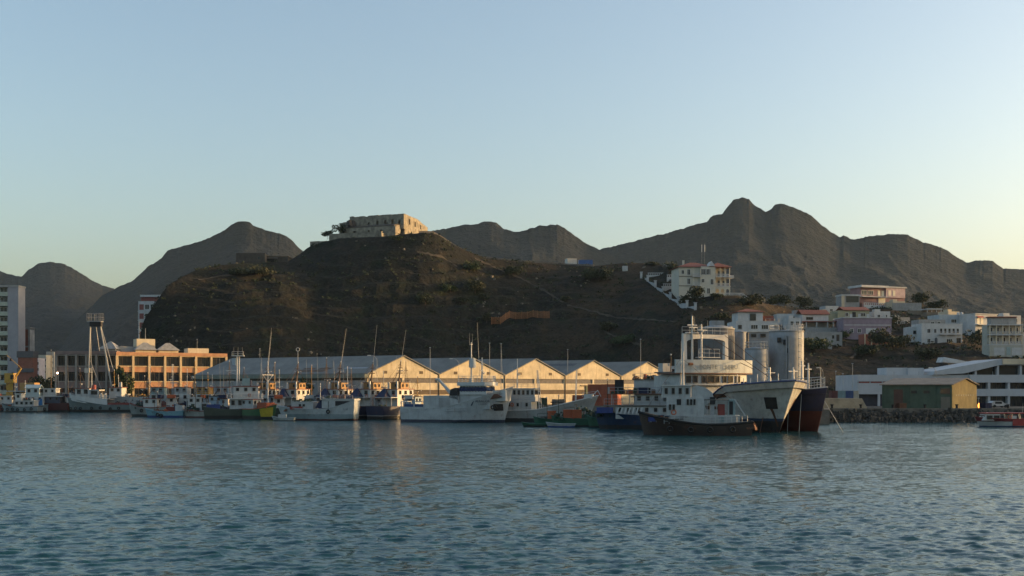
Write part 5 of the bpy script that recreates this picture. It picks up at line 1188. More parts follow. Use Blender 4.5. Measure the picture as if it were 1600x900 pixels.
# ---------------------------------------------------------------- white trawler with blue bridge windows
D = 214
t = boat("stern_trawler", "white stern trawler with blue bridge window band and raised crane boom", "trawler", 716, D, -17)
me_ = hull_mat("trawler_white_hull", [(.55, (.03, .035, .06)), (99, (.40, .42, .42))], .38)
hull(t, 22.4, 6.4, 2.7, 6.9, 2.4, me_, rake=2.1, bul=.5, fine=4.2, flare=.88, draft=1.2, bowp=1.25)
cabin(t, -6.2, 1.0, 5.6, 1.9, 3.3, M_BW, None, 0, 0, name="shelter_deck"); MB().bx(-3.0, -.7, -2.86, -2.78, 2.2, 4.8).build("cargo_door", M_GREYW, t)
cabin(t, 1.0, 7.2, 4.5, 2.6, 2.85, M_BW, None, 0, 0, name="deckhouse"); cabin(t, 1.2, 6.6, 5.0, 5.4, 1.9, M_BWC, None, 0, 0, name="wheelhouse")
MB().bx(1.15, 6.66, -2.55, 2.55, 6.05, 6.85).build("window_band", mat("blue_glazing", (.01, .025, .09), .15, .2), t)
for i in range(9): MB().bx(1.5+i*.58, 1.62+i*.58, -2.6, -2.54, 5.95, 6.95).build("mullion", M_NAVY, t)
MB().prism([(.8, -2.9), (6.4, -2.9), (7.6, -1.6), (7.6, 1.6), (6.4, 2.9), (.8, 2.9)], 7.1, 7.8).build("roof", M_BWC, t)
rail(t, [(1, -2.7, 7.75), (6.4, -2.7, 7.75), (7.2, -1.5, 7.75), (7.2, 1.5, 7.75), (6.4, 2.7, 7.75)], 1.2, M_BWC, .05, .8, 3)
MB().extr_y([(6.2, 4.2), (9.6, 5.0), (8.7, 5.5), (6.4, 5.5)], -2.4, 2.4).build("winch_cover", M_RUST, t); MB().bx(7.6, 10.2, -1.8, 1.8, 4.2, 6.2).build("fore_house", M_BWC, t)
mast(t, 2.7, 7.7, 7.6, M_BWC, .16, ((.98, 1.2), (.5, .8)), radar=None); MB().bx(2.5, 3.4, -.7, .7, 10.6, 12.4).build("radar_dome", M_BWC, t); MB().bx(2.42, 2.5, -.6, .6, 10.7, 12.3).build("dome_panel", mat("blue_glazing", (0, 0, 0)), t)
mast(t, 4.9, 7.7, 4.6, M_BWC, .2, ((.5, 1.8), (.75, 1.2)), radar=.35); whip(t, (4.4, 0, 9), (3.8, .3, 19.4), .04); whip(t, (9, 1, 7), (8.4, 1, 15.2), .03); whip(t, (2.2, .4, 15), (2.2, .4, 17.4)); whip(t, (3.0, -.3, 15), (3.0, -.3, 17.2))
MB().tube((-.6, -1.4, 5.2), (-3.6, -1.4, 8.4), .36, .26, 8).tube((-3.6, -1.4, 8.4), (-4.2, -1.4, 8.3), .2, .2, 6).build("crane_boom", M_BWC, t); MB().lathe((-.4, -1.4, 5.0), [(.5, 0), (.45, .7), (.3, .9)], 10).build("crane_base", M_BWC, t)
MB().extr_y([(-.9, 4.9), (.95, 4.4), (.95, 6.1), (.3, 6.7), (-.6, 6.4)], -2.8, -.4).build("net_bundle", M_DARK, t); stays(t, [((-.5, -2.6, 4.9), (.6, -2.6, 3.1)), ((.7, -2.6, 4.6), (-.2, -2.6, 3.0))], .05, M_BWC, "brace")
rail(t, [(-10.8, -2.8, 1.6), (-1, -3.15, 1.7), (3, -3.2, 1.9)], .9, M_STEEL, .04, 1.2); MB().bx(-11, -6.3, -2.8, -2.6, 1.8, 3.0).build("bulwark", M_BW, t)
for x in (-10.9, -8.2): MB().tube((x, -2.6, 1.8), (x, -2.6, 4.0), .12).tube((x, 2.6, 1.8), (x, 2.6, 4.0), .12).tube((x, -2.6, 4.0), (x, 2.6, 4.0), .1).build("stern_gallows", M_BW, t)
MB().bx(-10.6, -6.6, -1.8, 1.8, 2.0, 3.5).build("blue_net_bin", mat("blue_paint", (.03, .06, .15), .7, .3), t); clutter(t, -10, -6.5, -2, 2, 2.2, 12, 6); tyres(t, (8.0, 8.5), -2.95, 3.0, 0)
bpy.context.view_layer.update()
on_hull(t, "anchor_recess", -1, [(7.8, 3.6), (9.4, 3.6), (9.4, 2.3), (7.8, 2.3)], MPATCH)
h_ = [c for c in t.children if c.name.startswith("hull")][0]
ok, co, nn, ix = h_.ray_cast(Vector((5.9, -30, 3.9)), Vector((0, 1, 0)))
MLET = mat("navy_lettering", (.03, .05, .08), .7, .1); ang = math.atan2(nn.x, -nn.y) if ok else 0; yb = co.y if ok else -2.6
writing("hull_lettering", "ALBACOR", .62, MLET, t, (5.9, yb-.14, 3.95), (R(90), 0, ang)); writing("hull_lettering", "S.VICENTE", .34, MLET, t, (5.9, yb-.14, 3.45), (R(90), 0, ang))
MB().tube((3.7, -2.98, 3.3), (4.3, -2.95, 4.4), .12).build("emblem_bar", MLET, t)
writing("hull_lettering", "CV", .45, MLET, t, (9.3, -1.86, 5.4), (R(90), 0, 0))

# ---------------------------------------------------------------- long white ship with the sweeping bow
D = 216
t = boat("long_bow_ship", "white ship with sweeping overhanging bow and lit wheelhouse far aft", "ship", 859, D, -15)
mf = hull_mat("grey_white_hull", [(.75, (.03, .028, .03)), (99, (.34, .35, .34))], .4)
hull(t, 19.4, 5.6, 2.3, 5.2, 2.2, mf, rake=2.6, bul=.8, fine=2.0, flare=.7, bowp=1.15, draft=1.0, capr=.12, cap=M_BWC)
cabin(t, -8.6, -3.2, 4.6, 1.4, 2.6, M_BW, None, 3, 0, .4, .6, name="deckhouse"); cabin(t, -8.0, -2.6, 4.0, 4.0, 2.5, M_BWC, M_BWC, 6, 5, .42, .8, .25, .1); cabin(t, -9.0, -8.0, 3.2, 4.0, 1.8, M_BW, None, 0, 0, name="aft_locker")
put("life_ring", RING, t, (-7.0, -2.35, 3.4)); rail(t, [(-8.8, -2.35, 4.0), (-2.4, -2.35, 4.0)], .9, M_STEEL); rail(t, [(-8, -2, 6.64), (-2.6, -2, 6.64)], .8, M_STEEL)
for y in (-1.0, 1.0): MB().tube((-1.8, y, 1.6), (-2.5, y*.4, 10.2), .1, .07).build("mast_leg", M_BWC, t)
b = MB()
for i in range(8): b.tube((-1.85-.08*i, -1+.07*i, 2.2+i*.95), (-1.85-.08*i, 1-.07*i, 2.2+i*.95), .05)
b.build("mast_rungs", M_BWC, t); mast(t, -6.6, 6.6, 5.6, M_BWC, .13, ((.5, 1.2), (.7, .8)), radar=.45); whip(t, (-7.4, .5, 6.6), (-7.8, .5, 11.0)); whip(t, (-1.9, 0, 10), (-2.3, 0, 12.6))
for y in (-.45, .45): MB().tube((5.2, y, 4.0), (5.4, y*.6, 10.2), .09, .06).build("foremast_leg", M_BWC, t)
b = MB()
for i in range(7): b.tube((5.23+.02*i, -.44, 4.6+i*.8), (5.23+.02*i, .44, 4.6+i*.8), .05)
b.build("mast_rungs", M_BWC, t); MB().bx(7.0, 8.6, -1.0, 1.0, 4.6, 5.5).build("bow_locker", M_BWC, t); rail(t, [(6.8, -1.4, 4.9), (9.2, -.4, 5.2)], .8, M_BWC); MB().tube((8.6, -.6, 5.2), (9.6, -.2, 6.2), .09).tube((9.6, -.2, 6.2), (10.2, 0, 5.0), .07).build("anchor_davit", M_BWC, t)
MB().bx(.4, 2.8, -1.2, 1.2, 3.8, 4.0).tube((.6, 0, 1.8), (.6, 0, 3.8), .08).tube((2.6, 0, 1.8), (2.6, 0, 3.8), .08).build("awning", M_DARK, t); clutter(t, -2, 4, -1.4, 1.4, 1.7, 44, 6)
tyres(t, (-9.3,), -2.2, 2.2); heap(t, "net_pile", M_RUST, (-9.0, -1.0, 2.0), (1.6, 2.2, 1.0), 19, 20)

# ---------------------------------------------------------------- row of sister trawlers moored side by side
HN = hull_mat("navy_trawler_hull", [(.75, (.015, .014, .014)), (.95, (.25, .25, .25)), (99, (.014, .022, .06))], .3)
def sister(lab, px, D, head, whip_top):
    t = boat("fishing_trawler", lab, "trawler", px, D, head, "sister trawlers moored in a row")
    hull(t, 15.5, 5.4, 2.7, 4.4, 2.9, HN, rake=1.6, bul=.4, cap=M_DECK)
    cabin(t, -2.0, 4.2, 4.0, 2.4, 4.0, M_BWC, M_REDROOF, 3, 3, .7, .7, .25, naft=2, name="deckhouse")
    cabin(t, .4, 3.4, 2.6, 6.55, 1.3, mat("varnished_wood", (.30, .17, .06), .6, .3), M_MASTD, 2, 2, .5, .55, .15, naft=1)
    MB().bx(-4.6, -2.05, -2.2, 2.2, 4.6, 4.75).build("aft_canopy", M_BW, t)
    for y in (-2.1, 2.1): MB().tube((-4.5, y, 2.4), (-4.5, y, 4.6), .07).build("stanchion", M_BW, t)
    MB().add([(-2.3, 1.5, 6.6), (-2.3, .9, 6.7), (-4.6, 1.9, 4.8), (-4.6, -.5, 4.8), (-2.2, 1.5, 4.8), (-2.2, -.4, 4.8)], [(0, 1, 3, 2), (0, 2, 4), (1, 5, 3), (0, 4, 5, 1), (2, 3, 5, 4)]).build("net_cover", M_NAVY, t)
    mast(t, 1.4, 7.9, 4.6, M_MASTD, .16, ((.45, 1.6), (.7, 1.1)), lean=.9, radar=.5); MB().box((1.5, 0, 8.3), (.7, .7, .9), 0, .5).build("mast_foot", M_MASTD, t)
    for y in (-.5, .5): MB().tube((.4, y*1.8, 7.9), (1.9, y*.2, 10.6), .07).build("mast_brace", M_MASTD, t)
    MB().bx(-1.4, -1.1, -1.6, -1.3, 6.5, 8.2).bx(-.6, -.3, 1.2, 1.5, 6.5, 8.0).build("vent_pipe", M_BWC, t)
    clutter(t, -7.2, -4.8, -2, 2, 2.5, int(px), 5); rail(t, [(-7.5, -2.2, 2.9), (-7.5, 2.2, 2.9)], .9, M_STEEL); put("life_ring", RING, t, (-2.1, -1.2, 5.0), (0, 0, R(90)))
    stays(t, [((2.2, 0, 12.2), (7.4, 0, 4.6)), ((2.2, 0, 12.2), (-7.4, 1.6, 3.2)), ((2.2, 0, 12.2), (-7.4, -1.6, 3.2)), ((1.8, 0, 10.5), (-2, 1.7, 6.6))], .03)
    if whip_top: whip(t, (2.2, 0, 11.4), whip_top, .045)
    return t
sister("navy trawler with red roofed white house nearest the stern trawler", 617, 238, 62, (1.9, -1.6, 19.4))
sister("navy trawler with tall whip aerial next left of the one by the stern trawler", 574, 241, 64, (1.4, -1.6, 20.6))
sister("navy trawler with leaning dark mast half hidden by the white shelter boat", 524, 244, 68, (2.4, -1.4, 20.0))
t = sister("navy trawler whose mast carries a pale ring above the white shelter boat", 458, 250, 72, None)
MB().tube((2.2, 0, 12.0), (2.2, 0, 15.2), .05).build("ring_pole", M_BWC, t); put("ring_aerial", _torus(.4, .07).mesh("ring_aerial", M_BWC, True), t, (2.2, 0, 15.6), (0, 0, R(-72)))
sister("navy trawler behind the boat with green and yellow bow", 412, 252, 76, (2.4, -.8, 19.8))

# ---------------------------------------------------------------- boats in front of that row
D = 227
t = boat("shelter_boat", "white boat with long slot opening in its high blunt stern and round cabin windows", "fishing boat", 496, D, 174)
ms_ = hull_mat("shelter_hull", [(.35, (.09, .03, .025)), (1.35, (.20, .25, .26)), (99, (.38, .41, .41))], .38)
hull(t, 16.8, 5.2, 2.3, 3.0, 4.3, ms_, rake=1.4, bul=.4, stern_w=.95)
cabin(t, -8.2, -1.6, 4.7, 2.6, 1.75, M_BW, M_BWC, 0, 0, name="shelter_deck"); MB().bx(-7.6, -4.4, 2.34, 2.42, 3.05, 4.05).build("slot_opening", M_DARK, t)
MB().bx(-7.7, -4.3, 2.36, 2.44, 4.05, 4.12).bx(-7.7, -7.6, 2.36, 2.44, 3.0, 4.05).bx(-4.4, -4.3, 2.36, 2.44, 3.0, 4.05).build("slot_frame", M_BWC, t)
cabin(t, .4, 5.0, 3.6, 2.0, 1.75, M_BW, M_BWC, 0, 2, .5, .5, .1); MB().bx(2.9, 3.4, 1.8, 1.86, 2.9, 3.4).build("window", GLASS, t); MB().bx(2.1, 2.6, 1.8, 1.86, 2.9, 3.4).build("window", GLASS, t)
MB().extr_y([(-1.6, 2.6), (-.2, 2.6), (-.9, 3.9), (-1.6, 4.3)], .6, 2.3).build("dark_opening", M_NAVY, t); tyres(t, (-3.0,), 2.72, 2.0); MB().tube((-3.0, 2.6, 2.3), (-3.0, 2.5, 4.0), .05).build("fender_rope", M_RUBBER, t)
rail(t, [(-8, 2.2, 4.5), (-1.8, 2.2, 4.5)], .7, M_STEEL); mast(t, -.6, 4.4, 3.0, M_BW, .09, ((.85, 1.0),)); heap(t, "gear_pile", M_RUST, (5.9, 0, 2.0), (1.6, 2.6, 1.1), 3, 24); heap(t, "net_pile", M_NET, (3.0, 0, 3.9), (3.0, 2.6, .7), 5, 22)
MB().bx(2.6, 5.2, 1.85, 2.15, 2.3, 2.9).build("red_rail_board", M_REDROOF, t); clutter(t, -7.5, -2, -1.6, 1.6, 4.5, 15, 7)
writing("hull_lettering", "S 128", .42, MLET, t, (-6.6, 2.58, 2.2), (R(90), 0, R(180)))
D = 222
t = boat("dinghy", "small pale open dinghy with white engine box alongside the shelter boat", "dinghy", 443, D, 176)
hull(t, 4.8, 1.7, .65, 1.0, .7, hull_mat("dinghy_hull", [(.2, (.05, .05, .05)), (99, (.30, .33, .32))], .2), rake=.6, bul=.3, draft=.4, capr=.05); MB().bx(-.6, 1.0, -.5, .5, .4, 1.35).build("engine_box", M_BW, t); MB().bx(-1.8, -1.4, -.7, .7, .5, .6).build("thwart", M_DECK, t)
D = 236
t = boat("banded_boat", "wooden boat with green and yellow banded bow and orange rail", "fishing boat", 405, D, -28)
hull(t, 9.6, 3.8, 2.2, 3.3, 2.2, hull_mat("green_hull", [(.8, (.02, .02, .02)), (99, (.03, .10, .04))], .25), rake=.9, bul=.4, cap=M_ORNG, capr=.1)
bpy.context.view_layer.update()
on_hull(t, "yellow_band", -1, [(1.6, 2.55), (4.3, 3.05), (3.9, .6), (1.6, .6)], mat("boat_yellow", (.45, .34, .03), .6, .25), .03)
on_hull(t, "yellow_band", 1, [(1.6, 2.55), (4.3, 3.05), (3.9, .6), (1.6, .6)], MATS["boat_yellow"], .03)
MB().bx(.6, 3.2, -1.4, 1.4, 2.4, 3.6).build("orange_shelter", mat("orange_red_paint", (.30, .07, .03), .7, .3), t); cabin(t, -4, -.6, 2.6, 2.0, 2.2, M_BW, M_REDROOF, 2, 2, .5, .5); mast(t, 2.4, 2.6, 9.6, M_BWC, .14, ((.72, 3.6),), radar=None)
stays(t, [((2.4, 0, 8.0), (2.4, -1.6, 9.5)), ((2.4, 0, 8.0), (2.4, 1.6, 9.5))], .06, M_BWC, "mast_brace"); whip(t, (2.4, 0, 12), (3.4, 0, 19.6), .035); clutter(t, -1, 1.5, -1.2, 1.2, 2.4, 21, 5)
D = 238
t = boat("dark_coaster", "dark green boat with tall white tower mast and lit balcony deckhouse", "fishing boat", 372, D, 8)
hull(t, 14.2, 4.6, 2.1, 3.1, 2.7, hull_mat("dark_green_hull", [(.8, (.016, .016, .016)), (99, (.045, .058, .045))], .3), rake=1.2, bul=.4)
MB().bx(-2.0, 5.2, -2.2, 2.2, 4.3, 4.5).build("balcony_deck", M_BWC, t); cabin(t, -1.6, 4.2, 3.4, 1.8, 2.5, M_BW, None, 4, 0, .6, .9, name="lower_house"); cabin(t, -.8, 4.4, 3.2, 4.5, 2.5, M_BWC, M_REDROOF, 3, 3, .55, .6, .2)
rail(t, [(-2, -2.15, 4.5), (5.1, -2.15, 4.5), (5.1, 2.15, 4.5)], 1.0, M_BWC, .04, .7, 3); put("life_ring", RING, t, (2.6, -1.75, 5.2)); MB().bx(1.2, 2.8, -1.2, 1.2, 7.1, 8.4).build("dark_box", M_NAVY, t); MB().bx(1.0, 2.6, -1.25, -1.2, 7.2, 8.8).build("blue_grey_board", mat("aqua_grey", (0, 0, 0)), t)
b = MB().tube((-.2, -.25, 6.9), (-.2, -.25, 13.6), .22, .2, 8).tube((.25, -.25, 6.9), (.25, -.25, 13.6), .1, .1, 6); 
for i in range(14): b.tube((-.2, -.4, 7.4+i*.45), (.25, -.4, 7.4+i*.45), .04)
b.build("tower_mast", M_BWC, t); MB().bx(-1.3, 1.3, -.8, .8, 13.6, 13.8).build("masthead_platform", M_BWC, t); rail(t, [(-1.2, -.7, 13.8), (1.2, -.7, 13.8)], .8, M_BWC); MB().bx(-2.6, -.2, -.3, -.1, 10.4, 10.6).tube((-2.4, -.2, 10.3), (-.3, -.2, 9.6), .06).build("mast_arm", M_BWC, t); MB().bx(-1.2, -.45, -.6, .1, 11.6, 13.2).build("mast_box", mat("pale_blue_box", (.25, .33, .40), .5, .15), t)
for x in (-.9, 0, .9): whip(t, (x, 0, 13.8), (x, 0, 15.6))
clutter(t, -6.4, -2.2, -1.8, 1.8, 2.2, 51, 8); heap(t, "net_pile", M_NET, (-4.6, 0, 2.3), (3.6, 3.2, 1.5), 52, 40); MB().bx(-6.4, -3.6, -1.9, -1.2, 1.8, 3.2).build("blue_canvas", mat("blue_tarp", (0, 0, 0)), t)
D = 250
t = boat("blue_skiff", "light blue open fishing boat with gear piled amidships at the front", "fishing boat", 258, D, 178)
hull(t, 9.2, 2.9, 1.35, 2.1, 1.6, hull_mat("light_blue_hull", [(.5, (.025, .05, .16)), (99, (.16, .31, .36))], .15), rake=.9, bul=.4, capr=.07); heap(t, "gear_pile", M_RUST, (1.6, 0, 1.1), (2.4, 2.0, 1.6), 61, 34); MB().bx(-4.2, -2.6, -.8, .8, 1.0, 2.8).build("white_crate", M_BW, t); tyres(t, (.4, 1.2), 1.5, .6); mast(t, 1.8, 1.4, 4.4, M_MASTD, .06, ((.9, .6),)); clutter(t, -2, 3, -.8, .8, 1.1, 62, 5)
D = 249
t = boat("grey_launch", "small grey white launch with dark red waterline right of the light blue boat", "fishing boat", 311, D, 176)
hull(t, 7.0, 2.6, 1.5, 1.9, 1.6, hull_mat("grey_launch_hull", [(.35, (.10, .03, .03)), (99, (.27, .28, .25))], .2), rake=.6, bul=.3, cap=M_REDROOF, capr=.08); cabin(t, -2.4, -.6, 1.7, 1.2, 2.2, M_BW, None, 1, 1, .9, 1.3); heap(t, "net_pile", M_NET, (1.4, 0, 1.2), (3.2, 1.8, 2.2), 66, 44); mast(t, .8, 1.4, 6.5, M_MASTD, .07, ((.8, 1.0),)); clutter(t, -.5, 2.8, -.9, .9, 1.3, 67, 5)
for i, (px, D, head, c, lab, ch, mastc, hh) in enumerate(((283, 264, 176, (.20, .04, .035), "red hulled boat with white cabin behind the light blue skiff", M_BW, M_BWC, 9.5), (318, 262, 170, (.02, .03, .06), "dark boat with ochre winch frame and red wheelhouse roof behind the grey launch", mat("ochre_paint", (.36, .20, .05), .7, .3), mat("ochre_paint", (0, 0, 0)), 10.5), (346, 264, 182, (.10, .13, .13), "grey boat with pale blue deckhouse behind the dark green boat", mat("pale_blue_box", (0, 0, 0)), M_BW, 7), (246, 266, 178, (.06, .075, .08), "grey green boat with boxy shelter at the left end of the second row", mat("aqua_grey", (0, 0, 0)), M_MASTD, 6))):
    t = boat("fishing_boat", lab, "fishing boat", px, D, head, "fishing boats in the second row")
    hull(t, 10.5, 3.8, 3.0, 3.8, 3.2, hull_mat("second_row_%d" % i, [(.6, (.02, .02, .02)), (99, c)], .3), rake=1, bul=.5)
    cabin(t, -2.6, 1.4, 2.8, 2.7, 2.6, M_BW if i else M_BWC, None, 2, 2, .8, .7, name="lower_house", naft=1); cabin(t, -2.0, 1.2, 2.4, 5.3, 1.6, ch, M_REDROOF, 2, 2, .6, .6)
    mast(t, 2.2, 2.8, hh, mastc, .12, ((.7, 1.4), (.85, .8)), radar=.6); stays(t, [((2.2, 0, 2.8+hh*.9), (-4.8, 0, 3.6)), ((2.2, 0, 2.8+hh*.9), (5, 0, 3.8)), ((2.2, 0, 2.8+hh*.6), (-2.0, 1.2, 6.9))]); clutter(t, 1.6, 4.4, -1.4, 1.4, 2.8, 90+i, 6); heap(t, "net_pile", [M_NET, M_RUST, M_NAVY, M_NET][i], (-3.8, 0, 2.8), (1.8, 2.4, 1.3), 95+i, 22); rail(t, [(-2.6, 1.45, 5.35), (1.4, 1.45, 5.35)], .8, M_STEEL)

FLEET = [(232, 259, 175, 9.5, 7.5, (.20, .22, .21), 0, "pale grey boat whose wheelhouse shows just right of the freighter's stern"), (300, 256, 184, 8.5, 9, (.03, .05, .11), 1, "dark blue boat with a short white wheelhouse behind the grey launch"), (334, 257, 172, 9, 8.2, (.07, .08, .07), 2, "olive boat with ochre gear between the launch and dark green boat"), (388, 259, 186, 10, 9.4, (.12, .05, .03), 0, "rust brown boat with pale wheelhouse behind the lit balcony deckhouse"), (436, 243, 100, 9.5, 8.6, (.03, .06, .05), 1, "dark teal boat wedged between the banded boat and ring aerial trawler"), (486, 247, 96, 10, 9.8, (.30, .31, .30), 2, "pale boat with pale blue wheelhouse wedged between two navy trawlers"), (547, 245, 84, 10, 9.0, (.10, .035, .03), 0, "dark red boat between the leaning mast trawler and the next navy one"), (597, 243, 80, 9, 8.2, (.05, .05, .055), 1, "charcoal boat between the two navy trawlers nearest the stern trawler"), (648, 232, 70, 8.5, 7.0, (.16, .24, .26), 2, "pale aqua boat tucked behind the stern trawler's ramp"),
 (270, 262, 100, 9, 10.2, (.25, .05, .04), 1, "bright red boat with white roof end-on behind the light blue skiff"), (356, 258, 80, 9, 11, (.05, .07, .10), 0, "slate boat with red roof end-on between grey launch and lit balcony deckhouse"), (424, 250, 70, 9, 10.5, (.05, .09, .05), 2, "green boat with pale blue wheelhouse end-on behind the banded boat"), (508, 250, 78, 9, 11.5, (.30, .28, .24), 0, "cream boat with red roof end-on behind the shelter boat's middle"), (538, 240, 60, 8.5, 9.2, (.26, .07, .03), 1, "rusty orange boat with white roof behind the shelter boat's blunt stern"), (632, 240, 75, 9, 10.5, (.03, .08, .12), 0, "blue green boat with red roof just left of the stern trawler's gallows"), (16, 321, 8, 10, 9, (.10, .11, .11), 1, "grey boat with white roof behind the small tug at far left"), (120, 320.5, 4, 9, 10.5, (.06, .03, .025), 0, "maroon boat with red roof behind the wooden coaster's bow"), (186, 322.5, 176, 9, 10, (.08, .10, .12), 2, "blue grey boat with pale blue wheelhouse behind the coaster's stern"), (242, 300, 170, 10, 11, (.28, .29, .28), 1, "white boat with white roof alone between freighter and second row")]
for i, (px, D, head, L, hh, c, v, lab) in enumerate(FLEET):
    t = boat("fishing_boat", lab, "fishing boat", px, D, head, "smaller boats filling the fleet")
    hull(t, L, 3.2, 2.2, 3.2, 2.4, hull_mat("fleet_%d" % i, [(.6, (.02, .02, .02)), (99, c)], .35), rake=.9, bul=.4, cap=[M_REDROOF, M_BW, M_DECK][v])
    x0 = -L*.28; cabin(t, x0, x0+L*.36, 2.4, 1.9, 2.3+.3*v, M_BWC if v != 2 else mat("pale_blue_box", (0, 0, 0)), [M_REDROOF, M_BWC, M_NAVY][v], 2, 2, .55, .6, naft=1)
    MB().bx(x0-.6, x0+.2, -.9, .9, 4.4, 5.2).build("deck_box", [M_NAVY, M_ORNG, M_BW][v], t)
    mast(t, L*.14, 2.0, hh, [M_MASTD, M_BW, mat("ochre_paint", (0, 0, 0))][v], .10, ((.6, 1.5), (.82, .9)), lean=-.4+.3*v, radar=.55); whip(t, (x0, .6, 4.3), (x0-.3, .8, 4.3+hh*.9), .03)
    tp = (L*.14-.3, 0, 2+hh*.92); stays(t, [(tp, (L*.47, 0, 3.2)), (tp, (-L*.47, .8, 2.6)), (tp, (-L*.47, -.8, 2.6))], .028)
    MB().tube((L*.14, 0, 3.4), (L*.14-2.6, .5, 6.4), .07).build("boom", M_MASTD, t)
    heap(t, "net_pile", [M_NET, M_RUST, M_NAVY][v], (L*.28, 0, 2.0), (L*.24, 2.0, 1.3), 200+i, 26); clutter(t, -L*.46, x0-.7, -1.1, 1.1, 2.0, 220+i, 4); tyres(t, (-2, 0, 2), -1.68, 1.4); tyres(t, (-1, 1), 1.68, 1.4)
# vans and crates parked on the quay behind the fleet
M_TYREB = M_RUBBER
def van(lab, px, D, rz, c, kind):
    t = thing("parked_van" if kind else "parked_car", lab, "van" if kind else "car", (X(px, D), D, LAND_Z), R(rz), "vehicles parked on the quay")
    m = mat("car_%02d%02d%02d" % tuple(int(v*99) for v in c), c, .35, .08); L, H = (5.2, 2.2) if kind else (4.2, 1.45)
    pr = [(-L/2, .35), (L/2, .35), (L/2, .95), (L/2-.9, 1.1), (L/2-1.5, H), (-L/2+.1, H)] if kind else [(-L/2, .35), (L/2, .35), (L/2, .8), (L/2-1.1, .92), (L/2-1.8, H), (-L/2+.7, H), (-L/2+.05, .95)]
    MB().extr_y(pr, -.85, .85).build("body", m, t)
    for y in (-.87, .87): MB().bx(-L/2+.9, L/2-1.75, y-.01, y+.01, H-.62, H-.14).build("side_window", GLASS, t)
    for x in (-L/2+.8, L/2-.9):
        for y in (-.8, .8): MB().extr_y([(x+.33*math.cos(a*math.pi/7), .33+.33*math.sin(a*math.pi/7)) for a in range(14)], y-.1, y+.1).build("wheel", M_RUBBER, t)
for px, D, rz, c, kind, lab in ((398, 288, 20, (.45, .45, .44), 1, "white van parked on the quay left of the ring aerial"), (428, 283, 150, (.10, .12, .16), 0, "slate blue car parked beside the white van on the quay"), (446, 279, 10, (.42, .43, .43), 0, "white car parked on the quay left of the small green tree"), (505, 271, 30, (.44, .44, .42), 1, "cream white van parked right of the small green tree"), (540, 266, 160, (.22, .05, .04), 0, "dark red car parked near the warehouse corner"), (556, 263, 15, (.40, .42, .44), 1, "pale van right at the warehouse's near corner"), (372, 294, 0, (.30, .33, .36), 1, "grey blue van parked furthest left before the long roof"), (655, 275, 38, (.35, .35, .34), 0, "pale grey car before the first gable"), (760, 292, 36, (.05, .06, .07), 0, "black car before the second gable's right half"), (1560, 240, 4, (.40, .40, .40), 0, "white car parked under the white terminal's pillars")):
    van(lab, px, D, rz, c, kind)
for px, D, w, hgt, m, lab in ((560, 258, 2.2, 1.6, M_ORNG, "orange crate on the quay at the warehouse's near corner"), (640, 263, 2.6, 1.8, M_BW, "white crate on the quay below the first gable's middle"), (702, 262, 2.0, 2.2, M_NAVY, "navy crate on the quay at the first valley pipe"), (812, 262, 3.0, 1.7, M_RUST, "rusty crate on the quay behind the long ship's wheelhouse"), (846, 258, 2.4, 2.0, M_NET, "dark green crate on the quay behind the long ship's foredeck"), (872, 264, 2.4, 1.6, M_TAN, "tan crate on the quay before the fourth gable"), (1408, 219, 1.4, 1.2, M_RUST, "rusty crate at the green shed's left corner"), (1540, 221, 1.6, 1.2, M_NAVY, "navy crate on the right quay by the amber lamp")):
    t = thing("cargo_crate", lab, "crate", (X(px, D), D, LAND_Z), R(px % 40), "crates standing on the quay"); b = MB().bx(-w/2, w/2, -.8, .8, .12, hgt)
    for i in range(4): b.bx(-w/2+i*(w-.15)/3, -w/2+.15+i*(w-.15)/3, -.86, .86, .1, hgt+.04)
    b.build("body", m, t); MB().bx(-w/2, w/2, -.7, -.5, 0, .12).bx(-w/2, w/2, .5, .7, 0, .12).build("pallet", M_WOODD, t)
_b = None
for i, (px, D) in enumerate([(1300, 215.6), (1345, 215.6), (1395, 215.6), (1445, 215.6), (1495, 215.6), (1575, 215.6)]):
    if _b is None:
        _b = thing("bollard", "short dark mooring bollard on the right-hand quay edge", "bollard", (X(px, D), D, LAND_Z+.25), 0, "bollards along the right quay"); MB().lathe((0, 0, 0), [(.28, 0), (.22, .1), (.2, .5), (.34, .62), (.3, .78)], 10).build("post", M_RUBBER, _b)
    else: dup(_b, (X(px, D), D, LAND_Z+.25))

# ---------------------------------------------------------------- far left harbour boats
D = 314
t = boat("wooden_coaster", "old wooden coaster with tyre fenders and white cabin below the sheerlegs", "coaster", 160, D, 178)
hull(t, 20.4, 5.6, 2.0, 4.2, 2.2, hull_mat("coaster_hull", [(.7, (.025, .022, .02)), (99, (.15, .18, .175))], .4), rake=1.4, bul=.5, bowp=1.3)
MB().loft([[(9.6-.0, -.2, 5.6), (9.4, -.2, 3.8)], [(8.0, -1.7, 4.9), (8.0, -1.6, 3.2)], [(4.0, -2.6, 4.2), (4.0, -2.6, 2.6)], [(-2.5, -2.7, 3.8), (-2.5, -2.7, 2.0)]], cap=False).loft([[(9.6, .2, 5.6), (9.4, .2, 3.8)], [(8.0, 1.7, 4.9), (8.0, 1.6, 3.2)], [(4.0, 2.6, 4.2), (4.0, 2.6, 2.6)], [(-2.5, 2.7, 3.8), (-2.5, 2.7, 2.0)]], cap=False).build("forecastle_bulwark", M_BWC, t)
MB().prism([(9.0, 0), (8, 1.5), (4, 2.4), (-2.5, 2.5), (-2.5, -2.5), (4, -2.4), (8, -1.5)], 3.6, 3.72).build("upper_deck", M_DECK, t)
cabin(t, 3.0, 7.0, 3.8, 3.7, 3.0, M_BWC, M_REDROOF, 2, 3, .9, 1.1, .25); cabin(t, .2, 3.0, 3.8, 3.7, 2.6, M_BW, M_BWC, 1, 0, 1.6, .9, .1, name="aft_cabin", naft=2)
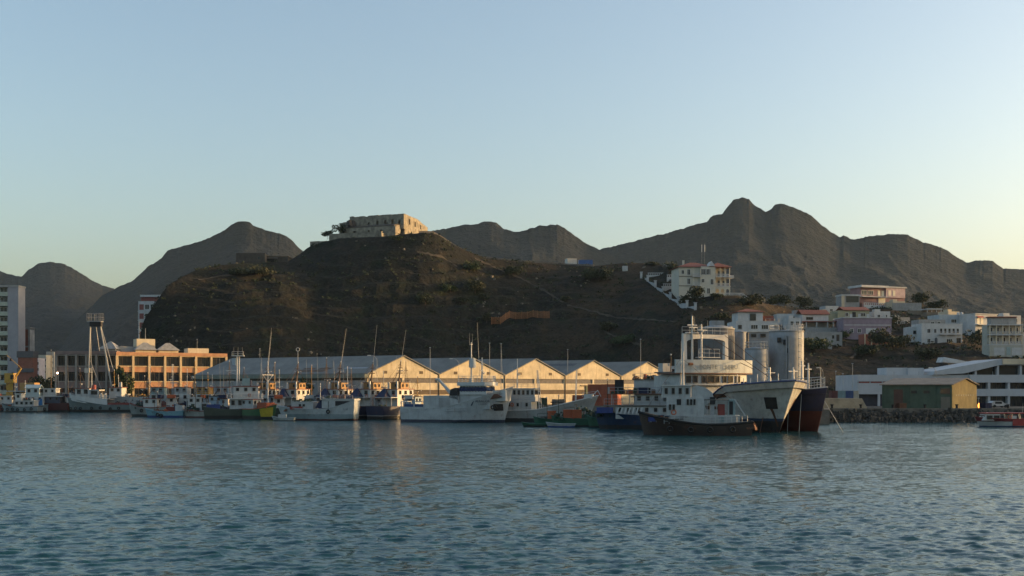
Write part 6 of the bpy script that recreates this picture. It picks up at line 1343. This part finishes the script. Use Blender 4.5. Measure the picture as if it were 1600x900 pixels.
for x in (-.4, -1.6): MB().bx(x-.2, x+.2, 1.6, 2.0, 3.7, 5.4).build("post", M_BWC, t)
rail(t, [(8.4, 1.4, 4.9), (3.5, 2.5, 4.3), (-2.5, 2.6, 3.8)], .9, M_STEEL); tyres(t, (8.0, 6.6, 5.2, 2.0, -.5, -3.4, -5.8), 2.7, 1.1); MB().bx(-9, -2.6, 2.35, 2.6, 2.1, 2.7).build("red_rail_board", M_REDROOF, t); MB().lathe((2.4, 0, 6.4), [(.6, 0), (.6, 1.2), (.5, 1.4)], 10).build("funnel", M_REDROOF, t)
heap(t, "cargo_cover", M_DARK, (-5, 0, 2.0), (6, 4, 1.0), 71, 40, .3, .6); mast(t, 3.0, 6.6, 6, M_BW, .1, ((.8, 1.4),)); clutter(t, -8.5, -3, -1.8, 1.8, 1.9, 72, 7)
t = boat("white_freighter", "long white hulled vessel behind the wooden coaster's stern", "coaster", 212, 320.4, 181)
hull(t, 17, 5.4, 4.2, 4.8, 4.4, hull_mat("freighter_hull", [(.8, (.03, .025, .02)), (99, (.38, .40, .40))], .3), rake=1.4, bul=.4)
cabin(t, 3.4, 7.0, 4.2, 4.0, 3.0, M_BWC, M_REDROOF, 2, 3, .7, .7, .3); MB().bx(3.6, 4.2, 1, 1.6, 7.1, 8.6).build("funnel", M_BWC, t); mast(t, 5, 7.1, 3.4, M_BW, .1, ((.8, 1.2),)); heap(t, "net_pile", mat("ochre_paint", (0, 0, 0)), (-2.5, 0, 4.2), (7.5, 3.4, 1.3), 73, 44); clutter(t, -6, 2.6, -1.8, 1.8, 4.2, 74, 7)
for x in (-6, -4, -2, 0, 2): MB().bx(x-.12, x+.12, 2.62, 2.72, 3.2, 3.45).build("porthole", M_DARK, t)
t = boat("small_tug", "small grey white tug with tyre fenders at the far left", "tug", 33, 312, 176)
hull(t, 11.4, 4.0, 1.5, 2.5, 1.7, hull_mat("small_tug_hull", [(.4, (.03, .03, .03)), (99, (.20, .25, .26))], .35), rake=.8, bul=.4, cap=M_RUBBER)
cabin(t, -4.4, 1.2, 2.8, 1.3, 1.9, M_BW, M_BWC, 4, 1, .6, .6, name="deckhouse"); cabin(t, -.6, 1.0, 2.4, 3.3, 1.9, M_BWC, M_BWC, 1, 2, .6, .7); tyres(t, (4.4, 3, 1.5, 0, -2, -4), 2.0, .9); mast(t, -1.2, 5.2, 3.6, M_BW, .08, ((.8, 1.0),)); clutter(t, -4.5, -1, -1, 1, 3.3, 75, 5); clutter(t, 2, 4.4, -1, 1, 1.4, 76, 4)
t = boat("pilot_boat", "boat with tall pale blue gabled wheelhouse and bright blue door at far left", "fishing boat", 57, 318.5, 4)
hull(t, 9, 3.6, 1.7, 2.3, 1.8, hull_mat("pilot_hull", [(.4, (.03, .03, .03)), (99, (.22, .27, .28))], .35), rake=.7, bul=.3)
cabin(t, -3.4, 2.4, 2.8, 1.6, 2.8, M_BW, None, 3, 1, .6, .7, name="deckhouse"); cabin(t, -2.6, 1.2, 2.6, 4.4, 2.4, mat("pale_aqua", (.34, .42, .43), .6, .15), None, 2, 2, .7, .8); gable(t, -2.8, 1.4, -1.4, 1.4, 6.8, .9, MATS["pale_aqua"], .1); MB().bx(1.0, 2.1, -1.46, -1.4, 1.7, 3.8).build("door", mat("bright_blue", (.04, .16, .36), .6, .1), t); tyres(t, (-3, -1, 1, 3), -1.85, .9)
t = boat("red_hull_boat", "boat with dark red hull and white upper deck left of the wooden coaster", "fishing boat", 82, 320, 176)
hull(t, 11, 4.2, 2.4, 3.2, 2.6, hull_mat("dark_red_hull", [(.5, (.02, .018, .018)), (99, (.085, .022, .02))], .35), rake=1, bul=.4)
cabin(t, -3, 2.6, 3.2, 2.2, 2.2, mat("dark_blue_cabin", (.05, .06, .09), .7, .2), None, 3, 2, .6, .6, name="deckhouse"); MB().bx(-4, 3.6, -2.0, 2.0, 4.4, 4.6).build("boat_deck", M_BWC, t); cabin(t, -1.6, 2.2, 2.6, 4.6, 2.1, M_BWC, M_BWC, 2, 2, .6, .7); rail(t, [(-4, 1.9, 4.6), (3.5, 1.9, 4.6)], .9, M_STEEL); mast(t, .4, 6.8, 11, M_MASTD, .12, ((.4, 1.2), (.7, 1.0))); clutter(t, -4, -1.8, -1.6, 1.6, 4.6, 78, 6); tyres(t, (3.6,), 2.0, 1.6)
t = boat("red_tender", "small boat with orange red stern cut by the photo's left edge", "fishing boat", -3, 320, 0); hull(t, 6, 2.6, 1.9, 2.4, 1.9, hull_mat("orange_red_hull", [(.4, (.02, .02, .02)), (99, (.26, .06, .03))], .3), rake=.6, bul=.3); cabin(t, -2, 1, 1.9, 1.6, 2.0, M_BW, M_BWC, 2, 1, .5, .6)
# sheerlegs
D = 328.3
t = thing("sheerlegs", "tall pale A-frame sheerlegs with a railed platform on top", "crane", (X(158, D), D, LAND_Z))
tz = Z(503, D)-LAND_Z; ax, bx_, cx_, dx_ = X(137, D)-X(158, D), X(141.5, D)-X(158, D), X(179, D)-X(158, D), X(156, D)-X(158, D)
MB().tube((ax, 0, 0), (bx_, 0, tz), .27, .22, 8).build("leg", M_AERIAL, t); MB().tube((cx_, 0, 0), (dx_, 0, tz), .27, .22, 8).build("leg", M_AERIAL, t); MB().tube((ax+3, 7, 0), ((bx_+dx_)/2, .4, tz-.5), .11, .09, 6).build("back_stay", M_STEEL, t)
MB().bx(bx_-.7, dx_+.7, -1.2, 1.2, tz, tz+.2).build("platform", M_STEEL, t); MB().bx(bx_, dx_+.6, -.8, .8, tz-1.4, tz).build("sheave_block", M_DARK, t); rail(t, [(bx_-.7, -1.2, tz+.3), (dx_+.7, -1.2, tz+.3), (dx_+.7, 1.2, tz+.3), (bx_-.7, 1.2, tz+.3), (bx_-.7, -1.2, tz+.3)], 2.2, M_STEEL, .03, 1.5, 2)
MB().bx(ax-.7, ax+.7, -.7, .7, 9, 10.4).build("winch", M_AERIAL, t); stays(t, [((dx_, 0, tz), (cx_+2.4, 0, 0)), ((bx_, 0, tz), (bx_+.3, 0, 4)), ((ax+.6, 0, 13), (ax+4.5, 0, 3))], .07, M_STEEL, "hoist_cable")
MB().bx(ax-1.2, ax+1.2, -1.2, 1.2, 0, 1).build("footing", M_STEEL, t); MB().bx(cx_-1.2, cx_+1.2, -1.2, 1.2, 0, 1).build("footing", M_STEEL, t)
# yellow excavator-crane and tan shed at the far left
D = 360
t = thing("mobile_crane", "yellow mobile crane with raised lattice jib in front of the pale tower", "crane", (X(17, D), D, LAND_Z)); my = mat("crane_yellow", (.42, .25, .04), .6, .3)
MB().bx(-2.2, 2.2, -1.5, 1.5, 1.2, 2.2).build("chassis", my, t); MB().bx(-1.6, 1.4, -1.2, 1.2, 6.2, 9.4).build("cab", my, t); MB().bx(-1.2, 1.0, -.8, .8, 2.2, 6.2).build("slew_tower", my, t); MB().bx(.4, 1.5, -1.3, -1.2, 7.4, 8.8).build("window", GLASS, t)
MB().tube((1.2, 0, 7.6), (3.4, 0, 11.0), .35, .25).tube((3.4, 0, 11.0), (-1.4, 0, 15.4), .1, .08).build("jib", my, t); MB().tube((.8, -.3, 2.2), (.9, -.3, 9.6), .5, .5, 8).build("counter_mast", M_DARK, t)
for x in (-1.5, 1.5): MB().extr_y([(x + .6*math.cos(a*math.pi/6), .6+.6*math.sin(a*math.pi/6)) for a in range(12)], -1.7, 1.7).build("wheel", M_RUBBER, t)
MB().box((.0, 0, 13.8), (.7, .7, .9), 0, .6).build("hook_block", M_DARK, t)
t = thing("quay_hut", "tan flat roofed hut on the quay right of the yellow crane", "shed", (X(38, 350), 350, LAND_Z)); MB().bx(-1.5, 3.2, 0, 4, 0, Z(598, 350)-LAND_Z).build("wall", mat("tan_paint", (.40, .24, .09), .8, .25), t); MB().bx(-5.5, 3.4, -1.0, 4.2, Z(612, 350)-LAND_Z, Z(610.5, 350)-LAND_Z).build("canopy", M_BW, t); MB().bx(-3.2, -1.6, -.5, 3.8, 0, Z(612, 350)-LAND_Z).build("side_wall", M_DARK, t); MB().bx(-.6, .6, -.08, 0, 0, 2.2).build("door", M_WOODD, t)

# ---------------------------------------------------------------- little green boats between the ships
MG = hull_mat("harbour_green_hull", [(.3, (.015, .015, .015)), (99, (.02, .085, .05))], .2)
t = boat("green_rowing_boat", "low flat green rowing boat drifting in front of the white sweeping bow", "rowing boat", 834, 186, 178, "small green boats"); hull(t, 4.2, 1.5, .55, .85, .6, MG, rake=.5, bul=.25, draft=.3, capr=.04); MB().bx(-.6, -.3, -.6, .6, .35, .45).build("thwart", M_DECK, t); MB().bx(.7, 1.0, -.5, .5, .4, .5).build("thwart", M_DECK, t)
def work(lab, px, D, L, head, fb, nm="green_work_boat"):
    t = boat(nm, lab, "work boat", px, D, head, "small green boats"); hull(t, L, 2.5, fb, fb+.5, fb, MG, rake=.5, bul=.3, draft=.5, capr=.07); return t
t = work("green work boat with an orange box and railings on its deck", 862, 190, 6.4, 176, 1.2); mast(t, .8, 1.0, 3.8, M_NET, .07, ((.8, .9),)); rail(t, [(-2.6, 1.1, 1.2), (2.4, 1.1, 1.2)], 1.0, M_NET); clutter(t, -2.2, 1.8, -.8, .8, 1.0, 81, 6)
t2 = work("green work boat carrying the wide orange bins by the white ship's bow", 893, 188, 7.0, 174, 1.4); mast(t2, 2.2, 1.2, 4.0, M_NET, .08, ((.7, .8),)); heap(t2, "net_pile", M_NET, (1.6, 0, 1.2), (2.8, 2.0, 1.9), 82, 34); clutter(t2, -2.8, 2, -.8, .8, 1.1, 83, 5)
t3 = work("green work boat with dark shelter right of the orange bins", 938, 184, 4.6, 178, 1.5); MB().bx(-1.8, 1.4, -.9, .9, 1.3, 2.6).build("shelter", mat("dark_green_paint", (.02, .04, .03), .8, .3), t3); heap(t3, "net_pile", M_RUST, (-.6, 0, 2.6), (2.6, 1.6, .9), 84, 24)
t4 = work("dark green hull with piled nets in the shade behind the orange bins", 913, 198, 6.5, 170, 1.8); heap(t4, "net_pile", M_NET, (0, 0, 1.5), (5, 2.4, 2.2), 85, 60, .15, .35); clutter(t4, -2.5, 2.5, -.9, .9, 1.6, 86, 6)
t = boat("white_dinghy", "white dinghy with a blue bottom tied to the green boats", "dinghy", 876, 184, 177, None); hull(t, 5.0, 1.5, .6, .9, .6, hull_mat("wd_hull", [(.25, (.02, .05, .2)), (99, (.36, .38, .38))], .15), rake=.6, bul=.25, draft=.3, capr=.05); MB().bx(-.4, -.1, -.6, .6, .35, .45).build("thwart", M_DECK, t)
for (px, D, w, hgt, z, lab) in ((862, 189.5, 1.3, 1.4, 1.25, "orange bin standing on the green boat with railings"), (887, 187.6, 1.4, 1.5, 1.4, "left orange bin of the pair on the green work boat"), (901, 187.2, 1.5, 1.5, 1.4, "right orange bin of the pair on the green work boat")):
    b = thing("fish_bin", lab, "bin", (X(px, D), D, z), R(6), "orange bins on the green boats"); MB().bx(-w/2, w/2, -.6, .6, .1, hgt).build("body", M_ORNG, b); MB().bx(-w/2-.05, w/2+.05, -.65, .65, hgt-.12, hgt+.02).bx(-w/2, -w/2+.15, -.6, .6, 0, .1).bx(w/2-.15, w/2, -.6, .6, 0, .1).build("rim", M_ORNG, b)

# ---------------------------------------------------------------- red and white passenger boat at the right
D = 187
t = boat("passenger_boat", "red and white passenger launch with red roof at the right edge", "launch", 1571, D, 180)
mp_ = hull_mat("launch_hull", [(.2, (.02, .03, .09)), (.95, (.36, .38, .37)), (99, (.13, .02, .025))], .15)
hull(t, 10.4, 2.9, 1.35, 1.7, 1.3, mp_, rake=1.0, bul=.5, draft=.5, cap=M_REDROOF, capr=.07)
cabin(t, 1.4, 3.8, 2.3, 1.1, 1.1, M_BWC, None, 2, 2, .8, .55, 0, .5)
MB().bx(-3.4, 4.0, -1.3, 1.3, 2.25, 2.42).build("roof", mat("launch_red", (.26, .03, .03), .5, .15), t)
for x in (-3.2, -1.9, -.6, .6): 
    for y in (-1.2, 1.2): MB().tube((x, y, 1.1), (x+.25, y, 2.25), .045).build("roof_post", M_BWC, t)
MB().bx(-1.4, -.3, -1.1, 1.1, 1.0, 1.9).build("helm_seat", M_BWC, t); on = MB().bx(-5.0, -.6, 1.34, 1.44, .25, 1.3).build("red_side_board", mat("launch_red", (0, 0, 0)), t); whip(t, (-2.9, 0, 2.4), (-3.0, 0, 4.1)); MB().bx(-4.6, -3.6, -.5, .5, .9, 1.5).build("engine_box", M_REDROOF, t); put("life_ring", RING, t, (-.2, 1.2, 1.7))
# ---------------------------------------------------------------- poles, lamps, hillside walls and fence
def pole(lab, px, pyt, D, z0=None, r=.065, name="lamp_post", arm=0, cat="pole", group="tall poles along the quay", m=None):
    z0 = (LAND_Z if z0 is None else z0); h = Z(pyt, D)-z0
    t = thing(name, lab, cat, (X(px, D), D, z0), 0, group); m = m or M_STEEL
    MB().tube((0, 0, 0), (0, 0, h), r, r*.6, 8).build("pole", m, t); MB().lathe((0, 0, 0), [(r*2.2, 0), (r*2.0, .5), (r*1.1, .6)], 8).build("base", m, t)
    if arm:
        MB().path([(0, 0, h), (arm*.25, 0, h+.6), (arm*.6, 0, h+1.0), (arm, 0, h+1.05)], r*.7).build("arm", m, t); MB().box((arm*1.15, 0, h+1.0), (.9, .35, .2), 0, .7).build("lamp_head", mat("lamp_pale", (.55, .5, .4), .4, .1), t)
    else: MB().box((0, 0, h), (.4, .18, .18), 0, .8).build("pole_head", m, t)
    return t
for px, py, D, lab in ((1001, 530, 258, "tall dark pole before the fifth gable near the bridge"), (672, 543, 256, "tall pole before the valley between first and second gable"), (783, 537, 262, "tall pole before the valley between second and third gable"), (887, 546, 300, "short pole beyond the roof of the third bay"), (218, 502, 342, "tall mast before the orange office by its skylights"), (406, 545, 300, "thin pole before the long grey roof left of the ring aerial"), (308, 530, 352, "thin pole at the orange office's cream roof box"), (1306, 580, 250, "leftmost of three bare poles left of the white terminal"), (1317, 584, 240, "yellowish middle pole of the three left of the white terminal"), (1332, 568, 256, "tallest right pole of the three by the white terminal wall"), (765, 536, 262, "thin leaning aerial pole before the second gable's right slope")):
    pole(lab, px, py, D)
for px, py, D, arm, lab in ((589, 562, 258, -1.6, "curved arm street lamp before the left half of the first gable"), (717, 567, 262, -1.6, "curved arm street lamp before the second gable"), (1463, 582, 228, -1.0, "curved arm street lamp in front of the green shed"), (1286, 582, 226, -.8, "curved arm street lamp just right of the blue ship"), (1055, 470, 428, 0, "dark power pole on the slope under the garden wall")):
    pole(lab, px, py, D, None if px != 1055 else HZ(X(px, D), D)-.5, name="street_lamp" if arm else "power_pole", arm=arm, cat="street lamp" if arm else "pole", group="street lamps on the quay" if arm else None)
t = pole("lit street lamp glowing between the dark trees and the pink office", 91.5, 586, 328.5, None, .09, "street_lamp", 0, "street lamp", "street lamps on the quay")
MB().lathe((-.35, 0, Z(583, 328.5)-LAND_Z), [(.05, -.25), (.28, -.12), (.30, .1), (.15, .28)], 10).build("lamp_bulb", emit_mat("lamp_glow", (1.0, .66, .38), 4.0), t)
t = pole("orange lit lamp hanging at the yellow shed's right corner", 1529, 622, 223, None, .07, "wall_lamp", 0, "lamp", None)
MB().lathe((0, -.2, Z(634, 223)-LAND_Z), [(.04, -.5), (.2, -.3), (.24, .2), (.06, .55)], 10).build("lamp_bulb", emit_mat("lamp_amber", (1.0, .32, .05), 1.6), t)
for px, lab in ((1096.5, "left of two thin white masts behind the mansion roof"), (1101, "right of two thin white masts behind the mansion roof")):
    t = thing("radio_mast", lab, "mast", (X(px, 520), 520, Z(420, 520)-14), 0, "radio masts behind the mansion"); MB().tube((0, 0, 0), (0, 0, Z(380, 520)-Z(420, 520)+14), .035, .03).build("pole", M_STEEL, t); MB().tube((0, 0, 22), (0, 0, 25.4), .2, .2).build("antenna_panel", M_BWC, t)
# low parapet of the ridge road and hillside paths
def ridge(name, lab, pts, h, t_, m, cat="wall"):
    P = [Vector((X(px, D), D, (Z(py, D)))) for px, py, D in pts]; o0 = P[0]
    t = thing(name, lab, cat, o0); b = MB()
    for a, c in zip(P[:-1], P[1:]):
        a, c = a-o0, c-o0; d = Vector((c.x-a.x, c.y-a.y, 0)).normalized(); n_ = Vector((-d.y, d.x, 0))*t_/2; u = Vector((0, 0, h)); dn = Vector((0, 0, 3.0))
        b.add([a-n_-dn, c-n_-dn, c-n_+u, a-n_+u, a+n_-dn, c+n_-dn, c+n_+u, a+n_+u], [(0, 1, 2, 3), (7, 6, 5, 4), (3, 2, 6, 7), (0, 3, 7, 4), (1, 5, 6, 2)])
    b.build("wall", m, t); return t
M_PARA = mat("pale_parapet", (.17, .15, .13), .9, .3, .6)
ridge("road_parapet", "pale stone parapet of the road along the hill's right ridge", [(756, 402.5, 491), (790, 406, 492), (830, 409, 492), (870, 412, 493), (890, 414, 493), (928, 415, 490)], .5, .6, M_PARA)
ridge("path_parapet", "pale path wall dropping from the fort down the right skyline", [(655, 362, 483), (676, 362.5, 485), (690, 370, 487), (705, 380, 489), (722, 389, 490)], .35, .5, M_PARA)
# foot paths worn across the slope
M_PATH = mat("worn_path", (.060, .050, .038), .95, .4, .5)
def drape(pts, w):
    P = []
    for (a, b), (c, d) in zip(pts[:-1], pts[1:]):
        n_ = max(2, int(math.hypot(c-a, d-b)/4))
        for i in range(n_):
            px, py = a+(c-a)*i/n_, b+(d-b)*i/n_ + random.uniform(-.5, .5); D = HIT(px, py, 290, 520)
            if D: P.append((X(px, D), D))
    vs = []
    for i, p in enumerate(P):
        q = P[min(i+1, len(P)-1)]; o_ = P[max(i-1, 0)]; d = Vector((q[0]-o_[0], q[1]-o_[1])); d = d.normalized() if d.length > 0 else Vector((1, 0)); ww = w*.65*random.uniform(.4, 1.2)
        for s_ in (-1, 1): x_, y_ = p[0]-d.y*s_*ww/2, p[1]+d.x*s_*ww/2; vs.append((x_, y_, HZ(x_, y_)+.18))
    if len(P) > 2:
        o = MB().add(vs, [(2*i, 2*i+1, 2*i+3, 2*i+2) for i in range(len(P)-1)]).build("path", M_PATH, None, True, fix=False); o["kind"] = 'structure'
for pts, w in (([(652, 395), (690, 403), (718, 419)], 1.1), ([(742, 405), (780, 422), (818, 438), (850, 455), (884, 476)], 1.6), ([(886, 478), (925, 487), (962, 498), (1005, 500), (1060, 504)], 1.4), ([(945, 520), (975, 532), (1005, 541)], 1.6), ([(310, 438), (345, 433), (372, 431)], 1.2), ([(1330, 560), (1352, 545), (1384, 538), (1420, 540)], 2.2)): drape(pts, w)
# orange mesh fence on the slope
FN = [(768, 503), (775, 503.5), (782, 502), (790, 496), (796, 493), (806, 494), (815, 494.5), (824, 493), (833, 491.5), (840, 492.5), (850, 493.5), (858, 492.5)]
P = []
for px, py in FN:
    D = HIT(px, py+5, 380, 500) or 430; P.append(Vector((X(px, D), D, HZ(X(px, D), D))))
t = thing("mesh_fence", "orange plastic mesh fence strung across the hillside", "fence", P[0]); b = MB(); mo = mat("fence_orange", (.34, .15, .06), .8, .25, 1.5)
for i, (a, c) in enumerate(zip(P[:-1], P[1:])):
    a, c = a-P[0], c-P[0]
    for k in range(9): z = Vector((0, 0, .2+k*.3)); b.tube(a+z, c+z, .05, .05, 4)
    L = (c-a).length; n_ = max(3, int(L/.45))
    for k in range(n_): p = a.lerp(c, k/n_); b.tube(p, p+Vector((0, 0, 2.65)), .045, .045, 4)
b.build("netting", mo, t)
for i, p in enumerate(P): MB().tube(p-P[0], p-P[0]+Vector((0, 0, 2.9)), .12, .10).build("post", mo, t)

# ---------------------------------------------------------------- trees and bushes
def leaf_mat(n, c):
    m = mat(n, c, .8, .45, .6); return m
LEAF = [leaf_mat("leaf_dark", (.030, .042, .018)), leaf_mat("leaf_olive", (.048, .052, .024)), leaf_mat("leaf_green", (.040, .062, .022))]
M_BARK = mat("bark", (.08, .06, .045), .9, .3)
def crown_mesh(w, h, d, seed, n, ls):
    r = np.random.RandomState(seed); k = max(5, int(n/55)); ce = r.uniform(-1, 1, (k, 3))*np.array([.62, .62, .45]); ra = r.uniform(.28, .5, k)
    which = r.randint(0, k, n); v = r.normal(size=(n, 3)); v /= np.linalg.norm(v, axis=1)[:, None]
    p = (ce[which] + v*(ra[which]*r.uniform(.45, 1.05, n)**.6)[:, None])*np.array([w/2, d/2, h/2]) + np.array([0, 0, h/2])
    a = r.normal(size=(n, 3)); a /= np.linalg.norm(a, axis=1)[:, None]; b_ = np.cross(a, r.normal(size=(n, 3))); b_ /= np.linalg.norm(b_, axis=1)[:, None]
    s = ls*r.uniform(.6, 1.4, n)[:, None]
    vs = np.stack([p-a*s, p+b_*s*.7, p+a*s, p-b_*s*.7], 1).reshape(-1, 3)
    me = bpy.data.meshes.new("crown"); me.from_pydata(vs.tolist(), [], [(4*i, 4*i+1, 4*i+2, 4*i+3) for i in range(n)]); return me
def tree(name, lab, cat, px, pyb, wpx, hpx, D=None, seed=1, li=0, trunk=.25, group=None, z=None):
    D = D or HIT(px, pyb, 280, 520) or float(np.interp(px, CREST[:, 0], CREST[:, 2]))-3; s = D/FPX; x = X(px, D); zz = HZ(x, D)-.3 if z is None else z
    if z is None: zz = min(zz, Z(pyb, D)+.5)
    w, h = wpx*s, hpx*s + (Z(pyb, D)-zz)
    t = thing(name, lab, cat, (x, D, zz), 0, group); n = int(min(1500, 260+w*h*16))
    me = crown_mesh(w, h*(1-trunk*.5), w*.8, seed, n, .16+.018*max(w, h)); me.materials.append(LEAF[li])
    put("crown", me, t, (0, 0, h*trunk*.5))
    b = MB(); hh = h*max(trunk, .35); r_ = max(.08, .028*h); b.tube((0, 0, -.5), (.05*h, 0, hh), r_, r_*.6, 7)
    for i in range(4): a = i*1.7+seed; b.tube((.05*h, 0, hh*.9), (.05*h+math.cos(a)*w*.28, math.sin(a)*w*.25, hh+h*.3), r_*.5, r_*.2, 5)
    b.build("trunk", M_BARK, t); return t
BUSH = [(735, 424, 34, 18, "round dark bush on the cone's right shoulder under the fort path"), (742, 458, 42, 26, "largest round bush high on the hill's centre"), (664, 477, 34, 22, "round bush left of the big one at hill centre"), (722, 474, 24, 12, "small low bush below the largest bush"), (757, 470, 22, 14, "small bush right under the largest bush"), (703, 458, 30, 16, "faint dark bush between the two round bushes"), (802, 432, 34, 20, "bush on the slope below the ridge road's left end"), (884, 470, 20, 10, "small bush on the slope below the white ridge container"), (935, 440, 54, 26, "wide dark bush hanging below the ridge cabins"), (950, 520, 34, 20, "bush low on the slope above the fourth gable"), (975, 540, 46, 20, "broad bush low on the slope above the fifth gable"), (400, 432, 62, 18, "wide dark thicket below the ruined sheds"), (370, 430, 30, 12, "low thicket at the left end below the ruined sheds"), (760, 505, 18, 22, "dark bush at the left end of the orange mesh fence"), (1240, 512, 30, 14, "dark bush in front of the low white annexe"), (1275, 548, 52, 22, "thicket at the slope foot below the blue garage door"), (1352, 556, 44, 20, "thicket below the lavender house"), (1402, 545, 52, 24, "green thicket right of the rust red house"), (1523, 544, 32, 32, "dense dark bush between gallery house and balcony building"), (1450, 560, 50, 20, "low bush on the slope behind the terminal's penthouse"), (1318, 530, 26, 16, "bush at the lavender house's left corner"), (1172, 478, 50, 20, "dark scrub just right of the mansion's stairs"), (1215, 478, 44, 20, "dark scrub left of the red veranda house"), (1255, 476, 40, 16, "scrub behind the red veranda house"), (1128, 500, 30, 14, "small scrub under the mansion's knoll"), (620, 376, 30, 8, "low scrub along the base of the fort")]
for i, (px, py, w, h, lab) in enumerate(BUSH): tree("bush", lab, "bush", px, py, w, h, None, 100+i, i % 2 if i % 5 else 2, .05, "bushes on the hillside")
for i, (px, py, w, h, lab) in enumerate(((512, 367, 22, 9, "scrubby bush on the rocks left of the fort"), (530, 362, 26, 14, "dark bush clinging below the fort's left corner"))): tree("bush", lab, "bush", px, py, w, h, 482, 150+i, 0, .05, "bushes on the hillside", Z(py, 482)-1.5)
for i, (px, py, w, h, D, li, lab) in enumerate(((1088, 468, 34, 25, 422, 0, "round dark tree in front of the mansion's left wall"), (1069, 470, 20, 12, 424, 0, "small dark tree at the mansion's left corner by the garden wall"), (1121, 470, 30, 14, 423, 0, "flat dark shrub tree before the mansion's arched porch"), (1372, 534, 38, 26, 372, 1, "small spreading tree before the lavender house"), (1440, 478, 34, 24, 478, 0, "dark tree right behind the pink house"), (1462, 486, 34, 20, 470, 0, "dark tree between pink house and pergola house"), (1395, 512, 26, 22, 420, 0, "dark tree at the lavender house's right corner"), (1048, 422, 30, 16, 476, 0, "dark tree on the knoll left of the mansion roof"), (1022, 418, 34, 10, 486, 1, "low tree line on the brown knoll left of the mansion"))):
    tree("tree", lab, "tree", px, py, w, h, D, 300+i, li, .2, "trees among the houses")
tree("ivy_tree", "narrow leafy tree covering the corner between pink and orange office", "tree", 186, 612, 19, 55, 328, 401, 2, .12, None, LAND_Z)
tree("tree", "low tree at the foot of the orange office by the leafy corner tree", "tree", 200, 606, 20, 26, 328, 404, 2, .15, None, LAND_Z)
tree("tree", "dark harbour tree left of the lit lamp", "tree", 60, 618, 34, 36, 372, 402, 0, .15, "dark trees behind the far boats", LAND_Z); tree("tree", "dark harbour tree right behind the lit lamp", "tree", 84, 618, 30, 36, 378, 403, 0, .15, "dark trees behind the far boats", LAND_Z)
tree("tree", "green tree in front of the long grey roof by the ring aerial trawler", "tree", 478, 612, 28, 26, 266, 405, 2, .2, None, LAND_Z)
# scrub, loose rock
rs = np.random.RandomState(5); N = 5200
x = rs.uniform(-150, 190, N); y = rs.uniform(286, 500, N); z = hill_z(x, y); k = (z > 4) & (fbm(x*.05, y*.05, 3)+.25*rs.rand(N) > .55); x, y, z = x[k], y[k], z[k]; n = len(x)
vs = []; fs = []
for i in range(n):
    for q in range(7):
        c = Vector((x[i]+rs.normal()*.45, y[i]+rs.normal()*.45, z[i]+.1+rs.rand()*.7)); a = Vector(rs.normal(size=3)).normalized()*.42; b_ = a.cross(Vector(rs.normal(size=3))).normalized()*.3; o_ = len(vs)
        vs += [tuple(c-a), tuple(c+b_), tuple(c+a), tuple(c-b_)]; fs.append((o_, o_+1, o_+2, o_+3))
o = MB().add(vs, fs).build("shrubbery", LEAF[0], None, fix=False); o["kind"] = 'stuff'
def rocks(name, xs, ys, zs, ss, m, seed):
    r = random.Random(seed); b = MB()
    for x_, y_, z_, s_ in zip(xs, ys, zs, ss):
        k = len(b.v); b.box((x_, y_, z_), (s_*r.uniform(.8, 1.6), s_*r.uniform(.7, 1.2), s_*r.uniform(.6, 1.1)), r.uniform(0, 3), r.uniform(.35, .9))
        for q in range(k, len(b.v)): b.v[q] = tuple(c + r.uniform(-.22, .22)*s_ for c in b.v[q])
    o = b.build(name, m, None); o["kind"] = 'stuff'; return o
M_ROCKL = mat("pale_rock", (.15, .13, .10), .95, .4, 1.0); N = 900; x = rs.uniform(-140, 170, N); y = rs.uniform(330, 492, N); z = hill_z(x, y); k = (z > 6) & (fbm(x*.04+9, y*.04, 3) > .52)
rocks("rubble", x[k], y[k], z[k], rs.uniform(.25, 1.1, N)[k]**1.3, M_ROCKL, 3)
N = 1500; x = rs.uniform(58, 150, N); u = rs.rand(N); rocks("rubble", x, 214.5-u*3.4, 2.3-u*2.5, rs.uniform(.25, .8, N)**1.2*1.2, mat("shore_rock", (.055, .05, .042), .9, .5, 1.0), 4)
